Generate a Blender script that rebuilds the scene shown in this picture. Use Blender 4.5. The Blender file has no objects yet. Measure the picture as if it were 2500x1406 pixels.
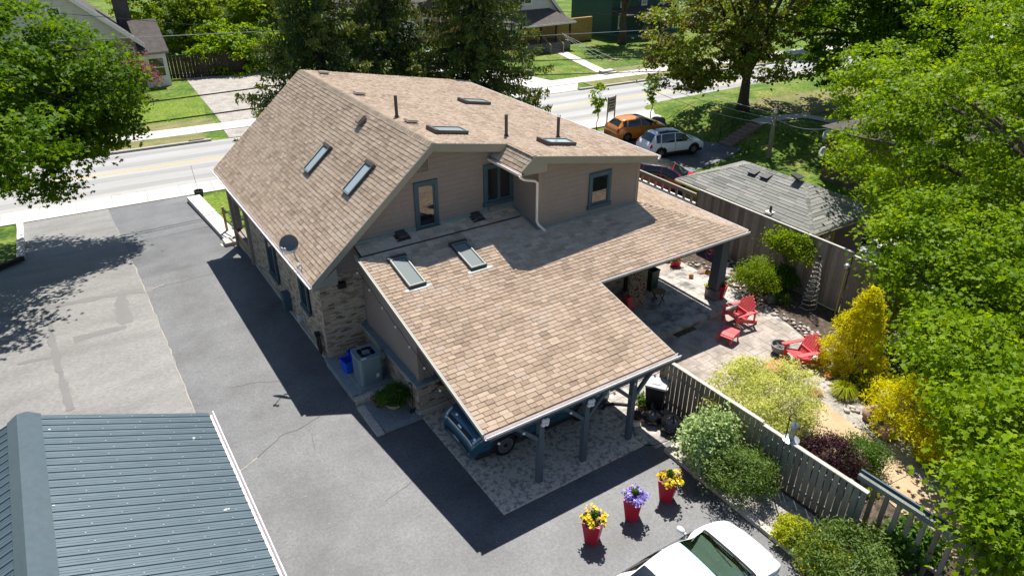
import bpy, math, random
import numpy as np
from mathutils import Matrix, Vector
rnd = random.Random(7)
SC = bpy.context.scene
COL = SC.collection
# ---------------------------------------------------------------- camera, sky, sun, exposure
CAM_H, FOC, PITCH, ROLL, YAW = 13.5, 1733.0, math.radians(28.95), math.radians(0.2), math.radians(33.3)
cF = np.array([math.sin(YAW)*math.cos(PITCH), math.cos(YAW)*math.cos(PITCH), -math.sin(PITCH)])
cR0 = np.array([math.cos(YAW), -math.sin(YAW), 0.0]); cU0 = np.cross(cR0, cF)
cR = cR0*math.cos(ROLL)+cU0*math.sin(ROLL); cU = -cR0*math.sin(ROLL)+cU0*math.cos(ROLL)
CAMP = np.array([0, 0, CAM_H])
cd = bpy.data.cameras.new("camera"); cam = bpy.data.objects.new("camera", cd); COL.objects.link(cam)
cd.sensor_fit = 'HORIZONTAL'; cd.sensor_width = 36.0; cd.lens = FOC/2500*36.0
cd.clip_start = 0.1; cd.clip_end = 2000
mw = Matrix.Identity(4)
for i in range(3):
    mw[i][0], mw[i][1], mw[i][2], mw[i][3] = cR[i], cU[i], -cF[i], CAMP[i]
cam.matrix_world = mw
SC.camera = cam
SUN_DIR = Vector((0.300, 0.3815, 0.874)).normalized()
SUN_EL = math.asin(SUN_DIR.z); SUN_AZ = math.atan2(SUN_DIR.x, SUN_DIR.y)
wd = bpy.data.worlds.new("World"); SC.world = wd; wd.use_nodes = True
wn = wd.node_tree.nodes; wl = wd.node_tree.links
sky = wn.new('ShaderNodeTexSky'); sky.sky_type = 'NISHITA'; sky.sun_disc = False
sky.sun_elevation = SUN_EL; sky.sun_rotation = SUN_AZ; sky.dust_density = 0.6; sky.ozone_density = 4.0
bg = wn['Background']; bg.inputs['Strength'].default_value = 0.07
wl.new(sky.outputs[0], bg.inputs[0])
sd = bpy.data.lights.new("sun", 'SUN'); sun = bpy.data.objects.new("sun", sd); COL.objects.link(sun)
sd.energy = 5.0; sd.angle = math.radians(0.53); sd.color = (1.0, 0.955, 0.89)
sun.rotation_euler = SUN_DIR.to_track_quat('Z', 'Y').to_euler()
SC.render.engine = 'CYCLES'
SC.view_settings.view_transform = 'Standard'; SC.view_settings.look = 'None'
SC.view_settings.exposure = 0.8; SC.view_settings.gamma = 1.0
SC.render.resolution_x = 1024; SC.render.resolution_y = 575
SC.cycles.max_bounces = 6; SC.cycles.transparent_max_bounces = 8

# ---------------------------------------------------------------- surveying: terrain and pixel rays
def cl(t): return np.clip(t, 0, 1)
def sm(t): t = cl(t); return t*t*(3-2*t)
def hz(x, y):
    x = np.asarray(x, float); y = np.asarray(y, float)
    z = -1.5*cl((y-29)/12.)
    z = z-2.0*sm((x-22.8)/2.5)*(1-sm((y-30)/12.))
    z = z+1.4*sm((x-38.5)/5.)*sm((y-25)/6)*(1-sm((y-36)/7.))
    return z
def H(x, y): return float(hz(x, y))
def ray(px, py): return cR*((px-1250)/FOC)-cU*((py-703)/FOC)+cF
_T = np.concatenate([np.linspace(5, 60, 6000), np.linspace(60, 300, 6000)])
def gp(px, py, dz=0.0):
    d = ray(px, py); P = CAMP+_T[:, None]*d
    f = P[:, 2]-hz(P[:, 0], P[:, 1])-dz
    i = int(np.argmax(f < 0)); a = f[i-1]/(f[i-1]-f[i])
    q = P[i-1]*(1-a)+P[i]*a; return (float(q[0]), float(q[1]), float(q[2]))
def ap(px, py, axis, val):
    d = ray(px, py); t = (val-CAMP[axis])/d[axis]; q = CAMP+d*t
    return (float(q[0]), float(q[1]), float(q[2]))

# ---------------------------------------------------------------- mesh helpers
class MB:
    def __init__(s): s.v = []; s.f = []; s.t = []; s.tint = 0.5
    def add(s, vs, fs):
        b = len(s.v); s.v.extend([tuple(map(float, v)) for v in vs])
        for f in fs: s.f.append(tuple(b+i for i in f)); s.t.append(s.tint)
        return s
    def hexa(s, p):      # 8 points: bottom ring 0-3, top ring 4-7
        return s.add(p, [(3,2,1,0),(4,5,6,7),(0,1,5,4),(1,2,6,5),(2,3,7,6),(3,0,4,7)])
    def box(s, a, b):
        x0,y0,z0 = a; x1,y1,z1 = b
        return s.hexa([(x0,y0,z0),(x1,y0,z0),(x1,y1,z0),(x0,y1,z0),(x0,y0,z1),(x1,y0,z1),(x1,y1,z1),(x0,y1,z1)])
    def obox(s, c, ax, ay, az, hx, hy, hz_):
        c = np.array(c, float); X = np.array(ax, float)*hx; Y = np.array(ay, float)*hy; Z = np.array(az, float)*hz_
        return s.hexa([c-X-Y-Z, c+X-Y-Z, c+X+Y-Z, c-X+Y-Z, c-X-Y+Z, c+X-Y+Z, c+X+Y+Z, c-X+Y+Z])
    def beam(s, a, b, w, h, up=(0,0,1)):
        a = np.array(a, float); b = np.array(b, float); d = b-a; L = np.linalg.norm(d); d /= L
        u = np.array(up, float); y = np.cross(u, d)
        if np.linalg.norm(y) < 1e-4: y = np.cross((1,0,0), d)
        y /= np.linalg.norm(y); z = np.cross(d, y)
        return s.obox((a+b)/2, d, y, z, L/2, w/2, h/2)
    def prism(s, poly, vec):      # poly: 3-D points, extruded by vec
        n = len(poly); P = [np.array(p, float) for p in poly]; v = np.array(vec, float)
        Q = [p+v for p in P]
        nrm = np.zeros(3)
        for i in range(n): nrm += np.cross(P[i], P[(i+1) % n])
        fl = np.dot(nrm, v) > 0
        fs = [tuple(range(n))[::-1] if fl else tuple(range(n)), tuple(range(n, 2*n)) if fl else tuple(range(n, 2*n))[::-1]]
        for i in range(n):
            j = (i+1) % n
            fs.append((i, j, n+j, n+i) if fl else (j, i, n+i, n+j))
        return s.add(P+Q, fs)
    def tube(s, pts, r, n=8, caps=True):
        P = [np.array(p, float) for p in pts]; m = len(P)
        R = r if isinstance(r, (list, tuple)) else [r]*m
        vs = []; ref = None
        for i in range(m):
            d = P[min(i+1, m-1)]-P[max(i-1, 0)]; d = d/(np.linalg.norm(d)+1e-9)
            if ref is None: ref = np.array((0,0,1.)) if abs(d[2]) < .9 else np.array((1.,0,0))
            a = np.cross(d, ref); a /= (np.linalg.norm(a)+1e-9); b = np.cross(d, a); ref = -b if False else ref
            for k in range(n):
                t = 2*math.pi*k/n; vs.append(P[i]+R[i]*(math.cos(t)*a+math.sin(t)*b))
        fs = []
        for i in range(m-1):
            for k in range(n):
                k2 = (k+1) % n; fs.append((i*n+k, (i+1)*n+k, (i+1)*n+k2, i*n+k2))
        if caps: fs.append(tuple(range(n))); fs.append(tuple((m-1)*n+k for k in range(n))[::-1])
        return s.add(vs, fs)
    def lathe(s, prof, c=(0,0,0), n=24, axis='z', caps=True):
        vs = []; m = len(prof)
        for (r, z) in prof:
            for k in range(n):
                t = 2*math.pi*k/n; x, y = r*math.cos(t), r*math.sin(t)
                p = (x, y, z) if axis == 'z' else (x, z, y)
                vs.append((c[0]+p[0], c[1]+p[1], c[2]+p[2]))
        fs = []
        for i in range(m-1):
            for k in range(n):
                k2 = (k+1) % n; q = (i*n+k, i*n+k2, (i+1)*n+k2, (i+1)*n+k)
                fs.append(q if axis == 'z' else q[::-1])
        if caps:
            a = tuple(range(n))[::-1]; b = tuple((m-1)*n+k for k in range(n))
            fs += [a, b] if axis == 'z' else [a[::-1], b[::-1]]
        return s.add(vs, fs)
    def ball(s, c, r, n=10, m=6, jit=0, sc=(1,1,1), seed=0):
        rg = random.Random(seed); vs = []; fs = []
        for i in range(m+1):
            th = math.pi*i/m
            for k in range(n):
                ph = 2*math.pi*k/n; j = 1+rg.uniform(-jit, jit) if 0 < i < m else 1
                vs.append((c[0]+r*sc[0]*j*math.sin(th)*math.cos(ph), c[1]+r*sc[1]*j*math.sin(th)*math.sin(ph), c[2]+r*sc[2]*j*math.cos(th)))
        for i in range(m):
            for k in range(n):
                k2 = (k+1) % n; fs.append((i*n+k, (i+1)*n+k, (i+1)*n+k2, i*n+k2))
        return s.add(vs, fs)
    def mesh(s, name, smooth=False, autosm=None):
        me = bpy.data.meshes.new(name); me.from_pydata(s.v, [], s.f); 
        a = me.attributes.new('tint', 'FLOAT', 'FACE'); a.data.foreach_set('value', np.array(s.t, np.float32))
        if smooth: me.shade_smooth()
        if autosm:
            me.shade_smooth()
            me.set_sharp_from_angle(angle=math.radians(autosm))
        me.update(); return me
def fastmesh(name, V, nper, tint, smooth=False):
    """V: (N*nper,3) vertices, every consecutive nper vertices one polygon"""
    me = bpy.data.meshes.new(name); n = len(V)//nper
    me.vertices.add(len(V)); me.vertices.foreach_set('co', np.ascontiguousarray(V, np.float32).ravel())
    me.loops.add(len(V)); me.loops.foreach_set('vertex_index', np.arange(len(V), dtype=np.int32))
    me.polygons.add(n); me.polygons.foreach_set('loop_start', np.arange(0, len(V), nper, dtype=np.int32))
    me.polygons.foreach_set('loop_total', np.full(n, nper, np.int32))
    a = me.attributes.new('tint', 'FLOAT', 'FACE'); a.data.foreach_set('value', np.asarray(tint, np.float32))
    me.update(calc_edges=True); me.validate(); return me
def link(o, parent=None, inv=None):
    COL.objects.link(o)
    if parent is not None:
        o.parent = parent
        if inv is not None: o.matrix_parent_inverse = inv
    return o
def tag(o, label=None, cat=None, group=None, kind=None):
    if label: o['label'] = label
    if cat: o['category'] = cat
    if group: o['group'] = group
    if kind: o['kind'] = kind
    return o
def thing(name, label, cat, loc=(0,0,0), rz=0, group=None):
    o = bpy.data.objects.new(name, None); o.empty_display_size = .2; COL.objects.link(o)
    o.location = loc; o.rotation_euler = (0, 0, rz); return tag(o, label, cat, group)
def obj(name, m, mat, parent=None, smooth=False, autosm=None):
    """one mesh object; under an Empty its vertices are local to it"""
    me = m.mesh(name, smooth, autosm) if isinstance(m, MB) else m
    if mat is not None and not me.materials: me.materials.append(mat)
    return link(bpy.data.objects.new(name, me), parent)
def wobj(name, m, mat, parent, smooth=False, autosm=None):
    """same, vertices in world coordinates under an Empty without rotation"""
    o = obj(name, m, mat, None, smooth, autosm)
    o.parent = parent
    if parent.type == 'EMPTY': o.matrix_parent_inverse = Matrix.Translation(-Vector(parent.location))
    return o
def dup(root, loc, rz=None, label=None, scale=None):
    r = root.copy(); COL.objects.link(r); r.location = loc
    if rz is not None: r.rotation_euler = (0, 0, rz)
    if scale: r.scale = scale
    if label: r['label'] = label
    def rec(a, b):
        for ch in list(a.children):
            c = ch.copy(); COL.objects.link(c); c.parent = b; c.matrix_parent_inverse = ch.matrix_parent_inverse.copy(); rec(ch, c)
    rec(root, r); return r

# ---------------------------------------------------------------- materials
MATS = {}
def mk(name, cols, scale=3., rough=.8, bump=0., bscale=60., metal=0., attr=False, spec=.3, trans=0., fine=.12, coat=0., emit=0., det=5., stretch=None, contrast=1.0, fscale=None, ramp=None, diffr=0., amp=.3):
    m = bpy.data.materials.new(name); m.use_nodes = True; nt = m.node_tree; N = nt.nodes; K = nt.links
    P = N['Principled BSDF']; out = N['Material Output']
    P.inputs['Roughness'].default_value = rough; P.inputs['Metallic'].default_value = metal
    P.inputs['Specular IOR Level'].default_value = spec
    if diffr: P.inputs['Diffuse Roughness'].default_value = diffr
    if coat: P.inputs['Coat Weight'].default_value = coat; P.inputs['Coat Roughness'].default_value = .04
    geo = N.new('ShaderNodeNewGeometry'); pos = geo.outputs['Position']
    if stretch:
        mp = N.new('ShaderNodeMapping'); mp.inputs['Scale'].default_value = stretch; K.new(pos, mp.inputs[0]); pos = mp.outputs[0]
    nz = N.new('ShaderNodeTexNoise'); nz.inputs['Scale'].default_value = scale; nz.inputs['Detail'].default_value = det; nz.inputs['Roughness'].default_value = .6
    K.new(pos, nz.inputs['Vector'])
    fac = nz.outputs['Fac']
    cr = N.new('ShaderNodeValToRGB'); el = cr.color_ramp.elements
    if attr:
        at = N.new('ShaderNodeAttribute'); at.attribute_name = 'tint'
        ma = N.new('ShaderNodeMath'); ma.operation = 'MULTIPLY_ADD'; ma.inputs[1].default_value = amp; K.new(nz.outputs['Fac'], ma.inputs[0])
        sb = N.new('ShaderNodeMath'); sb.operation = 'SUBTRACT'; K.new(at.outputs['Fac'], sb.inputs[0]); sb.inputs[1].default_value = amp/2
        K.new(sb.outputs[0], ma.inputs[2]); fac = ma.outputs[0]
        ps = ramp or [i/max(1, len(cols)-1) for i in range(len(cols))]
    else:
        c0 = .5-.22/contrast; c1 = .5+.22/contrast
        ps = ramp or [c0+(c1-c0)*i/max(1, len(cols)-1) for i in range(len(cols))]
    while len(el) < len(cols): el.new(.5)
    for e, p, c in zip(el, ps, cols): e.position = p; e.color = (c[0], c[1], c[2], 1)
    if len(cols) == 1: el[1].color = el[0].color
    K.new(fac, cr.inputs[0]); colout = cr.outputs[0]
    if fine:
        n2 = N.new('ShaderNodeTexNoise'); n2.inputs['Scale'].default_value = fscale or scale*9; n2.inputs['Detail'].default_value = 3; K.new(pos, n2.inputs['Vector'])
        mr = N.new('ShaderNodeMapRange'); mr.inputs[1].default_value = .3; mr.inputs[2].default_value = .7; mr.inputs[3].default_value = 1-fine; mr.inputs[4].default_value = 1+fine
        K.new(n2.outputs['Fac'], mr.inputs[0])
        mx = N.new('ShaderNodeVectorMath'); mx.operation = 'SCALE'; K.new(colout, mx.inputs[0]); K.new(mr.outputs[0], mx.inputs['Scale']); colout = mx.outputs[0]
    K.new(colout, P.inputs['Base Color'])
    if bump:
        n3 = N.new('ShaderNodeTexNoise'); n3.inputs['Scale'].default_value = bscale; n3.inputs['Detail'].default_value = 4; K.new(pos, n3.inputs['Vector'])
        bp = N.new('ShaderNodeBump'); bp.inputs['Strength'].default_value = min(1., bump); bp.inputs['Distance'].default_value = .02; K.new(n3.outputs['Fac'], bp.inputs['Height']); K.new(bp.outputs[0], P.inputs['Normal'])
    if trans:
        tr = N.new('ShaderNodeBsdfTranslucent'); hs = N.new('ShaderNodeHueSaturation'); hs.inputs['Saturation'].default_value = 1.15; hs.inputs['Value'].default_value = 2.0; hs.inputs['Hue'].default_value = .485
        K.new(colout, hs.inputs['Color']); K.new(hs.outputs[0], tr.inputs[0])
        ms = N.new('ShaderNodeMixShader'); ms.inputs[0].default_value = trans; K.new(P.outputs[0], ms.inputs[1]); K.new(tr.outputs[0], ms.inputs[2]); K.new(ms.outputs[0], out.inputs[0])
    if emit: P.inputs['Emission Strength'].default_value = emit
    MATS[name] = m; return m
def clearglass(name, tint, gl=.12):
    m = bpy.data.materials.new(name); m.use_nodes = True; N = m.node_tree.nodes; K = m.node_tree.links; N.remove(N['Principled BSDF'])
    t = N.new('ShaderNodeBsdfTransparent'); t.inputs[0].default_value = (*tint, 1); g_ = N.new('ShaderNodeBsdfGlossy'); g_.inputs['Roughness'].default_value = .02
    x = N.new('ShaderNodeMixShader'); fr = N.new('ShaderNodeFresnel'); fr.inputs[0].default_value = 1.5; K.new(fr.outputs[0], x.inputs[0]); K.new(t.outputs[0], x.inputs[1]); K.new(g_.outputs[0], x.inputs[2]); K.new(x.outputs[0], N['Material Output'].inputs[0]); MATS[name] = m
clearglass('clear_green', (.62, .80, .72))
def glassmat(name, col=(.02,.03,.03), rough=.03, spec=.8):
    m = mk(name, [col], rough=rough, spec=spec, fine=0); m.node_tree.nodes['Principled BSDF'].inputs['IOR'].default_value = 1.6; return m
M = MATS
mk('shingle', [(0.407,0.305,0.221),(0.510,0.388,0.277),(0.583,0.449,0.330),(0.660,0.520,0.383),(0.576,0.473,0.383)], scale=.6, attr=True, rough=.95, fine=.22, fscale=90, bump=.5, bscale=160, ramp=[0,.3,.55,.8,1], diffr=1., spec=.1, amp=1.1, stretch=(1,1,2.5))
mk('deck_and_lap_shade', [(.055,.04,.03)], rough=1)  # dark roof deck colour, also drawn as shade lines between siding boards
mk('ridge_shingle', [(0.264,0.207,0.154),(0.360,0.287,0.220)], attr=True, scale=3, rough=.95, fine=.2, fscale=80, bump=.5)
mk('grey_shingle', [(0.130,0.135,0.122),(0.205,0.205,0.189),(0.270,0.260,0.240)], scale=.8, attr=True, rough=.95, fine=.2, fscale=60, bump=.4)
mk('siding', [(0.248,0.199,0.171),(0.286,0.231,0.198)], scale=1.5, rough=.6, fine=.06, bump=.15, bscale=30)
mk('trim', [(0.250,0.237,0.194),(0.281,0.269,0.219)], scale=2, rough=.5, fine=.05)
mk('flashing', [(.20,.25,.245),(.28,.325,.315)], scale=6, rough=.55, metal=.1)
mk('gutter', [(0.694,0.638,0.605),(0.806,0.750,0.717)], scale=4, rough=.35, fine=.06)
mk('slate_blue', [(0.042,0.083,0.108),(0.055,0.102,0.132)], scale=3, rough=.5, fine=.08)
mk('post_paint', [(0.074,0.101,0.119),(0.101,0.128,0.146)], scale=3, rough=.6, fine=.15, stretch=(8,8,.8))
mk('brick', [(.15,.125,.10),(.36,.295,.22),(.53,.44,.33),(.40,.36,.31)], scale=.7, attr=True, rough=.9, fine=.25, fscale=50, bump=.6, bscale=60)
mk('mortar', [(.27,.25,.225)], rough=.95, bump=.4)
mk('coping', [(.20,.235,.235),(.29,.32,.315)], scale=4, rough=.8, fine=.15, bump=.3)
mk('stone_pale', [(.36,.33,.28),(.52,.48,.42)], scale=3, rough=.9, fine=.2, bump=.5, bscale=30)
mk('river_stone', [(.24,.205,.18),(.38,.34,.31),(.52,.48,.45),(.42,.34,.30)], scale=3, attr=True, rough=.8, fine=.12, bump=.2)
mk('asphalt', [(.058,.057,.057),(0.074,0.076,0.078),(0.090,0.092,0.094),(0.105,0.108,0.108)], scale=.55, rough=.66, fine=.3, fscale=16, bump=.25, bscale=90, spec=.9, det=10, contrast=1.5)
mk('asphalt_old', [(0.128,0.123,0.112),(0.158,0.153,0.142),(0.185,0.180,0.166)], scale=.6, rough=.66, fine=.28, fscale=14, bump=.25, bscale=80, spec=.9, stretch=(.6,1.6,1), det=10, contrast=1.5)
mk('asphalt_patch', [(0.105,0.102,0.096),(0.127,0.124,0.116)], scale=1.2, rough=.6, fine=.15, fscale=40, spec=.9)
mk('crack', [(.09,.085,.075)], rough=1)
mk('crack_pale', [(.32,.295,.25)], rough=1)
mk('road_worn', [(.245,.242,.235),(.29,.286,.276)], scale=.4, rough=.85, fine=.08, fscale=20, stretch=(.12,1.5,1))
mk('road', [(0.287,0.283,0.270),(0.326,0.322,0.309),(0.365,0.361,0.348)], scale=.35, rough=.85, fine=.08, fscale=30, stretch=(.15,1.6,1), contrast=1.2)
mk('concrete', [(.46,.435,.40),(.54,.515,.48)], scale=.6, rough=.9, fine=.08, fscale=20, bump=.2)
mk('kerb', [(.30,.28,.25),(.40,.38,.35)], scale=1.5, rough=.9, fine=.12)
mk('joint', [(.34,.315,.28)], rough=1)
mk('yellow_paint', [(.55,.36,.10),(.60,.44,.20)], scale=4, rough=.7)
mk('grass', [(.04,.09,.005),(.085,.145,.010),(.17,.18,.04)], scale=.5, rough=.95, fine=.5, fscale=5, contrast=1.4, bump=1, bscale=25, det=8)
mk('grass_lush', [(.07,.125,.008),(.115,.175,.012),(.16,.20,.03)], scale=1.0, rough=.95, fine=.5, fscale=6, bump=1, bscale=30, det=8)
mk('grass_dry', [(.075,.11,.02),(.17,.165,.06),(.24,.20,.10)], scale=.8, rough=.95, fine=.3, fscale=14, bump=1, bscale=25, det=8)
mk('gravel', [(.20,.18,.155),(.32,.295,.26),(.42,.39,.35)], scale=1.3, contrast=.7, rough=.95, fine=.28, fscale=10, bump=1, bscale=40)
mk('gravel_grey', [(.17,.18,.185),(.28,.29,.29),(.40,.40,.39)], scale=22, rough=.95, fine=.35, fscale=60, bump=1, bscale=60, contrast=1.4)
mk('mulch', [(.035,.026,.02),(.08,.06,.045),(.16,.125,.095)], scale=6, rough=1, fine=.45, fscale=50, bump=1, bscale=50, det=8)
mk('aggregate', [(.34,.24,.14),(.42,.31,.19),(.47,.36,.23)], scale=1.2, rough=.9, fine=.25, fscale=60, bump=.5, bscale=80)
mk('stamped', [(0.156,0.150,0.144),(0.324,0.300,0.270),(0.432,0.390,0.342),(0.480,0.420,0.372)], scale=2.2, attr=False, rough=.75, fine=.12, fscale=12, bump=.4, bscale=14, contrast=1.5, ramp=[.36,.47,.55,.68])
mk('stamped_pale', [(.20,.175,.155),(0.272,0.232,0.196),(0.368,0.320,0.276),(0.416,0.360,0.312)], scale=1.6, rough=.8, fine=.12, fscale=12, bump=.4, bscale=14)
mk('stamped_dark', [(0.261,0.245,0.213),(0.568,0.489,0.382),(0.692,0.569,0.427)], scale=9, rough=.7, fine=.15, fscale=20, bump=.5, bscale=16, det=6, contrast=1.6, ramp=[.40,.50,.66])
mk('fence_wood', [(.17,.14,.11),(.255,.215,.17),(.32,.28,.23)], scale=2, attr=True, rough=.9, fine=.2, fscale=18, stretch=(3,3,.35), bump=.4, bscale=20)
mk('fence_grey', [(.14,.145,.125),(.20,.20,.17),(.255,.245,.205)], scale=2, attr=True, rough=.9, fine=.2, fscale=18, stretch=(3,3,.35), bump=.4, bscale=20)
mk('fence_cap', [(.36,.34,.30),(.46,.44,.39)], scale=2, rough=.9, fine=.15)
mk('rail_wood', [(.13,.155,.14),(.20,.215,.19)], scale=3, rough=.85, fine=.2)
mk('raw_wood', [(.33,.20,.09),(.45,.29,.14)], scale=3, rough=.8, fine=.2, stretch=(4,4,.6))
mk('metal_roof', [(.072,.105,.122),(.085,.12,.138)], scale=1.6, rough=.42, fine=.1, fscale=7, metal=.25, spec=.5, stretch=(.35,2.2,1), contrast=1.5)
mk('metal_cap', [(0.076,0.106,0.119),(0.089,0.119,0.132)], scale=1, rough=.42, metal=.25, fine=.06)
mk('screw', [(.4,.42,.43)], rough=.4, metal=.5)
mk('white_paint', [(.70,.68,.64),(.78,.76,.72)], scale=3, rough=.6, fine=.06)
mk('white_metal', [(.75,.70,.70)], rough=.4)
mk('bark', [(.055,.042,.032),(.12,.095,.075)], scale=6, rough=.95, fine=.3, bump=1, bscale=20, stretch=(2,2,.5))
mk('twig', [(.10,.075,.055),(.15,.115,.085)], scale=6, rough=.95)
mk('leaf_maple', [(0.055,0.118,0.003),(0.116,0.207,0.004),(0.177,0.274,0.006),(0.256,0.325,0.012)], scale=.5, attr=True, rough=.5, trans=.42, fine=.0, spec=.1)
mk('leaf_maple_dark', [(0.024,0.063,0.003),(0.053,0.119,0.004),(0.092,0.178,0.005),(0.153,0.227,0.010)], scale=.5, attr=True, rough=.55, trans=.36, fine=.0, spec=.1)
mk('leaf_bright', [(0.050,0.095,0.003),(0.112,0.184,0.004),(0.179,0.257,0.008),(0.246,0.284,0.020)], scale=.5, attr=True, rough=.6, trans=.42, fine=0, spec=.1)
mk('leaf_red', [(0.086,0.058,0.014),(0.136,0.120,0.018),(0.145,0.213,0.014),(0.222,0.293,0.023)], scale=.5, attr=True, rough=.55, trans=.35, fine=0)
mk('needles', [(0.021,0.049,0.011),(0.054,0.098,0.019),(0.109,0.155,0.025),(0.226,0.226,0.035)], scale=.6, attr=True, rough=.65, trans=.15, fine=0)
mk('leaf_gold', [(0.160,0.175,0.004),(0.380,0.373,0.006),(0.530,0.513,0.010),(0.600,0.606,0.030)], scale=.8, attr=True, rough=.65, trans=.5, fine=0, spec=.1)
mk('leaf_lime', [(.15,.20,.004),(.32,.36,.008),(.46,.47,.02)], scale=.8, attr=True, rough=.65, trans=.35, fine=0)
mk('leaf_pale', [(0.148,0.175,0.026),(0.339,0.375,0.086),(0.487,0.504,0.155),(0.550,0.551,0.199)], scale=.8, attr=True, rough=.65, trans=.35, fine=0)
mk('leaf_variegated', [(0.073,0.131,0.025),(0.199,0.285,0.083),(0.397,0.499,0.214),(0.543,0.642,0.330)], scale=.8, attr=True, rough=.6, trans=.25, fine=0)
mk('leaf_yew', [(.04,.085,.010),(.09,.15,.02),(.17,.23,.04)], scale=.8, attr=True, rough=.6, trans=.2, fine=0)
mk('leaf_green', [(.022,.065,.004),(.055,.13,.008),(.10,.19,.014)], scale=.8, attr=True, rough=.6, trans=.3, fine=0)
mk('leaf_purple', [(.018,.006,.010),(.05,.014,.022),(.085,.03,.035)], scale=.8, attr=True, rough=.6, trans=.25, fine=0)
mk('leaf_pink', [(.09,.03,.035),(.20,.075,.075),(.27,.13,.11)], scale=.8, attr=True, rough=.65, trans=.3, fine=0)
mk('petal_yellow', [(.55,.40,.01),(.72,.57,.015),(.80,.68,.06)], scale=2, attr=True, rough=.6, trans=.25, fine=0)
mk('petal_violet', [(.10,.05,.30),(.30,.22,.60),(.55,.50,.80)], scale=2, attr=True, rough=.6, trans=.25, fine=0)
mk('petal_plum', [(.06,.01,.10),(.13,.03,.16)], scale=2, attr=True, rough=.6, fine=0)
mk('red_pot', [(.40,.012,.035),(.46,.018,.045)], scale=2, rough=.42, fine=.05, spec=.4)
mk('red_chair', [(.60,.075,.085),(.68,.11,.115)], scale=2, rough=.5, fine=.08)
mk('soil', [(.04,.028,.02)], rough=1)
mk('black_plastic', [(.016,.017,.018),(.022,.023,.025)], scale=3, rough=.45, fine=.1)
mk('dark_plastic', [(.03,.032,.036)], rough=.5)
mk('grey_lid', [(.38,.39,.40),(.45,.46,.47)], scale=3, rough=.45)
mk('bag_black', [(.010,.010,.012)], rough=.22, spec=.6, bump=.9, bscale=9)
mk('blue_bin', [(.012,.085,.60),(.016,.11,.68)], scale=3, rough=.4, fine=.05)
mk('navy_bin', [(.012,.02,.12)], rough=.4)
mk('green_bin', [(.008,.045,.022)], rough=.45)
mk('ac_metal', [(.19,.27,.295),(.225,.31,.335)], scale=2, rough=.45, metal=.2, fine=.06)
mk('ac_dark', [(.02,.018,.02)], rough=.6)
mk('card', [(.24,.15,.085)], rough=.9)
mk('chrome', [(.75,.76,.78)], rough=.15, metal=1., fine=0)
mk('steel', [(.42,.43,.44)], rough=.35, metal=.8)
mk('dish_grey', [(.13,.14,.145)], rough=.6)
mk('iron', [(.03,.03,.032)], rough=.6)
mk('terracotta', [(.52,.18,.05),(.60,.24,.08)], scale=4, rough=.8)
mk('vivid_orange', [(.65,.22,.02)], rough=.4)  # plain orange for hanging balls and bucket band
mk('bowl_stone', [(.14,.15,.135),(.22,.23,.21)], scale=6, rough=.7, fine=.2)
mk('ash', [(.12,.11,.11),(.22,.21,.20)], scale=12, rough=1)
mk('cushion', [(.10,.02,.02),(.28,.22,.15),(.34,.28,.20),(.25,.035,.03)], scale=9, rough=.9, contrast=1.6, det=2, fine=.1)
mk('basket', [(.22,.13,.05),(.34,.22,.09)], scale=20, rough=.9)
mk('urn', [(.012,.014,.02)], rough=.15, spec=.7)
mk('lantern_glass', [(.35,.33,.24)], rough=.1, spec=.6)
mk('dash_grey', [(.10,.105,.10)], rough=.7)
mk('tyre', [(.012,.012,.013)], rough=.75)
mk('rubber', [(.02,.02,.021)], rough=.6)
mk('alloy', [(.42,.43,.45)], rough=.28, metal=.9)
mk('paint_white', [(.78,.79,.80)], rough=.25, spec=.5, coat=.6, fine=0)
mk('paint_blue', [(.026,.115,.185)], rough=.3, spec=.5, coat=.9, fine=0, metal=.4)
mk('paint_orange', [(.62,.20,.008)], rough=.28, spec=.5, coat=.8, fine=0, metal=.2)
mk('paint_black', [(.012,.013,.016)], rough=.25, spec=.5, coat=.8, fine=0)
mk('paint_red', [(.42,.02,.045)], rough=.3, spec=.5, coat=.7, fine=0)
mk('lamp_red', [(.35,.012,.015)], rough=.15, spec=.7)
mk('lamp_clear', [(.55,.57,.60)], rough=.08, spec=.8)
mk('vent_metal', [(.055,.048,.045),(.075,.066,.06)], scale=4, rough=.6)
mk('vent_tan', [(.20,.155,.12),(.26,.205,.165)], scale=4, rough=.6)
mk('cable', [(.02,.02,.022)], rough=.6)
mk('cable_pale', [(.35,.36,.37)], rough=.5)
mk('pole_wood', [(.22,.185,.15),(.32,.275,.23)], scale=3, rough=.95, stretch=(5,5,.5), fine=.2)
mk('boulder', [(.09,.09,.085),(.19,.185,.175)], scale=4, rough=.95, bump=.8, bscale=14, fine=.25)
mk('rusty_rock', [(.24,.15,.11),(.36,.25,.20)], scale=5, rough=.95, bump=.8, bscale=14)
mk('sign_face', [(.42,.40,.37)], rough=.6)
mk('sign_ink', [(.06,.055,.05)], rough=.7)
mk('buff_brick', [(.30,.23,.13),(.42,.33,.20),(.48,.40,.27)], scale=.8, attr=True, rough=.9, fine=.2, fscale=30)
mk('red_brick', [(.10,.065,.05),(.155,.10,.075),(.19,.13,.105)], scale=.8, attr=True, rough=.9, fine=.2, fscale=30)
mk('pale_siding', [(.60,.57,.52),(.68,.65,.60)], scale=2, rough=.7, fine=.05)
mk('green_paint', [(.03,.085,.07),(.045,.11,.09)], scale=3, rough=.7)
mk('brown_roof', [(.07,.06,.055),(.12,.105,.095)], scale=3, rough=.95, fine=.25, fscale=20, bump=.4)
mk('shutter', [(.22,.26,.18)], rough=.7)
mk('yellow_wood', [(.36,.22,.07),(.46,.30,.11)], scale=3, rough=.8, fine=.15)
mk('dark_wood', [(.035,.026,.02),(.06,.045,.035)], scale=3, rough=.9, attr=True)
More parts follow.
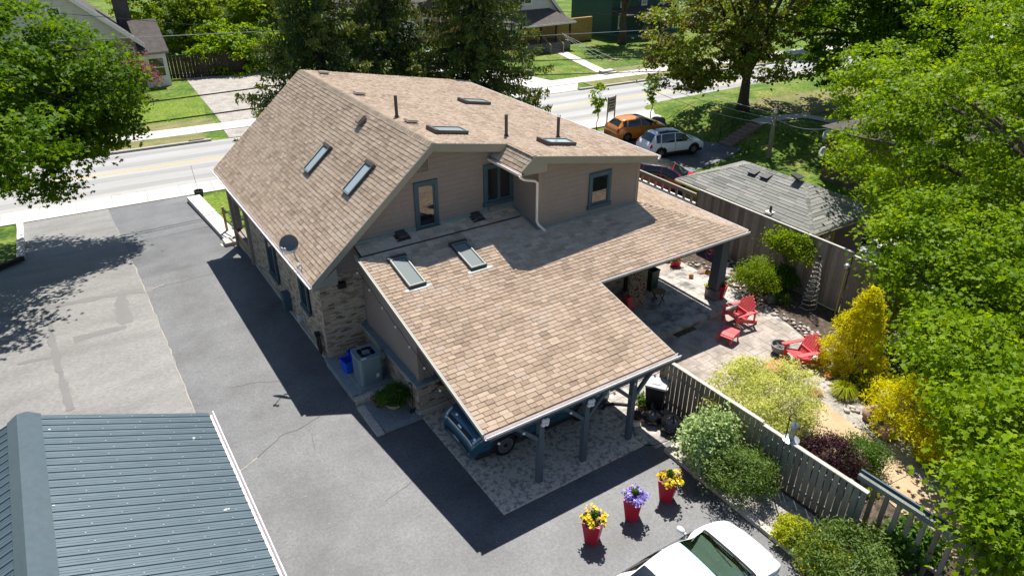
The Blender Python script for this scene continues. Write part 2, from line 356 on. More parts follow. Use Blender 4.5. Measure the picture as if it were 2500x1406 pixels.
glassmat('glass', (.012,.016,.018)); glassmat('glass_car', (.008,.012,.012), rough=.02)
glassmat('glass_green', (.03,.062,.05), rough=.02); glassmat('glass_sky', (.30,.36,.38), rough=.05); glassmat('glass_milky', (.19,.215,.21), rough=1., spec=.0)
# ---------------------------------------------------------------- the setting: ground, streets, paving
def struct(name, m, mat, parent=None, kind='structure'):
    o = obj(name, m, mat, parent)
    if parent is None: o['kind'] = kind
    return o
def drape(mb, q, nu, nv, dz):
    """bilinear patch of 4 xy corners laid on the terrain"""
    q = [np.array(c, float) for c in q]; vs = []
    for j in range(nv+1):
        for i in range(nu+1):
            u, v = i/nu, j/nv
            p = q[0]*(1-u)*(1-v)+q[1]*u*(1-v)+q[2]*u*v+q[3]*(1-u)*v
            vs.append((p[0], p[1], H(p[0], p[1])+dz))
    fs = [(j*(nu+1)+i, j*(nu+1)+i+1, (j+1)*(nu+1)+i+1, (j+1)*(nu+1)+i) for j in range(nv) for i in range(nu)]
    return mb.add(vs, fs)
def ribbon(mb, pts, w, dz, jit=0):
    P = [np.array(p[:2], float) for p in pts]; vs = []
    for i, p in enumerate(P):
        d = P[min(i+1, len(P)-1)]-P[max(i-1, 0)]; d /= np.linalg.norm(d); n = np.array((-d[1], d[0]))
        ww = w*(1+rnd.uniform(-jit, jit))/2
        for s in (1, -1): q = p+n*s*ww; vs.append((q[0], q[1], H(q[0], q[1])+dz))
    return mb.add(vs, [(2*i, 2*i+1, 2*i+3, 2*i+2) for i in range(len(P)-1)])
def dens(pts, step=.5, jit=0):
    out = []
    for a, b in zip(pts[:-1], pts[1:]):
        a = np.array(a[:2], float); b = np.array(b[:2], float); n = max(1, int(np.linalg.norm(b-a)/step))
        for i in range(n):
            p = a+(b-a)*i/n
            out.append(p+np.array((rnd.uniform(-jit, jit), rnd.uniform(-jit, jit))))
    out.append(np.array(pts[-1][:2], float)); return out
def flat(mb, poly, z): return mb.add([(x, y, z) for x, y in poly], [tuple(range(len(poly)))])

xs = np.concatenate([np.linspace(-300, -20, 15), np.arange(-18, 78, 1.0), np.linspace(80, 420, 18)])
ys = np.concatenate([np.linspace(-150, -8, 8), np.arange(-6, 95, 1.0), np.linspace(97, 600, 26)])
X, Y = np.meshgrid(xs, ys); Z = hz(X, Y)
nx, ny = len(xs), len(ys)
gm = MB(); gm.add(np.stack([X.ravel(), Y.ravel(), Z.ravel()], 1), [(j*nx+i, j*nx+i+1, (j+1)*nx+i+1, (j+1)*nx+i) for j in range(ny-1) for i in range(nx-1)])
g = struct('ground', gm, M['grass']); g.data.shade_smooth()

# road geometry: centre line y = RA + RB*x
RA, RB = 48.21, -.072
rn = np.array((-RB, 1.0))/math.hypot(1, RB)
def rp(x, off): q = np.array((x, RA+RB*x))+rn*off; return (q[0], q[1])
SZ = -1.5
def rstrip(mb, x0, x1, o0, o1, z): 
    a, b, c, d = rp(x0, o0), rp(x1, o0), rp(x1, o1), rp(x0, o1); return flat(mb, [a, b, c, d], z)
def rbox(mb, x0, x1, o0, o1, z0, z1):
    P = [rp(x0, o0), rp(x1, o0), rp(x1, o1), rp(x0, o1)]
    return mb.hexa([(p[0], p[1], z0) for p in P]+[(p[0], p[1], z1) for p in P])
road = struct('road', rstrip(MB(), -250, 300, -4.05, 4.0, SZ+.02), M['road'])
ml = MB(); rstrip(ml, -250, 300, -.16, -.06, SZ+.026); rstrip(ml, -250, 300, .06, .16, SZ+.026)
struct('centre_line', ml, M['yellow_paint'])
mb = MB()
for o0, o1 in ((-3.55, -2.75), (-1.55, -.75), (.75, 1.55), (2.75, 3.5)):
    pts = [rp(x, o0+.06*math.sin(x*.9+o0)) for x in np.arange(-60, 120, 1.5)]; pt2 = [rp(x, o1+.05*math.sin(x*1.3+o1)) for x in np.arange(-60, 120, 1.5)]; n_ = len(pts)
    mb.add([(x, y, SZ+.023) for x, y in pts]+[(x, y, SZ+.023) for x, y in pt2], [(i, i+1, n_+i+1, n_+i) for i in range(n_-1)])
struct('tyre_track', mb, M['road_worn'])
# kerbs: far side with gaps at driveways, near side low
mb = MB()
for a, b in ((-200, 8.6), (39.2, 75), (79, 260)): rbox(mb, a, b, 3.95, 4.2, SZ, SZ+.16)
for a, b in ((7.4, 8.6), (39.2, 40.4)): pass
struct('kerb', mb, M['kerb'])
mb = MB(); rbox(mb, -200, 260, -4.3, -4.05, SZ, SZ+.045); struct('kerb', mb, M['kerb'])
# sidewalks: separate concrete slabs with joints
for nm, o0, o1, x0, x1 in (('sidewalk', -6.15, -4.3, -12, 60), ('sidewalk', 6.3, 8.25, -6, 66)):
    base = MB(); rstrip(base, -200, 260, o0, o1, SZ+.012); sw = struct(nm, base, M['joint'])
    x = x0
    while x < x1:
        s = MB(); rbox(s, x+.012, x+1.73, o0+.01, o1-.01, SZ, SZ+.05+.004*rnd.random()); obj('slab', s, M['concrete'], sw); x += 1.75
mb = MB(); rbox(mb, -200, -12.1, -6.15, -4.3, SZ, SZ+.045); rbox(mb, 60.5, 260, -6.15, -4.3, SZ, SZ+.045); rbox(mb, -200, -6.1, 6.3, 8.25, SZ, SZ+.045); rbox(mb, 66.5, 260, 6.3, 8.25, SZ, SZ+.045)
struct('sidewalk', mb, M['concrete'])
# boulevard strips and lawns across the street
mb = MB()
for a, b in ((-60, 8.4), (41, 75)): rstrip(mb, a, b, 4.2, 6.3, SZ+.05)
struct('boulevard_grass', mb, M['grass_dry'])
mb = MB(); rstrip(mb, -40, 9.6, 8.25, 10.2, SZ+.02); rstrip(mb, 44, 60, 8.25, 10.0, SZ+.02); struct('verge_grass', mb, M['grass_dry'])
mb = MB(); flat(mb, [rp(-20, 10.2), rp(9.2, 10.2), (11.3, 66), (-18, 66)], SZ+.02); struct('lawn', mb, M['grass_lush'])
mb = MB(); flat(mb, [rp(9.8, 4.1), rp(17.5, 4.1), rp(17.8, 6.25), rp(9.8, 6.25)], SZ+.03); flat(mb, [rp(10.0, 8.25), rp(18, 8.25), (22, 75), (11.5, 75)], SZ+.022)
struct('gravel_driveway', mb, M['gravel'])
mb = MB(); flat(mb, [rp(33, 4.1), rp(39, 4.1), rp(40.5, 6.25), rp(33, 6.25)], SZ+.03); flat(mb, [rp(34, 8.25), rp(39, 8.25), (37, 64), (32, 64)], SZ+.022)
struct('neighbour_apron', mb, M['concrete'])
a = gp(1370, 128); b = gp(1470, 176)
struct('garden_path', ribbon(MB(), dens([a, b], 1), 1.3, .03), M['concrete'])
mb = MB(); w0 = gp(1470, 176); mb.box((w0[0]-.75, w0[1]-1.0, SZ), (w0[0]+.75, w0[1]-.4, SZ+.3)); mb.box((w0[0]-.75, w0[1]-1.4, SZ), (w0[0]+.75, w0[1]-1.0, SZ+.16))
st = obj('garden_steps', mb, M['concrete']); tag(st, 'short concrete steps where the front path meets the far sidewalk', 'steps')
# asphalt yard and driveway
mb = MB(); flat(mb, [(1.3, -6), (13.3, -6), (13.3, 29), (1.3, 29)], .018); drape(mb, [(1.3, 29), (5.6, 29), (5.6, 41), (1.3, 41)], 2, 6, .018)
flat(mb, [(1.3, 41), (5.6, 41), (5.6, RA+RB*5.6-6.13), (1.3, RA+RB*1.3-6.13)], SZ+.018)
struct('driveway', mb, M['asphalt'])
mb = MB(); flat(mb, [(-16, -6), (1.3, -6), (1.3, 29), (-16, 29)], .016); drape(mb, [(-2.75, 29), (1.3, 29), (1.3, 41), (-2.75, 41)], 2, 6, .016)
drape(mb, [(-9.5, 29), (-2.75, 29), (-2.75, 35.7), (-3, 35.4)], 6, 6, .016)
flat(mb, [(-2.75, 41), (1.3, 41), (1.3, RA+RB*1.3-6.13), (-2.75, RA+RB*-2.75-6.13)], SZ+.016)
struct('old_driveway', mb, M['asphalt_old'])
def gl(*p): return [gp(*q) for q in p]
mb = MB()
ribbon(mb, dens(gl((20, 772), (190, 737), (300, 716), (372, 706)), .3, .03), .34, .021, .35)
ribbon(mb, dens(gl((110, 742), (128, 830), (150, 925), (172, 1003)), .3, .04), .2, .0238, .4)
ribbon(mb, dens(gl((40, 890), (80, 880), (128, 872)), .3, .04), .2, .0215, .4)
ribbon(mb, dens(gl((180, 830), (250, 812), (310, 798)), .3, .05), .35, .0192, .5)
ribbon(mb, dens(gl((300, 720), (298, 760), (312, 790)), .3, .05), .4, .0208, .5)
struct('tar_patches', mb, M['asphalt_patch'])
mb = MB()
ribbon(mb, dens(gl((372, 706), (440, 690), (520, 668)), .15, .02), .022, .022)
ribbon(mb, dens(gl((575, 1158), (628, 1118), (690, 1062), (735, 1046), (790, 1010), (840, 990)), .12, .02), .022, .022)
ribbon(mb, dens(gl((690, 930), (620, 935), (560, 948)), .15, .02), .015, .022)
ribbon(mb, dens(gl((940, 1225), (1010, 1175), (1035, 1150)), .12, .015), .012, .022)
ribbon(mb, dens(gl((760, 1060), (770, 1100)), .1, .015), .012, .022)
struct('crack', mb, M['crack'])
mb = MB()
ribbon(mb, dens([(1.3, y) for y in np.arange(18, 40, 2.)], .3, .03), .03, .0225, .6)
ribbon(mb, dens(gl((400, 695), (372, 706)), .15, .02), .06, .0228, .5)
ribbon(mb, dens(gl((575, 1158), (600, 1140), (628, 1118)), .12, .02), .03, .0232, .5)
struct('crack_filler', mb, M['crack_pale'])
# left lawn kerb walls
k = thing('kerb_wall', 'low pale concrete kerb wall between the lawn and the driveway', 'kerb wall', (-2.8, 38, H(-2.8, 38)))
for i in range(5):
    y0 = 35.7+i*1.3; s = MB(); zz = H(0, y0+1.28)
    P = [(-2.92, y0), (-2.62, y0), (-2.62, y0+1.28), (-2.92, y0+1.28)]
    s.hexa([(p[0], p[1], H(p[0], p[1])-.2) for p in P]+[(p[0], p[1], H(p[0], p[1])+.2) for p in P]); wobj('block', s, M['concrete'], k)
s = MB(); s.beam((-2.7, 35.6, H(-2.7, 35.6)+.06), (-9.5, 29.8, H(-9.5, 29.8)+.08), .18, .3)
tag(obj('lawn_edging', s, M['dark_wood']), 'dark timber edging along the lawn in the tree shade', 'edging')
# neighbour's sunken drive and path
mb = MB(); drape(mb, [(24.5, 27.5), (31, 25.8), (33, 30), (26, 31)], 8, 6, .05); drape(mb, [(26, 31), (33, 30), (39.8, 31.4), (39.5, 33.2)], 16, 8, .05); drape(mb, [(26, 31), (39.5, 33.2), (36.8, 38.6), (28, 39.5)], 12, 10, .05)
struct('neighbour_driveway', mb, M['asphalt'])
pth = dens(gl((1845, 302), (1900, 290), (1960, 285), (2040, 300), (2200, 330)), 1)
struct('neighbour_path', ribbon(MB(), pth, 1.1, .06), M['concrete'])
mb = MB(); drape(mb, [(44, 36.5), (60, 35), (60, 31.5), (47, 31.8)], 14, 6, .05); struct('dry_grass', mb, M['grass_dry'])
# neighbour's stone steps with iron railing
sb = gp(1775, 352); stt = gp(1838, 312)
ns = thing('garden_steps', 'shade-darkened stone steps with black railing climbing the shaded lawn', 'steps', sb)
n = 7
for i in range(n):
    t = i/(n-1); x = sb[0]+(stt[0]-sb[0])*t; y = sb[1]+(stt[1]-sb[1])*t; z = sb[2]+(stt[2]+.1-sb[2])*t
    s = MB(); s.box((x-.25, y-.5, z-.4), (x+.3, y+.5, z+.12)); wobj('tread', s, M['rusty_rock'], ns)  # darker rock puts the shade of the bank into the treads
s = MB()
for t in (0, .5, 1): x = sb[0]+(stt[0]-sb[0])*t; z = sb[2]+(stt[2]-sb[2])*t; s.beam((x, sb[1]+.75, z), (x, sb[1]+.75, z+1.0), .04, .04)
for dz_ in (.5, 1.0): s.beam((sb[0]-.2, sb[1]+.75, sb[2]+dz_), (stt[0]+.2, stt[1]+.75, stt[2]+dz_), .04, .04)
wobj('railing', s, M['iron'], ns)

# garden ground behind the near fence
def tiles(parent, poly, z, mat, cell, seed, h=.008, j=.009, world=True):
    """random ashlar tiles inside polygon, each its own object"""
    rg = random.Random(seed); xs_ = [p[0] for p in poly]; ys_ = [p[1] for p in poly]
    x0, y0 = min(xs_), min(ys_); nx_, ny_ = int((max(xs_)-x0)/cell)+1, int((max(ys_)-y0)/cell)+1
    used = set()
    def ins(x, y):
        c = False; n_ = len(poly)
        for i in range(n_):
            (xa, ya), (xb, yb) = poly[i], poly[(i+1) % n_]
            if (ya > y) != (yb > y) and x < (xb-xa)*(y-ya)/(yb-ya)+xa: c = not c
        return c
    shared = {}
    for jy in range(ny_):
        for ix in range(nx_):
            if (ix, jy) in used: continue
            opts = [(2,1),(1,1),(2,2),(3,2),(1,2),(2,1)]; rg.shuffle(opts); opts.append((1,1))
            for (w, d) in opts:
                if all((ix+a, jy+b) not in used for a in range(w) for b in range(d)):
                    xa, ya, xb, yb = x0+ix*cell, y0+jy*cell, x0+(ix+w)*cell, y0+(jy+d)*cell
                    if all(ins(p, q) for p in (xa+.01, xb-.01) for q in (ya+.01, yb-.01)): break
            else: continue
            for a in range(w):
                for b in range(d): used.add((ix+a, jy+b))
            if (w, d) not in shared:
                s = MB(); ww, dd = w*cell-j, d*cell-j; e = .008
                s.add([(-ww/2,-dd/2,0),(ww/2,-dd/2,0),(ww/2,dd/2,0),(-ww/2,dd/2,0),(-ww/2+e,-dd/2+e,h),(ww/2-e,-dd/2+e,h),(ww/2-e,dd/2-e,h),(-ww/2+e,dd/2-e,h)], [(4,5,6,7),(0,1,5,4),(1,2,6,5),(2,3,7,6),(3,0,4,7)])
                me = s.mesh('paving_tile'); me.materials.append(mat); shared[(w, d)] = me
            o = bpy.data.objects.new('paving_tile', shared[(w, d)]); COL.objects.link(o); o.parent = parent
            o.location = ((xa+xb)/2, (ya+yb)/2, z+rg.uniform(0, .003))
struct('mulch_bed', flat(MB(), [(13.2, -6), (22.5, -6), (22.5, 24), (19.6, 24), (19.6, 14.4), (13.2, 14.4)], .012), M['mulch'])
PAT = [(13.3, 14.5), (19.9, 14.5)]+[gp(*p)[:2] for p in ((1872, 755), (1920, 790), (1962, 825), (1998, 868), (2022, 915), (2024, 950), (2005, 978), (1975, 998), (1935, 1012))]+[(13.6, 8.6), (13.3, 9.5)]
lp = struct('lower_patio', flat(MB(), PAT, .03), M['stamped'])
tiles(lp, PAT, .03, M['stamped_pale'], .31, 3)
mb = MB(); mb.box((12.2, 14.45, 0), (20.35, 17.7, .19)); up = struct('upper_patio', mb, M['stamped'])
tiles(up, [(12.22, 14.47), (20.33, 14.47), (20.33, 17.68), (12.22, 17.68)], .19, M['stamped'], .30, 5)
mb = MB(); mb.box((16.87, 17.7, 0), (20.35, 24, .185)); struct('side_patio', mb, M['stamped_pale'])
mb = MB(); mb.box((6.83, 10.73, -.02), (11.68, 15.3, .035)); cs = struct('carport_slab', mb, M['stamped_dark'])
tiles(cs, [(6.84, 10.74), (11.67, 10.74), (11.67, 15.3), (6.84, 15.3)], .035, M['stamped_dark'], .32, 9)
mb = MB(); mb.box((11.69, 10.45, -.02), (13.3, 15.3, .03)); cs2 = struct('side_paving', mb, M['stamped'])
tiles(cs2, [(11.70, 10.46), (13.3, 10.46), (13.3, 15.3), (11.70, 15.3)], .03, M['stamped'], .32, 10)
# aggregate path: three slabs with saw cuts, gravel strip beside it
pa = thing('aggregate_path', 'tan exposed aggregate garden path running beside the slatted fence', 'path', gp(2100, 1120))
L0 = [gp(*p) for p in ((1935, 1015), (2040, 1110), (2140, 1200), (2262, 1310), (2360, 1400))]
R0 = [gp(*p) for p in ((2010, 982), (2125, 1072), (2230, 1155), (2340, 1240), (2500, 1370))]
for i in range(4):
    a, b, c, d = L0[i], R0[i], R0[i+1], L0[i+1]; s = MB(); g_ = .01
    P = [a, b, c, d]; ctr = np.mean([p[:2] for p in P], 0)
    Q = [tuple(ctr+(np.array(p[:2])-ctr)*(1-g_)) for p in P]
    s.hexa([(q[0], q[1], -.02) for q in Q]+[(q[0], q[1], .04) for q in Q]); wobj('slab', s, M['aggregate'], pa)
mb = MB(); ribbon(mb, dens([gp(*p) for p in ((1985, 905), (2040, 975), (2150, 1060), (2260, 1140), (2400, 1250))], .5, .04), 1.25, .022, .2); struct('gravel_strip', mb, M['gravel'])
mb = MB(); flat(mb, [(11.9, -3), (13.5, -3), (13.2, 10.25), (11.9, 10.25)], .028); struct('gravel_bed', mb, M['gravel'])
mb = MB(); flat(mb, [(5.6, 15.35), (6.82, 15.3), (6.82, 16.9), (5.6, 16.9)], .05); struct('gravel_corner', mb, M['gravel_grey'])
mb = MB(); flat(mb, [(5.6, 16.9), (6.82, 16.9), (6.82, 19.28), (5.6, 19.28)], .24); struct('gravel_terrace', mb, M['gravel_grey'])
mb = MB(); flat(mb, [(5.8, 31.5), (13, 31.5), (13, 33), (5.8, 33)], H(6, 32)+.3); drape(mb, [(5.75, 31), (14, 31), (14, 41), (5.75, 41)], 4, 10, .05); struct('front_lawn', mb, M['grass_lush'])
fw = thing('retaining_wall', 'pale concrete wall and walk edging the front lawn by the driveway', 'wall', (5.5, 36, H(5.5, 36)))
for i in range(6):
    y0 = 31.0+i*1.6; y1 = y0+1.57
    t0 = -.05-1.1*(y0-31)/9.6; t1 = -.05-1.1*(y1-31)/9.6; s = MB()
    s.hexa([(5.12, y0, H(5.1, y0)-.1), (5.8, y0, H(5.1, y0)-.1), (5.8, y1, H(5.1, y1)-.1), (5.12, y1, H(5.1, y1)-.1), (5.12, y0, t0), (5.8, y0, t0), (5.8, y1, t1), (5.12, y1, t1)])
    wobj('block', s, M['concrete'], fw)
# ---------------------------------------------------------------- main house
house = thing('family_house', 'brick and taupe siding house with tan shingle roofs and attached carport', 'house', (10, 22, 0))
ALL_TABS = []     # (distance score, u0,u1,v0,v1, plane, tint)
class Plane:
    def __init__(s, O, u, v):
        s.O = np.array(O, float); s.u = np.array(u, float); s.u /= np.linalg.norm(s.u); s.v = np.array(v, float); s.v /= np.linalg.norm(s.v); s.n = np.cross(s.u, s.v)
    def at(s, a, b, c=0): return s.O+s.u*a+s.v*b+s.n*c
EXPO = .145
TABS = []
def shingle_rows(pl, vmax, rows, seed, holes=(), expo=EXPO, store=None, wr=(.20, .34)):
    rg = random.Random(seed); k = 0; v = 0.0; store = TABS if store is None else store
    while v < vmax-.02:
        vm = min(v+expo*.5, vmax-.01); v1 = min(v+expo*1.12, vmax)
        for (a, b) in rows(vm):
            u = a; first = True
            while u < b-.01:
                w = rg.uniform(*wr)*(rg.uniform(.3, 1) if first else 1); first = False
                e = min(u+w, b)
                if b-e < .06: e = b
                if not any(h0 < (u+e)/2 < h1 and h2 < vm < h3 for h0, h1, h2, h3 in holes):
                    ti = min(.97, max(.03, rg.gauss(.5, .2)))
                    store.append((pl, u, e, max(0, v+rg.uniform(-.006, .004)), v1, ti, rg.uniform(-.005, .006)))
                u = e
        v += expo; k += 1
def tab_pts(pl, a, b, v, v1, up, th=.022):
    g_ = .006
    return [pl.at(a+g_, v, 0), pl.at(b-g_, v, 0), pl.at(b-g_, v1, .0), pl.at(a+g_, v1, .0), pl.at(a+g_, v, th+up), pl.at(b-g_, v, th+up), pl.at(b-g_, v1, .003), pl.at(a+g_, v1, .003)]
TF = [(4,5,6,7),(0,1,5,4),(1,2,6,5),(3,0,4,7)]
def joined_tabs(name, tabs, mat, parent, kind='stuff'):
    V = []; T = []
    for (pl, a, b, v, v1, ti, up) in tabs:
        p = tab_pts(pl, a, b, v, v1, up)
        for f in TF:
            for i in f: V.append(p[i])
            T.append(ti)
    me = fastmesh(name, np.array(V), 4, T); me.materials.append(mat)
    o = wobj(name, me, None, parent)
    if kind: o['kind'] = kind
    return o
def single_tabs(name, tabs, mat, parent, nvar=10):
    """separate objects sharing ten unit meshes of different tint"""
    ms = []
    for i in range(nvar):
        s = MB(); s.tint = (i+.5)/nvar; g_ = .004
        s.add([(0,0,0),(1,0,0),(1,1,0),(0,1,0),(0,0,.022),(1,0,.022),(1,1,.003),(0,1,.003)], TF)
        me = s.mesh(name); me.materials.append(mat); ms.append(me)
    for (pl, a, b, v, v1, ti, up) in tabs:
        o = bpy.data.objects.new(name, ms[min(nvar-1, int(ti*nvar))]); COL.objects.link(o); o.parent = parent
        R = Matrix(((pl.u[0], pl.v[0], pl.n[0]), (pl.u[1], pl.v[1], pl.n[1]), (pl.u[2], pl.v[2], pl.n[2]))).to_4x4()
        p = pl.at(a+.006, v, up)
        o.matrix_local = Matrix.Translation(Vector(p)) @ R @ Matrix.Diagonal((b-a-.012, v1-v, 1, 1))
# --- roof planes
RX, RZ = 9.35, 6.98            # ridge
EX, EZ = 5.16, 3.38            # left eave
YB, YF = 18.62, 30.75          # rear and front rake
SL = -.176
XR = 17.3
def shed_z(x): return RZ+SL*(x-RX)
LM = .2174
def low_z(y): return 2.44+LM*(y-11.2)
YG, YPG = 11.15, 14.62         # carport gutter, patio gutter
XL, XCR, XP = 6.58, 12.72, 19.45
# left slope: u runs toward -y so that v (upslope) x faces outward
pL = Plane((EX, YF, EZ), (0,-1,0), (RX-EX, 0, RZ-EZ)); vL = math.hypot(RX-EX, RZ-EZ)
pS = Plane((XR, YB, shed_z(XR)), (0,1,0), (RX-XR, 0, RZ-shed_z(XR))); vS = math.hypot(XR-RX, RZ-shed_z(XR))
XBL = 12.08
vB = math.hypot(XR-XBL, shed_z(XBL)-shed_z(XR)); YBUMP = 17.15
pB = Plane((11.6, YB+.5, shed_z(XBL)-.42), (0,-1,0), (XBL-11.6, 0, .42)); 
pC = Plane((XL, YG, low_z(YG)), (1,0,0), (0, 18.35-YG, low_z(18.35)-low_z(YG))); vC = math.hypot(18.35-YG, low_z(18.35)-low_z(YG))
HM = .258
pE = Plane((XP, 14.62, low_z(YPG)), (0,1,0), (16.85-XP, 0, HM*(XP-16.85))); vE = math.hypot(XP-16.85, HM*(XP-16.85))
pT = Plane((6.7, 18.44, 4.0), (1,0,0), (0, .56, .16))
roof = MB()   # solid decks under the shingles
def slab_from(pl, pts, th=.14):
    P = [pl.at(a, b, -.002) for a, b in pts]; m_ = MB(); m_.prism(P, -pl.n*th); return m_
dk = MB()
UL = YF-YB
main_roof = wobj('main_roof', slab_from(pL, [(0,0),(UL,0),(UL,vL),(0,vL)]), M['deck_and_lap_shade'], house)
shed_roof = wobj('shed_roof', slab_from(pS, [(YBUMP-YB,0),(UL,0),(UL,vS),(0,vS),(0,vB),(YBUMP-YB,vB)]), M['deck_and_lap_shade'], house)
bump_roof = wobj('cheek_roof', slab_from(pB, [(0,0),(YB+.5-YBUMP,0),(YB+.5-YBUMP,.638),(0,.638)]), M['deck_and_lap_shade'], house)
cs_ = math.cos(math.atan(LM))
vp = (YPG-YG)/cs_
low_roof = wobj('carport_roof', slab_from(pC, [(0,0),(XCR-XL,0),(XCR-XL,vp),(XP-XL,vp),(16.85-XL,(17.6-YG)/cs_),(12.4-XL,(17.6-YG)/cs_),(12.4-XL,vC),(0,vC)]), M['deck_and_lap_shade'], house)
side_roof = wobj('side_roof', slab_from(pE, [(0,0),(12,0),(12,vE),(2.95,vE)]), M['deck_and_lap_shade'], house)
strip = wobj('strip_roof', slab_from(pT, [(0,0),(5.9,0),(5.9,.58),(0,.58)], .1), M['deck_and_lap_shade'], house)
shingle_rows(pL, vL-.05, lambda v: [(0, UL)], 1)
shingle_rows(pS, vS-.05, lambda v: [((YBUMP-YB) if v < vB else 0, UL)], 2, wr=(.18, .32))
shingle_rows(pB, .63, lambda v: [(0, YB+.5-YBUMP)], 3)
def rowsC(v):
    y = YG+v*cs_
    if y < YPG: return [(0, XCR-XL)]
    if y < 17.58: t = (y-YPG)/(17.6-YPG); return [(0, XP-(XP-16.85)*t-XL)]
    return [(0, 12.45-XL)]
shingle_rows(pC, vC, rowsC, 4)
shingle_rows(pE, vE, lambda v: [(2.95*v/vE, 12)], 5)
shingle_rows(pT, .57, lambda v: [(0, 5.85)], 6)
def score(tb):
    pl, a, b, v, v1, ti, up = tb; c = pl.at((a+b)/2, (v+v1)/2)
    d = c-CAMP; w = float(np.dot(d, cF)); px = 1250+FOC*float(np.dot(d, cR))/w; py = 703-FOC*float(np.dot(d, cU))/w
    if not (0 < px < 2500 and 0 < py < 1406): return 1e9
    face = -float(np.dot(pl.n, d))/np.linalg.norm(d)
    return w*w/max(.05, face)/((b-a)*(v1-v))
TABS.sort(key=score)
single_tabs('shingle', TABS[:300], M['shingle'], low_roof)
by = {}
for tb in TABS[300:]: by.setdefault(id(tb[0]), []).append(tb)
for pl, par, nm in ((pL, main_roof, 'shingles'), (pS, shed_roof, 'shingles'), (pB, bump_roof, 'shingles'), (pC, low_roof, 'shingles'), (pE, side_roof, 'shingles'), (pT, strip, 'shingles')):
    joined_tabs(nm, by[id(pl)], M['shingle'], par)
# ridge caps along main ridge, small cheek ridge, hip
def caps(a, b, parent, n1, n2, w=.15, step=.16):
    a = np.array(a, float); b = np.array(b, float); L_ = np.linalg.norm(b-a); d = (b-a)/L_; n = int(L_/step)
    m_ = MB()
    for i in range(n):
        p = a+d*i*step; q = p+d*step*1.15; z0 = .022; z1 = .008; m_.tint = rnd.random()
        s1 = np.array(n1, float); s2 = np.array(n2, float); upv = np.array((0,0,1.))
        m_.add([p+s1*w+upv*z0, p+upv*(z0+.012), p+s2*w+upv*z0, q+s1*w+upv*z1, q+upv*(z1+.012), q+s2*w+upv*z1], [(0,3,4,1),(1,4,5,2),(0,1,2)])
    o = wobj('ridge_cap', m_, M['ridge_shingle'], parent); o['kind'] = 'stuff'
lv = -pL.v; sv = -pS.v
caps((RX, YB-.01, RZ), (RX, YF, RZ), main_roof, lv, sv)
caps((XBL, YBUMP, shed_z(XBL)), (XBL, YB+.2, shed_z(XBL)), bump_roof, -pB.v, sv, .12)
hipd = np.array((16.85-XP, 17.6-YPG, low_z(17.6)-low_z(YPG)))
caps((XP, YPG, low_z(YPG)), (16.87, 17.58, low_z(17.58)), side_roof, np.array((-.4, -.9, -.19))*.9, np.array((.9, .35, -.2))*.9, .13)
# --- fascia boards and soffits
def board(a, b, depth, th, out, name='fascia', mat='trim', parent=None):
    """board hanging below the edge a-b; out = outward direction"""
    a = np.array(a, float); b = np.array(b, float); o_ = np.array(out, float)*th; d = np.array((0, 0, -depth))
    s = MB(); s.prism([a, b, b+d, a+d], o_); return wobj(name, s, M[mat], parent or house)
yb = YB-.0
board((EX-.02, yb, EZ+.01), (RX, yb, RZ+.01), .26, .03, (0,-1,0))
board((RX, yb-.001, RZ+.01), (12.1, yb-.001, shed_z(12.1)+.01), .26, .03, (0,-1,0))
board((XBL, YBUMP, shed_z(XBL)+.01), (XR, YBUMP, shed_z(XR)+.01), .24, .03, (0,-1,0))
s = MB(); z0 = shed_z(XBL)-.42
s.prism([(11.58, YBUMP-.001, z0+.02), (XBL, YBUMP-.001, shed_z(XBL)+.012), (12.55, YBUMP-.001, shed_z(12.55)-.1), (12.55, YBUMP-.001, z0-.14), (11.75, YBUMP-.001, z0-.12)], (0, -.028, 0)); wobj('gable_end', s, M['trim'], house)
s = MB(); s.box((11.62, YBUMP, z0-.13), (12.5, YB+.4, z0-.09)); wobj('soffit', s, M['trim'], house)
s = MB(); s.prism([(12.5, YBUMP, shed_z(12.5)-.15), (XR-.05, YBUMP, shed_z(XR)-.15), (XR-.05, YBUMP, shed_z(XR)-.18), (12.5, YBUMP, shed_z(12.5)-.18)], (0, .36, 0)); wobj('soffit', s, M['trim'], house)
s = MB(); s.box((5.2, YB, EZ-.22), (5.6, YF, EZ-.18)); wobj('soffit', s, M['trim'], house)
s = MB(); s.prism([(EX+.05, YB+.02, EZ-.2), (5.95, YB+.02, EZ-.2), (5.95, YB+.02, EZ+.35)], (0, .4, 0)); wobj('eave_return', s, M['trim'], house)
board((XR+.002, YBUMP, shed_z(XR)), (XR+.002, YF, shed_z(XR)), .2, .03, (1,0,0))
s = MB(); s.prism([(EX, YF+.002, EZ), (RX, YF+.002, RZ), (RX, YF+.002, RZ-.24), (EX, YF+.002, EZ-.24)], (0, .03, 0)); wobj('fascia', s, M['trim'], house)
s = MB(); s.prism([(RX, YF+.002, RZ), (XR, YF+.002, shed_z(XR)), (XR, YF+.002, shed_z(XR)-.2), (RX, YF+.002, RZ-.24)], (0, .03, 0)); wobj('fascia', s, M['trim'], house)
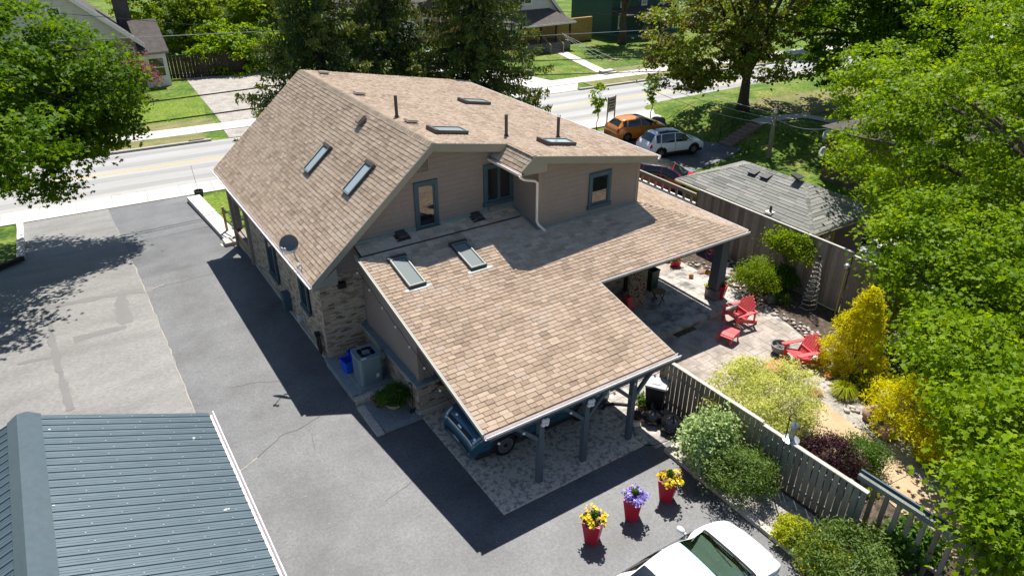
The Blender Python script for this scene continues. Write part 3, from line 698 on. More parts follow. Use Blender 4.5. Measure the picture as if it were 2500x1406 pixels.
# carport rakes and fascia
board((XL-.002, YG, low_z(YG)+.015), (XL-.002, 18.6, low_z(18.6)+.015), .2, .03, (-1,0,0))
s = MB(); s.beam((XL-.05, YG+.0, low_z(YG)-.02), (XL-.05, 18.6, low_z(18.6)-.02), .05, .05); wobj('rake_trim', s, M['trim'], house)
board((XCR+.002, YG, low_z(YG)+.0), (XCR+.002, YPG, low_z(YPG)+.0), .2, .03, (1,0,0))
board((XL, YG+.02, low_z(YG)-.01), (XCR, YG+.02, low_z(YG)-.01), .22, .03, (0,-1,0), mat='post_paint')
board((XCR, YPG+.02, low_z(YPG)-.01), (XP, YPG+.02, low_z(YPG)-.01), .22, .03, (0,-1,0), mat='post_paint')
def gutter(a, b, out, parent=house, mat='gutter', w=.14, h=.11, th=.008):
    a = np.array(a, float); b = np.array(b, float); o_ = np.array(out, float); zz = np.array((0,0,1.)); s = MB()
    s.prism([a, a+o_*w*.8-zz*0, a+o_*w*.8-zz*0-zz*th, a-zz*th], b-a) if False else None
    prof = [a, a-zz*h, a-zz*h+o_*w*.7, a-zz*h*.45+o_*w, a+o_*w, a+o_*(w-.02), a-zz*h*.45+o_*(w-.02), a-zz*(h-.012)+o_*(w*.68), a-zz*(h-.012)+o_*.01, a+o_*.01]
    s.prism(prof, b-a); return wobj('gutter', s, M[mat], parent)
gutter((EX+.0, YB+.02, EZ-.01), (EX, YF, EZ-.01), (-1,0,0))
gutter((XL-.04, YG-.005, low_z(YG)-.02), (XCR+.12, YG-.005, low_z(YG)-.02), (0,-1,0))
gutter((XCR-.2, YPG-.005, low_z(YPG)-.02), (XP+.1, YPG-.005, low_z(YPG)-.02), (0,-1,0))
gutter((11.6, YBUMP-.02, z0-.02), (11.6, YB+.3, z0-.02), (-1,0,0))
gutter((XR+.03, YBUMP, shed_z(XR)-.02), (XR+.03, YF, shed_z(XR)-.02), (1,0,0))
gutter((XP+.03, YPG, low_z(YPG)-.02), (XP+.03, 26, low_z(YPG)-.02), (1,0,0))
# downspout of the cheek roof
s = MB(); s.tube([(11.62, 17.25, z0-.1), (11.62, 17.25, z0-.2), (11.8, 17.3, z0-.32), (12.3, 17.43, z0-.5), (12.42, 17.46, z0-.6), (12.43, 17.46, 4.15), (12.48, 17.42, 4.02), (12.6, 17.2, 3.86)], .045, 10); wobj('downspout', s, M['gutter'], house, autosm=50)
# --- walls
def siding_wall(O, u, poly, n, exp=.17, mat='siding', name='siding_wall', rows_only=False):
    """backing plate + separate lapped boards; poly in (u,z) with z absolute"""
    O = np.array(O, float); u = np.array(u, float); n = np.array(n, float)
    P = [O+u*a+np.array((0, 0, b)) for a, b in poly]
    bk = MB(); bk.prism(P, -n*.12); w = wobj(name, bk, M['deck_and_lap_shade'], house)  # dark backing seen through the board gaps paints the lap shadows
    zs_ = [b for a, b in poly]; z = min(zs_); zt = max(zs_)
    def span(zz):
        xs__ = []
        for i in range(len(poly)):
            (a0, b0), (a1, b1) = poly[i], poly[(i+1) % len(poly)]
            if (b0 > zz) != (b1 > zz): xs__.append(a0+(a1-a0)*(zz-b0)/(b1-b0))
        return (min(xs__), max(xs__)) if xs__ else None
    while z < zt-.02:
        z1 = min(z+exp-.013, zt-.004); s0, s1 = span(z+.004), span(min(z1, zt)-.004)
        if s0 and s1:
            a = [O+u*s0[0]+np.array((0,0,z)), O+u*s0[1]+np.array((0,0,z)), O+u*s1[1]+np.array((0,0,z1)), O+u*s1[0]+np.array((0,0,z1))]
            b = MB(); b.add([a[0], a[1], a[2], a[3], a[0]+n*.03, a[1]+n*.03, a[2]+n*.008, a[3]+n*.008], [(4,5,6,7),(0,1,5,4),(1,2,6,5),(2,3,7,6),(3,0,4,7)])
            wobj('siding_board', b, M[mat], w)
        z += exp
    return w
yw = 19.0
siding_wall((0, yw, 0), (1,0,0), [(5.75, 3.35), (12.5, 3.35), (12.5, shed_z(12.5)-.2), (RX, RZ-.2), (5.75, EZ+.2)], (0,-1,0))
siding_wall((0, 17.5, 0), (1,0,0), [(12.5, 3.7), (16.8, 3.7), (16.8, shed_z(16.8)-.1), (12.5, shed_z(12.5)-.1)], (0,-1,0))
siding_wall((12.5, 19.0, 0), (0,-1,0), [(0, 3.7), (1.5, 3.7), (1.5, 6.3), (0, 6.3)], (-1,0,0))
siding_wall((16.8, 17.5, 0), (0,1,0), [(0, 0), (13, 0), (13, 5.6), (0, 5.6)], (1,0,0))
for x, y in ((12.5, 17.5), (16.8, 17.5)):
    s = MB(); s.box((x-.03-(.0 if x < 14 else .07), y-.035, 3.75), (x+.10 if x < 14 else x+.035, y+.08, 6.0 if x < 14 else 5.6)); wobj('corner_board', s, M['siding'], house)
# flashing strips
s = MB(); s.prism([(6.6, yw-.03, 4.15), (12.48, yw-.03, 4.15), (12.48, yw-.03, 4.25), (6.6, yw-.03, 4.25)], (0, -.02, 0)); wobj('flashing', s, M['flashing'], house)
s = MB(); s.prism([(12.5, 17.46, low_z(17.46)), (16.85, 17.46, low_z(17.46)), (16.85, 17.46, low_z(17.46)+.09), (12.5, 17.46, low_z(17.46)+.09)], (0, -.02, 0)); wobj('flashing', s, M['flashing'], house)
s = MB(); s.prism([(12.46, 17.5, low_z(17.5)), (12.46, 19.0, low_z(18.9)), (12.46, 19.0, low_z(18.9)+.1), (12.46, 17.5, low_z(17.5)+.1)], (-.02, 0, 0)); wobj('flashing', s, M['flashing'], house)
s = MB(); s.box((6.62, 18.36, 3.86), (12.45, 18.46, 3.99)); wobj('drip_edge', s, M['vent_metal'], house)
# brick walls: joined bricks on a mortar plate, nearest ones single
BR = []
def brick_wall(O, u, L_, z0_, z1_, n, holes=(), name='brick_wall', seed=0, bw=.20, bh=.062, store=BR, mat='mortar', parent=None, depth=.2):
    O = np.array(O, float); u = np.array(u, float); n = np.array(n, float); rg = random.Random(seed)
    bk = MB()
    # plate with rectangular holes: vertical bands
    cuts = sorted({0, L_}|{h_[0] for h_ in holes}|{h_[1] for h_ in holes})
    for a, b in zip(cuts[:-1], cuts[1:]):
        hs = sorted([(h_[2], h_[3]) for h_ in holes if h_[0] <= a+1e-6 and h_[1] >= b-1e-6]); z = z0_
        for lo, hi in hs+[(z1_, z1_)]:
            if lo > z+.001: bk.prism([O+u*a+(0,0,z), O+u*b+(0,0,z), O+u*b+(0,0,lo), O+u*a+(0,0,lo)], -n*depth)
            z = max(z, hi)
    w = wobj(name, bk, M[mat], parent or house)
    pl = Plane(O, u, (0,0,1)); flip = np.dot(pl.n, n) < 0
    k = 0; z = z0_
    while z < z1_-.02:
        a = -(.5*bw if k % 2 else 0); 
        while a < L_:
            x0, x1 = max(0, a)+.005, min(L_, a+bw)-.005
            if x1-x0 > .03 and not any(h_[0]-.02 < (x0+x1)/2 < h_[1]+.02 and h_[2]-.02 < z+bh/2 < h_[3]+.02 for h_ in holes):
                store.append((w, O, u, n, x0, x1, z+.005, min(z+bh-.004, z1_), min(1, max(0, rg.gauss(.5, .27))), rg.uniform(.004, .013)))
            a += bw
        z += bh; k += 1
    return w
def brick_pts(b):
    w, O, u, n, x0, x1, za, zb, ti, th = b
    q = [O+u*x0+np.array((0,0,za)), O+u*x1+np.array((0,0,za)), O+u*x1+np.array((0,0,zb)), O+u*x0+np.array((0,0,zb))]
    return q+[p+n*th for p in q]
BF = [(4,5,6,7),(0,1,5,4),(1,2,6,5),(2,3,7,6),(3,0,4,7)]
winL = [(25.15, 24.1, .85, 2.45), (21.35, 20.5, 1.3, 2.5)]
wl_ = brick_wall((5.55, 30.6, 0), (0,-1,0), 11.3, -.4, 3.3, (-1,0,0), holes=[(30.6-a, 30.6-b, c, d) for a, b, c, d in winL]+[(.45, 2.75, .75, 2.45)], seed=1)
wr_ = brick_wall((5.55, 19.3, 0), (1,0,0), 1.45, -.1, 3.35, (0,-1,0), seed=2)
wk_ = brick_wall((6.83, 19.29, 0), (0,-1,0), 3.99, .0, 1.12, (-1,0,0), seed=3)
wf_ = brick_wall((6.83, 15.3, 0), (1,0,0), 2.6, .25, 1.12, (0,-1,0), seed=4, depth=.2)
wp_ = brick_wall((11.0, 17.6, 0), (1,0,0), 6.0, .19, 3.2, (0,-1,0), seed=5)
def bscore(b):
    p = np.mean(brick_pts(b), 0); d = p-CAMP; w = float(np.dot(d, cF)); px = 1250+FOC*float(np.dot(d, cR))/w; py = 703-FOC*float(np.dot(d, cU))/w
    hid = 0 if b[0] in (wf_, wk_, wr_) else 200
    return w+hid if (0 < px < 2500 and 0 < py < 1406 and b[0] is not wp_) else 1e9
def emit_bricks(store, mat, nsingle=300, single='brick'):
    store.sort(key=bscore)
    cache = {}
    for b in store[:nsingle]:
        w, O, u, n, x0, x1, za, zb, ti, th = b; key = (round(x1-x0, 2), round(zb-za, 2), int(ti*8), tuple(n))
        if key not in cache:
            s = MB(); s.tint = ti; zz = (w, np.zeros(3), u, n, 0, x1-x0, 0, zb-za, ti, .009); s.add(brick_pts(zz), BF); me = s.mesh(single); me.materials.append(mat); cache[key] = me
        o = bpy.data.objects.new(single, cache[key]); COL.objects.link(o); o.parent = w; o.location = O+u*x0+np.array((0,0,za))
    g_ = {}
    for b in store[nsingle:]: g_.setdefault(b[0].name, []).append(b)
    for nm, bs in g_.items():
        V = []; T = []
        for b in bs:
            p = brick_pts(b)
            for f in BF:
                for i in f: V.append(p[i])
                T.append(b[8])
        me = fastmesh('bricks', np.array(V), 4, T); me.materials.append(mat); o = wobj('bricks', me, None, bs[0][0]); o['kind'] = 'stuff'
emit_bricks(BR, M['brick'])
s = MB(); s.box((6.72, 15.18, 1.121), (6.98, 19.25, 1.19)); wobj('coping', s, M['coping'], house)
s = MB(); s.box((6.98, 15.18, 1.1215), (7.45, 15.5, 1.19)); wobj('coping', s, M['coping'], house)
s = MB(); s.box((6.78, 15.25, -.05), (9.5, 15.29, .25)); s.box((6.78, 15.29, -.05), (6.83, 19.2, .12)); wobj('foundation', s, M['stone_pale'], house)
s = MB(); s.box((5.50, 19.4, -.5), (5.549, 30.6, .14)); wobj('foundation', s, M['stone_pale'], house)
def trap(x, n): pass
zz = lambda y: low_z(y)-.16
siding_wall((6.96, 19.2, 0), (0,-1,0), [(0, 1.19), (3.75, 1.19), (3.75, zz(15.45)), (0, zz(19.2))], (-1,0,0), exp=.11)
siding_wall((6.96, 15.45, 0), (1,0,0), [(0, 1.19), (4.5, 1.19), (4.5, zz(15.45)), (0, zz(15.45))], (0,-1,0), exp=.11)
s = MB(); s.box((6.90, 15.38, 1.19), (7.06, 15.56, zz(15.4))); wobj('corner_post', s, M['siding'], house)
s = MB(); s.box((7.42, 15.38, 1.19), (7.52, 15.44, zz(15.4))); wobj('window_trim', s, M['slate_blue'], house)
# --- windows
def window(O, u, n, w, h_, parent=house, tm=.11, mull=0, frame='slate_blue', glass='glass', name='window'):
    """O lower-left corner of the outer trim, u along, n outward"""
    O = np.array(O, float); u = np.array(u, float); n = np.array(n, float); Zv = np.array((0,0,1.))
    s = MB()
    def bar(a0, a1, z0, z1, d0, d1): 
        p = O+u*a0+Zv*z0+n*d0; s.prism([p, p+u*(a1-a0), p+u*(a1-a0)+Zv*(z1-z0), p+Zv*(z1-z0)], n*(d1-d0))
    bar(0, tm, 0, h_, 0, .05); bar(w-tm, w, 0, h_, 0, .05); bar(tm, w-tm, h_-tm, h_, 0, .05); bar(-.03, w+.03, -.05, tm*.8, .0, .08)
    f = tm+.05
    bar(tm, f, tm*.8, h_-tm, .0, .03); bar(w-f, w-tm, tm*.8, h_-tm, .0, .03); bar(f, w-f, h_-f, h_-tm, 0, .03); bar(f, w-f, tm*.8, f, 0, .03)
    for k in range(mull): c = w*(k+1)/(mull+1); bar(c-.05, c+.05, f, h_-f, .002, .034)
    win = wobj(name, s, M[frame], parent)
    g_ = MB(); p = O+u*f+Zv*f+n*.006; g_.prism([p, p+u*(w-2*f), p+u*(w-2*f)+Zv*(h_-2*f), p+Zv*(h_-2*f)], n*.006); wobj('pane', g_, M[glass], win)
    return win
window((8.80, yw-.022, 4.08), (1,0,0), (0,-1,0), .82, 1.64)
window((11.32, yw-.022, 4.42), (1,0,0), (0,-1,0), 1.18, 1.40, mull=1)
window((14.56, 17.478, 4.12), (1,0,0), (0,-1,0), .96, 1.23)
for a, b, c, d in winL: window((5.50, a, c), (0,-1,0), (-1,0,0), a-b, d-c, mull=0)
s = MB()
for i in range(9): s.beam((9.06, yw-.03, 6.08+i*.042), (9.34, yw-.03, 6.08+i*.042), .03, .02)
s.box((9.02, yw-.05, 6.04), (9.06, yw, 6.46)); s.box((9.34, yw-.05, 6.04), (9.38, yw, 6.46)); s.box((9.02, yw-.05, 6.46), (9.38, yw, 6.5)); s.box((9.02, yw-.05, 6.0), (9.38, yw, 6.04))
wobj('gable_vent', s, M['siding'], house)
# --- skylights, vents, pipes standing on the roofs
def skylight(pl, a, b, w, l, parent, glass='glass_sky', hgt=.11, frame='vent_metal', flash=True):
    """a,b = centre in plane coordinates, w along u, l along v"""
    s = MB(); fr = .07
    def blk(a0, a1, b0, b1, z0, z1): s.hexa([pl.at(a0,b0,z0), pl.at(a1,b0,z0), pl.at(a1,b1,z0), pl.at(a0,b1,z0), pl.at(a0,b0,z1), pl.at(a1,b0,z1), pl.at(a1,b1,z1), pl.at(a0,b1,z1)])
    a0, a1, b0, b1 = a-w/2, a+w/2, b-l/2, b+l/2
    blk(a0, a0+fr, b0, b1, 0, hgt); blk(a1-fr, a1, b0, b1, 0, hgt); blk(a0+fr, a1-fr, b0, b0+fr, 0, hgt); blk(a0+fr, a1-fr, b1-fr, b1, 0, hgt); blk(a0-.03, a1+.03, b1-.02, b1+.09, 0, hgt+.03)
    o = wobj('skylight', s, M[frame], parent)
    s = MB(); s.prism([pl.at(a0+fr, b0+fr, hgt-.03), pl.at(a1-fr, b0+fr, hgt-.03), pl.at(a1-fr, b1-fr, hgt-.03), pl.at(a0+fr, b1-fr, hgt-.03)], pl.n*.012); wobj('pane', s, M[glass], o)
    s = MB(); i = .018
    def bl2(a0, a1, b0, b1): s.hexa([pl.at(a0,b0,hgt), pl.at(a1,b0,hgt), pl.at(a1,b1,hgt), pl.at(a0,b1,hgt), pl.at(a0,b0,hgt+.012), pl.at(a1,b0,hgt+.012), pl.at(a1,b1,hgt+.012), pl.at(a0,b1,hgt+.012)])
    bl2(a0+.02, a0+.05, b0+.02, b1-.02); bl2(a1-.05, a1-.02, b0+.02, b1-.02); bl2(a0+.05, a1-.05, b0+.02, b0+.05); bl2(a0+.05, a1-.05, b1-.05, b1-.02)
    wobj('rim', s, M['flashing'], o)
    if flash:
        s = MB(); s.prism([pl.at(a0-.14, b0-.12, .019), pl.at(a1+.14, b0-.12, .019), pl.at(a1+.14, b0, .021), pl.at(a0-.14, b0, .021)], pl.n*.004); wobj('flashing', s, M['flashing'], o)
def inpl(pl, p): d = np.array(p, float)-pl.O; return float(np.dot(d, pl.u)), float(np.dot(d, pl.v))
def onpl(pl, px, py):
    d = ray(px, py); t = np.dot(pl.n, pl.O-CAMP)/np.dot(pl.n, d); return inpl(pl, CAMP+d*t)
def avgp(pl, pts): q = [onpl(pl, *p) for p in pts]; return sum(a for a, b in q)/len(q), sum(b for a, b in q)/len(q)
a_, b_ = avgp(pL, ((774, 362), (803, 372), (780, 425), (750, 412))); skylight(pL, a_, b_, .55, 1.15, main_roof, flash=False)
a_, b_ = avgp(pL, ((886, 400), (912, 410), (868, 485), (840, 470))); skylight(pL, a_, b_, .55, 1.2, main_roof, flash=False)
a_, b_ = avgp(pC, ((955, 640), (990, 628), (1037, 695), (998, 712))); skylight(pC, a_, b_, .55, 1.38, low_roof, glass='glass_milky')
a_, b_ = avgp(pC, ((1107, 603), (1140, 595), (1180, 652), (1148, 662))); skylight(pC, a_, b_, .55, 1.3, low_roof, glass='glass_milky')
for p in ((1095, 324), (1160, 253), (1361, 352)): a_, b_ = onpl(pS, *p); skylight(pS, a_, b_, .6, 1.15, shed_roof, hgt=.13)
def vent(pl, px, py, parent, w=.32, l=.36, mat='vent_tan', h_=.13):
    a, b = onpl(pl, px, py); s = MB(); e = .05
    s.hexa([pl.at(a-w/2+e,b-l/2+e,0), pl.at(a+w/2-e,b-l/2+e,0), pl.at(a+w/2-e,b+l/2-e,0), pl.at(a-w/2+e,b+l/2-e,0), pl.at(a-w/2+e,b-l/2+e,h_*.6), pl.at(a+w/2-e,b-l/2+e,h_*.6), pl.at(a+w/2-e,b+l/2-e,h_*.6), pl.at(a-w/2+e,b+l/2-e,h_*.6)])
    s.hexa([pl.at(a-w/2,b-l/2,h_*.6), pl.at(a+w/2,b-l/2,h_*.6), pl.at(a+w/2,b+l/2,h_*.5), pl.at(a-w/2,b+l/2,h_*.5), pl.at(a-w/2+.04,b-l/2+.04,h_), pl.at(a+w/2-.04,b-l/2+.04,h_), pl.at(a+w/2-.04,b+l/2-.04,h_), pl.at(a-w/2+.04,b+l/2-.04,h_)])
    s.hexa([pl.at(a-w/2-.06,b-l/2-.06,.018), pl.at(a+w/2+.06,b-l/2-.06,.018), pl.at(a+w/2+.06,b+l/2+.06,.018), pl.at(a-w/2-.06,b+l/2+.06,.018), pl.at(a-w/2-.06,b-l/2-.06,.022), pl.at(a+w/2+.06,b-l/2-.06,.022), pl.at(a+w/2+.06,b+l/2+.06,.022), pl.at(a-w/2-.06,b+l/2+.06,.022)])
    wobj('roof_vent', s, M[mat], parent)
vent(pL, 887, 297, main_roof, .36, .4, h_=.2)
for p in ((790, 182), (877, 233), (1003, 301)): vent(pS, *p, shed_roof, .36, .42)
for p in ((980, 577), (1163, 531)): vent(pT, *p, strip, .36, .36, 'vent_metal', .14)
for p in ((969, 288), (1236, 334), (1362, 338)):
    a_, b_ = onpl(pS, *p); q = pS.at(a_, b_); s = MB(); s.lathe([(.11, -.02), (.06, .09), (.055, .1), (.055, .75), (.045, .75)], q, 12); wobj('vent_pipe', s, M['vent_metal'], shed_roof, autosm=40)
s = MB(); a_ = ap(1198, 512, 1, yw-.06); s.box((a_[0]-.06, yw-.12, a_[2]-.05), (a_[0]+.07, yw-.02, a_[2]+.12)); wobj('dryer_vent', s, M['siding'], house)
# carport posts, beam and knee braces
for i, x in enumerate((8.22, 9.67, 11.30)):
    s = MB(); s.box((x-.075, 11.12, .03), (x+.075, 11.27, 2.24)); po = wobj('carport_post', s, M['post_paint'], house)
    s = MB()
    if i < 3: s.beam((x-.06, 11.195, 1.5), (x-.78, 11.195, 2.2), .09, .1)
    if i > 0: s.beam((x+.06, 11.195, 1.5), (x+.72, 11.195, 2.2), .09, .1)
    wobj('knee_brace', s, M['post_paint'], po)
s = MB(); s.box((6.7, 11.11, 2.16), (12.7, 11.28, 2.3)); wobj('carport_beam', s, M['post_paint'], house)
for x in (7.4, 8.6, 9.8, 11, 12.2):
    s = MB(); s.beam((x, 11.3, low_z(11.3)-.22), (x, 15.4, low_z(15.4)-.22), .05, .14); wobj('rafter', s, M['post_paint'], house)
s = MB(); s.box((12.55, 11.3, 2.2), (12.68, 17.5, 2.35)); wobj('carport_beam', s, M['post_paint'], house)
# patio cover beam, battered column on stone base
s = MB(); s.box((12.4, 14.85, low_z(YPG)-.42), (19.35, 15.02, low_z(YPG)-.16)); wobj('patio_beam', s, M['slate_blue'], house)
cx_, cy_ = 19.25, 15.35
s = MB(); s.hexa([(cx_-.22, cy_-.22, .6), (cx_+.22, cy_-.22, .6), (cx_+.22, cy_+.22, .6), (cx_-.22, cy_+.22, .6), (cx_-.15, cy_-.15, 3.0), (cx_+.15, cy_-.15, 3.0), (cx_+.15, cy_+.15, 3.0), (cx_-.15, cy_+.15, 3.0)])
colm = wobj('patio_column', s, M['post_paint'], house)
s = MB(); s.box((cx_-.26, cy_-.26, .19), (cx_+.26, cy_+.26, .6)); wobj('stone_base', s, M['boulder'], colm)
# patio door frame and posts seen under the cover
s = MB(); s.box((12.8, 17.2, .19), (13.05, 17.58, 3.1)); wobj('corner_post', s, M['siding'], house)
# front porch on the driveway side: posts, rails, opening
for y in (30.45, 27.9):
    s = MB(); s.box((5.42, y-.1, -.3), (5.58, y+.1, 3.2)); wobj('porch_post', s, M['siding'], house)
s = MB(); s.box((5.44, 27.9, .62), (5.6, 30.4, .75)); s.box((5.44, 27.9, 2.35), (5.6, 30.4, 2.6)); wobj('porch_rail', s, M['siding'], house)
s = MB(); s.box((5.535, 27.9, -.3), (5.549, 30.5, .62)); wobj('porch_panel', s, M['raw_wood'], house)
for i in range(9):
    y = 28.1+i*.27; s = MB(); s.box((6.7, y, .3), (6.74, y+.09, 1.4)); wobj('baluster', s, M['raw_wood'], house)
s = MB(); s.box((6.9, 27.5, -.2), (7.0, 30.7, 3.2)); wobj('porch_wall', s, M['dark_wood'], house)
s = MB(); s.box((5.0, 30.7, -.5), (5.75, 31.3, -.03)); wobj('porch_step', s, M['stone_pale'], house)
s = MB(); s.box((4.85, 30.9, -.6), (5.3, 31.2, -.2)); wobj('porch_step', s, M['stone_pale'], house)
for (x, y) in ((5.5, 32.6), (5.75, 31.5)):
    s = MB(); s.box((x-.05, y-.05, -.3), (x+.05, y+.05, .95)); po = wobj('newel_post', s, M['raw_wood'], house)
s = MB(); s.beam((5.5, 32.6, .85), (5.7, 30.8, .95), .05, .05); s.beam((5.5, 32.6, .3), (5.7, 30.8, .4), .05, .05); wobj('handrail', s, M['iron'], house)
# utility fittings on the brick
s = MB(); s.box((5.28, 22.95, .25), (5.545, 23.3, .95)); wobj('meter_box', s, M['slate_blue'], house)
s = MB(); s.lathe([(.17, -.05), (.17, .05), (.13, .07)], (0,0,0), 16, 'y'); me = s.mesh('meter'); o = wobj('gas_meter', me, M['grey_lid'], house); o.matrix_parent_inverse = Matrix.Translation(-Vector(house.location)) @ Matrix.Translation((5.48, 21.95, .42)) @ Matrix.Rotation(math.radians(90), 4, 'Z')
s = MB(); s.tube([(6.05, 19.24, 3.0), (6.05, 19.22, 3.12), (6.15, 19.22, 3.16), (6.25, 19.22, 3.1), (6.25, 19.22, 2.95)], .018, 6); s.tube([(6.3, 19.26, 2.9), (6.62, 19.26, 2.95), (6.62, 19.0, 4.0)], .018, 6); wobj('conduit', s, M['flashing'], house)
s = MB(); s.box((6.1, 19.08, 2.75), (6.35, 19.28, 2.92)); wobj('floodlight', s, M['black_plastic'], house)
for k in range(9):
    pass
# ---------------------------------------------------------------- vegetation
KITE = np.array([(-.5,0,0),(0,.36,.08),(.5,0,0),(0,-.36,.08)], float)
SPRAY = np.array([(-.5,.05,0),(-.1,.15,.03),(.5,0,0),(-.1,-.15,.03)], float)
_a = np.radians([0,28,55,85,118,180,242,275,305,332]); _r = np.array([.56,.27,.5,.24,.42,.22,.42,.24,.5,.27])
MAPLE = np.stack([_r*np.cos(_a), _r*np.sin(_a), -.28*np.abs(_r*np.sin(_a))], 1)
def leaf_verts(P, N, size, shape, rg, T=None):
    n = len(P)
    N = N/(np.linalg.norm(N, axis=1, keepdims=True)+1e-9)
    if T is None: T = rg.normal(size=(n, 3))
    T = T-N*np.sum(T*N, 1, keepdims=True); T /= (np.linalg.norm(T, axis=1, keepdims=True)+1e-9)
    B = np.cross(N, T); size = np.broadcast_to(np.asarray(size, float), (n,))[:, None, None]
    V = P[:, None, :]+size*(shape[None, :, 0:1]*T[:, None, :]+shape[None, :, 1:2]*B[:, None, :]+shape[None, :, 2:3]*N[:, None, :])
    return V.reshape(-1, 3)
def lumps(d, rg, k):
    w = rg.normal(size=(5, 3))*2.6; ph = rg.uniform(0, 6.28, 5); return (1+k*np.mean(np.sin(d@w.T+ph), 1, keepdims=True)*2.2)
def clusters(rg, lobes):
    C = []; D = []
    for c, r, n in lobes:
        d = rg.normal(size=(n, 3)); d /= np.linalg.norm(d, axis=1, keepdims=True)
        f = np.where(rg.uniform(size=(n, 1)) < .28, rg.uniform(.2, .75, size=(n, 1)), rg.uniform(.78, 1.0, size=(n, 1)))*lumps(d, rg, .16)
        C.append(np.array(c)+d*f*np.array(r)); D.append(d)
    return np.concatenate(C), np.concatenate(D)
def crown_mesh(rg, C, D, per, rcl, size, shape, up=.8, out=.45, ran=.6, flatv=.4, tvar=.5):
    n = len(C); k = per; P = np.repeat(C, k, 0); Dr = np.repeat(D, k, 0)
    rr = np.repeat(rcl*rg.uniform(.6, 1.35, n), k)[:, None]
    P = P+rg.normal(size=P.shape)*rr*np.array((.55, .55, .55*flatv))
    # clumps droop outward
    P[:, 2] -= .18*np.sum((P-np.repeat(C, k, 0))[:, :2]**2, 1)/(rr[:, 0]+.05)
    Nn = np.array((0,0,1.))*up+Dr*out+rg.normal(size=P.shape)*ran
    t = np.repeat(rg.uniform(0, 1, n), k)*tvar+rg.uniform(0, 1, n*k)*(1-tvar)
    return leaf_verts(P, Nn, size*rg.uniform(.55, 1.4, len(P)), shape, rg), np.clip(.08+.84*t, 0, 1)
def limb_mesh(base, top, r0, tips, rg, nl=26, r1=.3):
    m_ = MB(); base = np.array(base, float); top = np.array(top, float)
    tr = [base+(top-base)*t+np.array((rg.normal()*.06, rg.normal()*.06, 0))*(t > .05) for t in np.linspace(0, 1, 7)]
    m_.tube(tr, [r0*1.35]+[r0*(1-.6*t) for t in np.linspace(.1, 1, 6)], 10)
    for i in rg.choice(len(tips), min(nl, len(tips)), replace=False):
        e = tips[i]; t = rg.uniform(.35, 1); s = base+(top-base)*t; mid = (s+e)/2+np.array((0, 0, .12*np.linalg.norm(e-s)))
        L_ = np.linalg.norm(e-s); ra = min(r0*.45, .03+.018*L_)
        m_.tube([s, (s+mid)/2+(0,0,.05*L_), mid, (mid+e)/2+(0,0,.03*L_), e], [ra, ra*.8, ra*.6, ra*.4, ra*.18], 6)
    return m_
def tree(name, label, base, top, r0, lobes, per, rcl, size, mat, seed, shape=KITE, group=None, cat='tree', bark='bark', nl=26, tipn=None, **kw):
    rg = np.random.default_rng(seed); t = thing(name, label, cat, base, 0, group)
    C, D = clusters(rg, lobes); V, ti = crown_mesh(rg, C, D, per, rcl, size, shape, **kw)
    me = fastmesh('crown', V, len(shape), ti); me.materials.append(M[mat]); wobj('crown', me, None, t)
    wobj('trunk', limb_mesh(base, top, r0, C[:tipn], rg, nl), M[bark], t, smooth=True); return t
def spruce(label, base, ht, rmax, seed, z_from=.0, dens_=1.0, group='spruces in the front yard'):
    rg = np.random.default_rng(seed); t = thing('spruce_tree', label, 'tree', base, 0, group); b0 = np.array(base, float)
    br = MB(); br.tube([b0+(0,0,ht*k) for k in (0, .25, .5, .75, 1)], [.30, .25, .19, .11, .03], 10)
    P = []; Nn = []; T = []; S = []; TI = []
    z = 1.0
    while z < ht-.3:
        f = z/ht; R = rmax*(1-f)**.75*(1 if z > 2.2 else .8); nb = int(6+2*(1-f)); a0 = rg.uniform(0, 6.28)
        for k in range(nb):
            a = a0+6.283*k/nb+rg.normal()*.25; L_ = R*rg.uniform(.65, 1.12); d = np.array((math.cos(a), math.sin(a), 0)); sd_ = np.array((-d[1], d[0], 0))
            droop = rg.uniform(.18, .34); ct = rg.uniform(0, 1)
            def pt(s): return b0+(0, 0, z)+d*L_*s+np.array((0, 0, L_*(-droop*1.6*s+droop*1.15*s*s)))
            br.tube([pt(0), pt(.35), pt(.7), pt(1)], [.05, .035, .02, .008], 5, False)
            m = int(L_*58*dens_); s = rg.uniform(.12, 1.0, m)**.8
            p = np.array([pt(x) for x in s]); side = rg.normal(size=(m, 1))*(.30*(1.15-s[:, None]))*min(1, L_/2.5); p = p+sd_*side*1.6
            p[:, 2] -= np.abs(rg.normal(size=m))*.22
            P.append(p); 
            hang = rg.uniform(0, 1, m)[:, None]
            T.append(np.where(hang < .62, np.array((0, 0, -1.))+rg.normal(size=(m, 3))*.35, d+sd_*np.sign(side)*.7+rg.normal(size=(m, 3))*.3))
            Nn.append(d*.5+rg.normal(size=(m, 3))*.6+np.array((0, 0, .35))); S.append(rg.uniform(.16, .40, m)); TI.append(np.clip(.05+.45*ct+rg.uniform(-.1, .5, m)+.1*(s > .85), 0, 1))
        z += rg.uniform(.34, .5)
    P = np.concatenate(P); V = leaf_verts(P, np.concatenate(Nn), np.concatenate(S), SPRAY, rg, np.concatenate(T))
    me = fastmesh('crown', V, 4, np.concatenate(TI)); me.materials.append(M['needles']); wobj('crown', me, None, t); wobj('trunk', br, M['bark'], t, smooth=True); return t
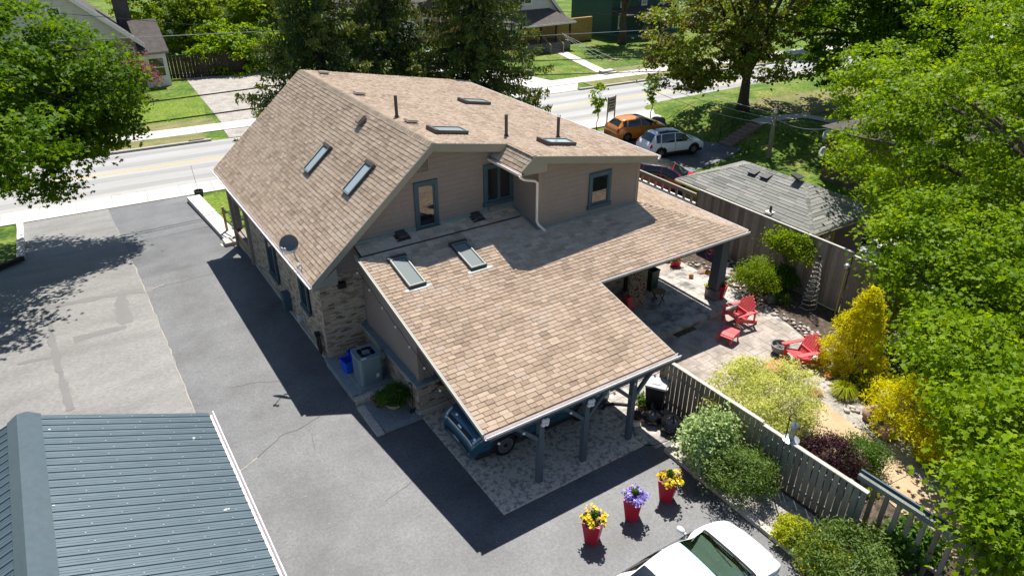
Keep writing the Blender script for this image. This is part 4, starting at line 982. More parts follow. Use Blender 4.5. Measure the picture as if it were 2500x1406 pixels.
def shrub(name, label, base, r, h_, mat, n, size, seed, shape=KITE, prof='round', ry=None, cat='shrub', rcl=.16, per=14, group=None, up=.5, ran=.7, stems=True, airy=0., flatv=.7):
    rg = np.random.default_rng(seed); t = thing(name, label, cat, base, 0, group); ry = ry or r; n = int(n*1.4); ncl = max(4, n//per)
    d = rg.normal(size=(ncl, 3)); d[:, 2] = np.abs(d[:, 2])*.9-.15; d /= np.linalg.norm(d, axis=1, keepdims=True); f = rg.uniform(.3-.2*airy, 1, (ncl, 1))**.4*(1+rg.normal(size=(ncl, 1))*.09)*lumps(d, rg, .2)
    b = np.array(base, float)
    if prof == 'round': C = b+(0, 0, h_*.42)+d*f*np.array((r, ry, h_*.56))
    elif prof == 'cone':
        z = rg.uniform(.02, 1, ncl)**1.35; a = rg.uniform(0, 6.28, ncl); q = (1-z)**.8*(.75+.25*np.sin(3*a+seed))*rg.uniform(.55, 1.05, ncl)+.05
        C = b+np.stack([r*q*np.cos(a), ry*q*np.sin(a), h_*z], 1); d = np.stack([np.cos(a), np.sin(a), .4+0*a], 1)
    elif prof == 'umbrella':
        a = rg.uniform(0, 6.28, ncl); q = np.sqrt(rg.uniform(0, 1, ncl)); lay = rg.choice([.55, .7, .82, .95], ncl)
        C = b+np.stack([r*q*np.cos(a), ry*q*np.sin(a), h_*(lay-.28*q*q)+rg.normal(size=ncl)*.04], 1); d = np.stack([np.cos(a)*q, np.sin(a)*q, 1+0*a], 1)
    C[:, 2] = np.maximum(C[:, 2], b[2]+.05)
    V, ti = crown_mesh(rg, C, d, per, rcl, size, shape, up=up, ran=ran, flatv=flatv)
    V = V.copy(); V[:, 2] = np.maximum(V[:, 2], b[2]+.012)
    me = fastmesh('foliage', V, len(shape), ti); me.materials.append(M[mat]); wobj('foliage', me, None, t)
    if stems:
        s = MB()
        for i in rg.choice(ncl, min(ncl, 9), replace=False):
            e = C[i]; s.tube([b+rg.normal(size=3)*(.03, .03, 0), b*.45+e*.55+(0, 0, .05), e], [.022, .014, .005], 5)
        wobj('stem', s, M['twig'], t)
    return t
def tuft(name, label, base, r, h_, mat, n, seed, group=None, cat='ornamental grass'):
    rg = np.random.default_rng(seed); t = thing(name, label, cat, base, 0, group); V = []; b = np.array(base, float); TI = []
    for i in range(n):
        a = rg.uniform(0, 6.28); L_ = r*rg.uniform(.5, 1.15); d = np.array((math.cos(a), math.sin(a), 0)); sd_ = np.array((-d[1], d[0], 0))*.011; hh = h_*rg.uniform(.6, 1.1); p0 = b+d*rg.uniform(0, r*.25); ti = rg.random()
        q = [p0, p0+d*L_*.4+(0,0,hh), p0+d*L_+(0,0,hh*.55)]
        V += [q[0]-sd_, q[0]+sd_, q[1]+sd_, q[1]-sd_, q[1]-sd_, q[1]+sd_, q[2]+sd_*.2, q[2]-sd_*.2]; TI += [ti, ti]
    me = fastmesh('blades', np.array(V), 4, TI); me.materials.append(M[mat]); wobj('blades', me, None, t); return t
# ---- large trees
def lp(px, py, t): q = CAMP+ray(px, py)*t; return tuple(float(v) for v in q)
tree('maple_tree', 'large bright green maple filling the right edge of the picture', (29.5, 7.0, -2), (29, 8.2, 5.5), .38,
     [(lp(2405, 330, 29), (5.1, 5.1, 3.9), 420), (lp(2350, 640, 24), (3.3, 3.3, 2.2), 250), (lp(2430, 890, 19.5), (2.0, 2.0, 1.5), 110), (lp(2490, 1190, 15), (1.2, 1.2, 1.1), 60), (lp(2500, 60, 30), (4.6, 4.6, 3.0), 150), (lp(2225, 305, 31), (2.3, 2.3, 2.0), 100), (lp(2150, 190, 34), (2.6, 2.6, 1.8), 80), (lp(2290, 500, 27), (2.8, 2.8, 1.9), 110), (lp(2440, 520, 26), (3.4, 3.4, 2.2), 130), (lp(2420, 760, 22), (2.4, 2.4, 1.6), 110), (lp(2475, 1040, 17), (1.5, 1.5, 1.2), 70), (lp(2480, 1330, 14), (.8, .8, .7), 26)], 74, .58, .17, 'leaf_maple', 11, MAPLE, nl=14, tipn=420)
tree('maple_tree', 'dark green maple beside the road with leaves hanging over the bank', (53.5, 31, H(53.5, 31)), (53, 31.5, 6), .35,
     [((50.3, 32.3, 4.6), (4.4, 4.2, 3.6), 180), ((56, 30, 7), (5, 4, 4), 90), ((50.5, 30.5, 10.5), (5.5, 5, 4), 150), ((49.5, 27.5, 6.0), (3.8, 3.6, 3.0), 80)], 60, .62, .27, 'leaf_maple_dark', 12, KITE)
tr_ = gp(1813, 268)
tree('maple_tree', 'reddish maple with a bare dark trunk standing on the bank by the road', tr_, (tr_[0]-.3, tr_[1], tr_[2]+4.3), .42,
     [((tr_[0]-2.8, tr_[1]+1.2, 5.0), (4.9, 4.4, 3.4), 240), ((tr_[0]-5.2, tr_[1]+1.2, 3.0), (3.0, 2.6, 1.9), 80), ((tr_[0]+1.2, tr_[1], 4.6), (2.6, 2.6, 3.0), 60), ((tr_[0]-.5, tr_[1]+1, 7.5), (4.5, 4, 3), 90), ((tr_[0]+3.2, tr_[1]-1, 11), (5.2, 5.2, 4), 150)], 60, .55, .24, 'leaf_red', 13, KITE)
tree('maple_tree', 'broad green maple overhanging the driveway from the left edge', (-8.2, 36.0, H(-8, 36)), (-6.5, 35.0, 7), .40,
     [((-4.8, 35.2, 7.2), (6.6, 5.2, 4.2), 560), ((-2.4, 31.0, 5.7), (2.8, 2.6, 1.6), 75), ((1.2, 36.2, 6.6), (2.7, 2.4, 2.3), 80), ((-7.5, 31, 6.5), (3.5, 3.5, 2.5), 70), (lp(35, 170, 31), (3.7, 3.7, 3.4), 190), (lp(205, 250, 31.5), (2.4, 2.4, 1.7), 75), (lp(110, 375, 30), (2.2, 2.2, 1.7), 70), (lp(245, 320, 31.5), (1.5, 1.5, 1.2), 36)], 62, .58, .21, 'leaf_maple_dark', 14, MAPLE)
# background trees across the street
BGT = [(lp(430, 40, 78), (5.6, 4, 4.6), 'bright green leafy tree beside the dark board fence across the street', 'leaf_bright'),
       (lp(655, 60, 76), (5.2, 4.0, 4.6), 'yellow green tree above the gravel drive across the street', 'leaf_bright'),
       (lp(590, 135, 69), (4.6, 3.2, 3.3), 'dense bushy tree growing down to the gravel drive', 'leaf_maple'),
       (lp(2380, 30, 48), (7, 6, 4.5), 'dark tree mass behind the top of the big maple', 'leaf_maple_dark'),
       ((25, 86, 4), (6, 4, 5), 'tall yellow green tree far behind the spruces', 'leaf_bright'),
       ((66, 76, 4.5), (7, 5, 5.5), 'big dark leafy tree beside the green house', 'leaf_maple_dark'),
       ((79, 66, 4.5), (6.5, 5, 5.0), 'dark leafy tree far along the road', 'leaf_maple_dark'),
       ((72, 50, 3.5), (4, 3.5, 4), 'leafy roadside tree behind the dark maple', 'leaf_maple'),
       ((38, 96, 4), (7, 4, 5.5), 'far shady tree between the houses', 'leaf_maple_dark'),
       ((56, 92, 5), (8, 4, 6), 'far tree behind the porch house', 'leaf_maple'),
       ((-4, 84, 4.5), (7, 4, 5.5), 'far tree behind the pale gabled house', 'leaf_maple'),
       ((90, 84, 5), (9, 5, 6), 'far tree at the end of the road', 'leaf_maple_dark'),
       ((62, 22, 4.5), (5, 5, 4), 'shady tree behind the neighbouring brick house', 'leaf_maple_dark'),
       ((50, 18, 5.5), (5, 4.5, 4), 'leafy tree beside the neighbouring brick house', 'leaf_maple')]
for i, (c, r, lb, mt) in enumerate(BGT):
    zb = H(c[0], c[1]); tree('leafy_tree', lb, (c[0], c[1], zb), (c[0], c[1], c[2]), .22, [(c, r, int(34*r[0]*r[2]**.5/2*(1.7 if i < 4 else 1)))], 46, .6, .32, mt, 40+i, KITE, nl=14)
spruce('dark spruce with drooping boughs on the left behind the roof', (12.0, 35.6, H(12, 35.6)), 17, 5.6, 21, dens_=1.2)
spruce('dark spruce with a bare lower trunk in the middle behind the roof', (16.4, 37.8, H(16.4, 37.8)), 17, 4.8, 22, dens_=1.1)
spruce('tall dark spruce on the right behind the roof ridge', (20.7, 35.4, H(20.7, 35.4)), 18, 5.8, 23, dens_=1.2)
sp_ = gp(1517, 108)
tree('pine_tree', 'grey trunked conifer on the lawn in front of the green house', sp_, (sp_[0], sp_[1], 6), .42, [((sp_[0], sp_[1], 6.2), (5.0, 4.0, 2.6), 120)], 50, .6, .36, 'leaf_yew', 61, KITE)
# young street trees
for i, (px, py, lb) in enumerate(((1457, 318, 'slender young tree beside the notice board'), (1588, 290, 'slender young tree nearest the boulder'))):
    b = gp(px, py); tree('young_tree', lb, b, (b[0], b[1], b[2]+2.6), .035, [((b[0], b[1], b[2]+2.55), (.55, .5, 1.0), 26), ((b[0], b[1], b[2]+1.5), (.3, .3, .5), 8)], 16, .2, .2, 'leaf_maple', 70+i, KITE, group='young street trees', nl=8, bark='twig')
b = gp(327, 342); tree('young_tree', 'bare young tree growing out of the far boulevard', b, (b[0], b[1], b[2]+3.2), .05, [((b[0], b[1], b[2]+3.6), (.8, .8, 1.1), 8)], 6, .2, .15, 'leaf_pink', 75, KITE, nl=8, bark='twig')
# ---- garden shrubs
shrub('barberry_shrub', 'pinkish red shrub on the lawn of the gabled house', gp(345, 238), 1.7, 3.6, 'leaf_pink', 2600, .16, 101, rcl=.3, up=.3)
shrub('golden_cypress', 'large golden yellow cypress behind the red chair by the fence', gp(2078, 905), 1.4, 3.0, 'leaf_gold', 12000, .11, 102, SPRAY, 'cone', rcl=.17, per=40)
shrub('golden_cypress', 'golden yellow cypress beside the gravel strip under the big maple', gp(2235, 1075), 1.35, 1.8, 'leaf_gold', 9500, .105, 103, SPRAY, 'round', rcl=.18, per=22)
shrub('golden_cypress', 'small golden cypress near the railing at the right', gp(2290, 1120), .7, .9, 'leaf_gold', 2500, .10, 104, SPRAY, 'round', rcl=.15, per=20)
shrub('variegated_shrub', 'cream and green variegated shrub under the maple by the far fence', gp(2235, 905), 1.05, 1.75, 'leaf_variegated', 4200, .085, 105, rcl=.18)
shrub('variegated_shrub', 'pale variegated shrub in the gravel bed beside the rubbish bags', gp(1712, 1140), .78, 1.75, 'leaf_variegated', 5600, .085, 106, rcl=.17, ry=.72)
shrub('yew_shrub', 'dark green spreading yew in the gravel bed against the slatted fence', gp(1805, 1196), .86, 1.3, 'leaf_yew', 6500, .085, 107, SPRAY, ry=.72, rcl=.16)
shrub('pale_maple', 'pale yellow laceleaf maple spreading over the patio behind the fence', gp(1846, 1035), 1.75, 1.85, 'leaf_pale', 15000, .10, 108, SPRAY, 'umbrella', ry=1.45, cat='small tree', rcl=.3, per=95, airy=.5, flatv=.3)
shrub('purple_maple', 'dark purple weeping maple mound beside the tan path', gp(2022, 1150), .72, 1.0, 'leaf_purple', 5200, .085, 109, SPRAY, up=.2, rcl=.15)
shrub('laceleaf_maple', 'green weeping laceleaf mound behind the purple one', gp(2090, 1150), .68, 1.05, 'leaf_green', 4600, .08, 110, SPRAY, up=.2, rcl=.15)
shrub('spirea_shrub', 'round yellow green shrub beside the white car', gp(1930, 1322), .42, .68, 'leaf_lime', 2600, .06, 111, rcl=.1)
shrub('juniper_shrub', 'wide feathery juniper below the timber railing', gp(2075, 1400), 1.15, .95, 'leaf_yew', 6000, .11, 112, SPRAY, ry=1.0, rcl=.2)
shrub('juniper_shrub', 'yellow tipped juniper at the bottom edge beside the railing', gp(2010, 1385), .6, .7, 'leaf_lime', 2600, .09, 113, SPRAY, rcl=.15)
shrub('ivy_clump', 'dark leafy clump behind the railing posts', gp(2215, 1350), .6, .8, 'leaf_green', 1500, .11, 114, rcl=.2)
shrub('pine_shrub', 'soft green dwarf pine beside the river stones', gp(1848, 725), .78, 1.6, 'leaf_bright', 4600, .10, 115, SPRAY, rcl=.16, up=.7)
shrub('green_shrub', 'low dark green shrub between dwarf pine and far fence', gp(1912, 705), .65, 1.0, 'leaf_green', 2600, .085, 116, rcl=.16)
shrub('spiky_tuft', 'small spiky green tuft in the mulch', gp(1908, 738), .34, .4, 'leaf_yew', 700, .09, 117, SPRAY, rcl=.1, cat='plant')
shrub('red_groundcover', 'dark red low groundcover below the variegated shrub', gp(2330, 940), .9, .35, 'leaf_purple', 1700, .07, 118, rcl=.12, cat='plant')
shrub('leafy_perennial', 'leafy green perennial clump beside the striped grass', gp(2125, 945), .55, .4, 'leaf_green', 1300, .08, 119, rcl=.12, cat='plant')
shrub('yellow_perennial', 'small yellow plant by the stone pagoda', gp(1915, 1060), .28, .35, 'leaf_gold', 700, .06, 120, rcl=.1, cat='plant')
shrub('yellow_perennial', 'yellow tips spilling at the foot of the green weeping mound', gp(2120, 1195), .3, .25, 'leaf_lime', 600, .06, 121, rcl=.1, cat='plant')
for i, (px, py, r, mt, lb) in enumerate(((2058, 965, .42, 'leaf_lime', 'bright yellow mound of striped grass at the patio edge'), (2165, 945, .45, 'leaf_lime', 'green yellow grass mound behind the yellow one'), (2262, 1128, .36, 'leaf_lime', 'grass tuft at the edge of the gravel strip'))):
    tuft('grass_mound', lb, gp(px, py), r, .4, mt, 420, 130+i)
v_ = ap(1940, 585, 0, 22.42)
shrub('climbing_vine', 'green vine spilling over the tall board fence', (22.1, v_[1], 1.25), .35, 1.3, 'leaf_bright', 2600, .085, 140, rcl=.2, ry=.95, cat='vine')
# loose straw pile
tuft('straw_pile', 'small heap of brown clippings on the pale patio', gp(1990, 960, .05), .28, .06, 'basket', 160, 141, cat='clippings')
# ---------------------------------------------------------------- vehicles
def pchip(xk, yk, x):
    xk = np.asarray(xk, float); yk = np.asarray(yk, float); x = np.asarray(x, float); h_ = np.diff(xk); dl = np.diff(yk)/h_
    m_ = np.zeros(len(xk)); m_[0], m_[-1] = dl[0], dl[-1]
    for i in range(1, len(xk)-1):
        m_[i] = 0 if dl[i-1]*dl[i] <= 0 else 2*dl[i-1]*dl[i]/(dl[i-1]+dl[i])
    i = np.clip(np.searchsorted(xk, x, 'right')-1, 0, len(xk)-2); t = (x-xk[i])/h_[i]
    return (2*t**3-3*t**2+1)*yk[i]+(t**3-2*t**2+t)*h_[i]*m_[i]+(-2*t**3+3*t**2)*yk[i+1]+(t**3-t**2)*h_[i]*m_[i+1]
def spch(Y, t):
    """scalar monotone cubic through equally spaced values"""
    n = len(Y); i = min(n-2, max(0, int(t))); f = t-i
    def sl(k):
        if k <= 0: return Y[1]-Y[0]
        if k >= n-1: return Y[-1]-Y[-2]
        a, b = Y[k]-Y[k-1], Y[k+1]-Y[k]; return 0. if a*b <= 0 else 2*a*b/(a+b)
    m0, m1 = sl(i), sl(i+1); f2 = f*f; f3 = f2*f
    return (2*f3-3*f2+1)*Y[i]+(f3-2*f2+f)*m0+(-2*f3+3*f2)*Y[i+1]+(f3-f2)*m1
class CarShape:
    """rows: s, x, top z, half width, roof-edge half width, belt z"""
    def __init__(s, rows, sill=.22):
        s.R = np.array(rows, float); s.sill = sill; s.um = s.R[-1, 0]; s.N = 600
        s.T = np.stack([pchip(s.R[:, 0], s.R[:, k], np.linspace(0, s.um, s.N+1)) for k in range(1, 6)], 1).tolist()
    def sec(s, u):
        t = min(max(u, 0), s.um)/s.um*s.N; i = min(s.N-1, int(t)); f = t-i
        x, zt, w, yr, zb = [a+(b-a)*f for a, b in zip(s.T[i], s.T[i+1])]
        zb = min(zb, zt-.025); zm = min(.62, zb-.06); sl = min(s.sill, zm-.08)
        crown = .045 if zt > 1.1 else .03
        return x, [(0, zt), (yr*.55, zt-crown*.25), (yr*.9, zt-crown*.8), (yr, zt-crown-.03), (w*.955, zb), (w, zm), (w*.985, (zm+sl)/2), (w*.93, sl)]
    def at(s, u, v):
        """v in [-7,7]; sign = side"""
        x, P = s.sec(u); a = min(abs(v), 7); y = spch([p[0] for p in P], a); zz_ = [p[1] for p in P]
        i = min(6, int(a)); z = zz_[i]+(zz_[i+1]-zz_[i])*(a-i) if a < 3.01 else spch(zz_, a)
        return np.array((x, math.copysign(y, v) if v else 0., z))
    def nrm(s, u, v):
        e = .02; a = s.at(u+e, v)-s.at(u-e, v); b = s.at(u, v+e*2)-s.at(u, v-e*2); n = np.cross(b, a); l = np.linalg.norm(n)
        n = n/l if l > 1e-9 else np.array((0,0,1.)); c = s.at(u, v)-np.array((0, 0, .6)); 
        return n if np.dot(n, c) > 0 or abs(n[0]) > .8 else -n
def patch(sh, u0, u1, v0, v1, nu, nv, off, us=None):
    """u bounds may be functions of v-fraction"""
    vs = []
    for j in range(nv+1):
        fv = j/nv; v = v0+(v1-v0)*fv; a = u0(fv) if callable(u0) else u0; b = u1(fv) if callable(u1) else u1
        for i in range(nu+1):
            u = a+(b-a)*i/nu; p = sh.at(u, v); n = sh.nrm(u, v); c = p-np.array((p[0]*.85, 0, .55))
            if np.dot(n, c) < 0: n = -n
            vs.append(p+n*off)
    return vs, [(j*(nu+1)+i, j*(nu+1)+i+1, (j+1)*(nu+1)+i+1, (j+1)*(nu+1)+i) for j in range(nv) for i in range(nu)]
def make_car(name, label, loc, rz, rows, paint, wheels, wr, L, W, suv=True, roof=None, two=None, glass='glass_car', shield=None, spokes=5, clear=False, seams=True):
    t = thing(name, label, 'car', loc, rz); sh = CarShape(rows, .24 if suv else .18); umax = rows[-1][0]
    NU = 96; vv = np.concatenate([np.linspace(0, 3, 10), np.linspace(3, 4, 6)[1:], np.linspace(4, 7, 13)[1:]])
    vv = np.concatenate([-vv[::-1], vv[1:]]); nv = len(vv); V = []
    for i in range(NU+1):
        u = umax*i/NU
        for v in vv: V.append(sh.at(u, v))
    F = []; ra = wr+.06; us_ = (two['us'][0]+.08, two['us'][1]-.06)
    for i in range(NU):
        for j in range(nv-1):
            q = (i*nv+j, (i+1)*nv+j, (i+1)*nv+j+1, i*nv+j+1); c = np.mean([V[k] for k in q], 0)
            if any(math.hypot(c[0]-wx, c[2]-wr) < ra for wx in wheels) and abs(c[1]) > W*.3: continue
            if clear and us_[0] < umax*(i+.5)/NU < us_[1] and max(abs(vv[j]), abs(vv[j+1])) < 2.7: continue
            F.append(q)
    for i0 in (0, NU): F.append(tuple(i0*nv+j for j in range(nv))[::(1 if i0 == 0 else -1)])
    m_ = MB(); m_.add(V, F); obj('body', m_, M[paint], t, autosm=45)
    # cabin u-ranges from rows by markers
    mk_ = two
    us = mk_['us']; ur = mk_['ur']
    s = MB(); a, b = us; f0 = lambda fv: a[0]+(a[1]-a[0])*0; 
    vs, fs = patch(sh, us[0], us[1], -2.85, 2.85, 14, 14, .006); s.add(vs, fs); obj('windshield', s, M[shield or glass], t, smooth=True)
    s = MB(); vs, fs = patch(sh, ur[0], ur[1], -2.7, 2.7, 8, 12, .006); s.add(vs, fs); obj('rear_window', s, M[glass], t, smooth=True)
    for sgn in (-1, 1):
        for (ua, ub, la, lb) in mk_['side']:
            s = MB(); vs, fs = patch(sh, (lambda fv, q=(ua, la): q[0]+(q[1]-q[0])*fv), (lambda fv, q=(ub, lb): q[0]+(q[1]-q[0])*fv), 3.12*sgn, 3.93*sgn, 8, 5, .006); s.add(vs, fs); obj('side_window', s, M[glass], t, smooth=True)
        for (u0, u1, v0, v1, nm, mt) in mk_['lamps']:
            s = MB(); vs, fs = patch(sh, u0, u1, v0*sgn, v1*sgn, 6, 4, .008); s.add(vs, fs); obj(nm, s, M[mt], t, smooth=True)
        # mirror
        mx, mz = mk_['mirror']; s = MB(); s.ball((mx, sgn*(W/2+.09), mz), .1, 12, 8, sc=(.8, 1.15, .7)); s.beam((mx+.02, sgn*(W/2-.06), mz-.03), (mx, sgn*(W/2+.05), mz-.02), .06, .04); obj('mirror', s, M[mk_.get('mirror_mat', paint)], t, smooth=True)
        for wx in wheels:
            # well, arch lip
            s = MB(); yo = sgn*(W/2-.02); yi = sgn*(W/2-.34); n = 20
            pts = [(wx+ra*math.cos(a_), wr+ra*math.sin(a_)) for a_ in np.linspace(-.3, math.pi+.3, n)]
            s.add([(x, yo-sgn*.02, z) for x, z in pts]+[(x, yi, z) for x, z in pts], [(i, i+1, n+i+1, n+i) for i in range(n-1)]+[tuple(n+i for i in range(n))]); obj('wheel_well', s, M['rubber'], t)
            def bodyy(x, z):
                uu = np.linspace(0, umax, 160); xx = pchip(sh.R[:, 0], sh.R[:, 1], uu); ui = float(np.interp(x, xx, uu)); x_, P = sh.sec(ui); P = np.array(P)[3:]
                return float(np.interp(z, P[::-1, 1], P[::-1, 0]))
            s = MB(); vs = []; aa = np.linspace(-.12, math.pi+.12, 25)
            for a_ in aa:
                for rr in (ra-.03, ra+(.055 if suv else .012)):
                    x, z = wx+rr*math.cos(a_), max(.2, wr+rr*math.sin(a_)); vs.append((x, sgn*(bodyy(x, z)+.012), z))
            s.add(vs, [(2*i, 2*i+1, 2*i+3, 2*i+2) for i in range(24)]); obj('arch_trim', s, M['dark_plastic' if suv else paint], t)
            w = MB(); yc = sgn*(W/2-.115); w.lathe([(wr*.60, -.10), (wr*.9, -.105), (wr, -.07), (wr, .07), (wr*.9, .105), (wr*.60, .10)], (wx, yc, wr), 28, 'y', caps=False); wh = obj('wheel', w, M['tyre'], t, autosm=40)
            rmb = MB(); yf = yc+sgn*.085; rmb.lathe([(wr*.64, -.02), (wr*.66, .02), (wr*.56, .02), (wr*.54, -.02)], (wx, yf, wr), 28, 'y', caps=False)
            for k in range(spokes*2):
                a_ = 2*math.pi*(k//2)/spokes+(.16 if k % 2 else -.16); rmb.beam((wx, yf, wr), (wx+wr*.6*math.cos(a_), yf, wr+wr*.6*math.sin(a_)), .03, .045, up=(0, 1, 0))
            rmb.lathe([(.0, -.015), (.075, -.015), (.075, .02), (0, .02)], (wx, yf, wr), 14, 'y', caps=False); obj('rim', rmb, M['alloy'], wh)
            d = MB(); d.lathe([(0, -.01), (wr*.6, -.01), (wr*.6, .0), (0, .0)], (wx, yf-sgn*.03, wr), 20, 'y', caps=False); obj('brake_disc', d, M['black_plastic'], wh)
    if seams:
        for sgn in (-1, 1):
            for u in mk_['seams']:
                s = MB(); vs, fs = patch(sh, u-.014, u+.014, 3.98*sgn, 6.3*sgn, 1, 10, .004); s.add(vs, fs); obj('door_seam', s, M['rubber'], t)
            for u in mk_['handles']:
                s = MB(); vs, fs = patch(sh, u-.12, u+.12, 4.45*sgn, 4.6*sgn, 3, 1, .02); s.add(vs, fs); obj('door_handle', s, M[paint], t)
        s = MB(); vs, fs = patch(sh, mk_['bonnet'], mk_['bonnet']+.02, -3, 3, 1, 16, .004); s.add(vs, fs); obj('bonnet_seam', s, M['rubber'], t)
    if roof:
        s = MB(); vs, fs = patch(sh, roof[0], roof[1], -2.6, 2.6, 12, 12, .005); s.add(vs, fs); obj('roof_panel', s, M[roof[2]], t, smooth=True)
    if suv:
        for sgn in (-1, 1):
            P = [sh.at(u, 2.55*sgn)+np.array((0, 0, .045)) for u in np.linspace(mk_['rails'][0], mk_['rails'][1], 8)]; P = [P[0]-np.array((0,0,.05))]+P+[P[-1]-np.array((0,0,.05))]
            s = MB(); s.tube(P, .018, 6); obj('roof_rail', s, M['dark_plastic'], t, smooth=True)
            s = MB(); vs, fs = patch(sh, mk_['sill'][0], mk_['sill'][1], 6.2*sgn, 7*sgn, 12, 2, .012); s.add(vs, fs); obj('sill_trim', s, M['dark_plastic'], t)
    s = MB(); s.box((-L/2+.12, -W/2+.12, .16), (L/2-.15, W/2-.12, .3)); obj('underbody', s, M['rubber'], t)
    return t, sh
# rows: s, x, ztop, half width, roof-edge half width, belt z        (front is +x)
def suv_rows(L, W, Hh):
    h = L/2; w = W/2
    return [(0, -h+.05, .36, w*.80, w*.6, .33), (.5, -h, .62, w*.90, w*.72, .58), (1, -h+.06, .90, w*.95, w*.78, .85), (1.6, -h+.16, 1.06, w*.97, w*.76, 1.0),
            (2.4, -h+.55, Hh-.12, w*.99, w*.62, 1.04), (3, -h+.85, Hh-.02, w, w*.66, 1.02), (4, -h+1.7, Hh, w, w*.70, .99), (5, -h+2.45, Hh-.05, w, w*.70, .97),
            (5.6, -h+2.85, Hh-.20, w, w*.70, .96), (6.4, -h+3.42, 1.12, w*.995, w*.80, .95), (6.8, -h+3.6, 1.05, w*.99, w*.84, .94), (7.6, h-.55, .96, w*.97, w*.82, .88),
            (8.2, h-.2, .84, w*.92, w*.76, .78), (8.6, h-.05, .68, w*.86, w*.70, .62), (9, h, .48, w*.80, w*.66, .44), (9.4, h-.04, .34, w*.76, w*.62, .31)]
SUVM = dict(us=(5.35, 6.55), ur=(1.75, 2.45), side=[(4.5, 5.75, 4.45, 6.35), (3.25, 4.4, 3.1, 4.35), (2.55, 3.15, 2.35, 2.98)], seams=(3.05, 4.43, 6.3), handles=(3.3, 4.75), bonnet=8.1, rails=(2.8, 4.9), sill=(1.2, 8.2), mirror=(.72, 1.06),
            lamps=[(7.95, 8.42, 3.05, 3.75, 'headlight', 'lamp_clear'), (.95, 1.75, 3.3, 4.6, 'tail_light', 'lamp_red')])
b_suv, shv = make_car('parked_suv', 'dark blue SUV parked nose out under the carport roof', (9.37, 13.4, .048), math.pi, suv_rows(4.74, 1.86, 1.62), 'paint_blue', (-1.33, 1.36), .36, 4.74, 1.86, True, None, SUVM, spokes=10)
# grille, chrome gleam painted pale on bumper trims, badge on the blue car
for (u0, u1, v0, v1, mt, nm) in ((8.28, 8.46, -1.9, 1.9, 'black_plastic', 'upper_grille'), (8.95, 9.3, -3.2, 3.2, 'black_plastic', 'lower_grille'), (8.47, 8.54, -3.6, 3.6, 'lamp_clear', 'bumper_trim'), (9.30, 9.36, -3.6, 3.6, 'lamp_clear', 'lower_trim'), (8.33, 8.41, -.22, .22, 'chrome', 'badge')):
    s = MB(); vs, fs = patch(shv, u0, u1, v0, v1, 4, 24, .012 if nm != 'badge' else .02); s.add(vs, fs); obj(nm, s, M[mt], b_suv, smooth=True)
s = MB(); s.box((2.33, -.15, .40), (2.385, .15, .47)); obj('number_plate', s, M['grey_lid'], b_suv)
e1 = gp(1692, 381); e2 = gp(1611, 392); ang = math.atan2(e1[1]-e2[1], e1[0]-e2[0])
def side_place(f, r, wb_f, W, ang):      # wheel contacts on the car's right side -> centre of the car
    c = np.array(f[:2])-np.array((math.cos(ang), math.sin(ang)))*wb_f; n = np.array((-math.sin(ang), math.cos(ang))); c = c+n*W/2; return c
c_ = side_place(e1, e2, 1.33, 1.84, ang)
w_suv, sh2 = make_car('parked_suv', 'white SUV with dark glass roof parked on the sunken neighbouring driveway', (c_[0], c_[1], H(c_[0], c_[1])+.06), ang, suv_rows(4.5, 1.84, 1.68), 'paint_white', (-1.32, 1.33), .35, 4.5, 1.84, True, (3.1, 4.9, 'glass_car'), SUVM)
o1 = gp(1540, 345); 
h_car, sh3 = make_car('parked_hatchback', 'orange hatchback parked beside the white SUV next to the boulder', (34.9, 37.0, H(34.9, 37.0)+.06), ang+.03, suv_rows(4.35, 1.82, 1.55), 'paint_orange', (-1.27, 1.27), .33, 4.35, 1.82, False, (4.3, 4.95, 'glass_car'), SUVM)
kc_ = CAMP+ray(1628, 408)*((13.5+.55)/-ray(1628, 408)[2])
k_car, sh4 = make_car('parked_suv', 'red SUV with black roof parked behind the neighbouring garage', (kc_[0], kc_[1], H(kc_[0], kc_[1])+.06), math.radians(-52), suv_rows(4.5, 1.84, 1.66), 'paint_red', (-1.32, 1.33), .35, 4.5, 1.84, True, (2.7, 5.3, 'paint_black'), SUVM)
def sedan_rows(L, W, Hh):
    h = L/2; w = W/2
    return [(0, -h+.06, .38, w*.80, w*.6, .34), (.5, -h, .66, w*.88, w*.72, .6), (1, -h+.05, .95, w*.93, w*.76, .88), (1.5, -h+.3, 1.02, w*.96, w*.78, .94), (2.2, -h+.62, 1.06, w*.98, w*.72, .96),
            (3, -h+1.3, Hh-.08, w*.99, w*.60, .95), (3.6, -h+1.75, Hh-.01, w, w*.62, .94), (4.2, -h+2.1, Hh, w, w*.64, .93), (4.8, -h+2.45, Hh-.05, w, w*.65, .92), (5.4, -h+2.9, Hh-.25, w, w*.68, .91),
            (6.2, -h+3.38, 1.0, w*.995, w*.80, .90), (6.6, -h+3.55, .95, w*.99, w*.83, .89), (7.4, h-.55, .86, w*.955, w*.76, .8), (8, h-.25, .76, w*.86, w*.64, .7), (8.5, h-.07, .62, w*.72, w*.54, .56), (9, h, .46, w*.60, w*.46, .42), (9.4, h-.05, .3, w*.56, w*.42, .27)]
SEDM = dict(us=(4.72, 6.3), ur=(2.3, 3.15), side=[(4.15, 5.2, 4.1, 6.05), (2.95, 4.05, 2.7, 4.0)], seams=(2.9, 4.08, 6.0), handles=(3.2, 4.4), bonnet=7.9, mirror=(.72, .98), lamps=[(7.7, 8.3, 3.7, 4.6, 'headlight', 'lamp_clear'), (.9, 1.4, 3.2, 4.5, 'tail_light', 'lamp_red')])
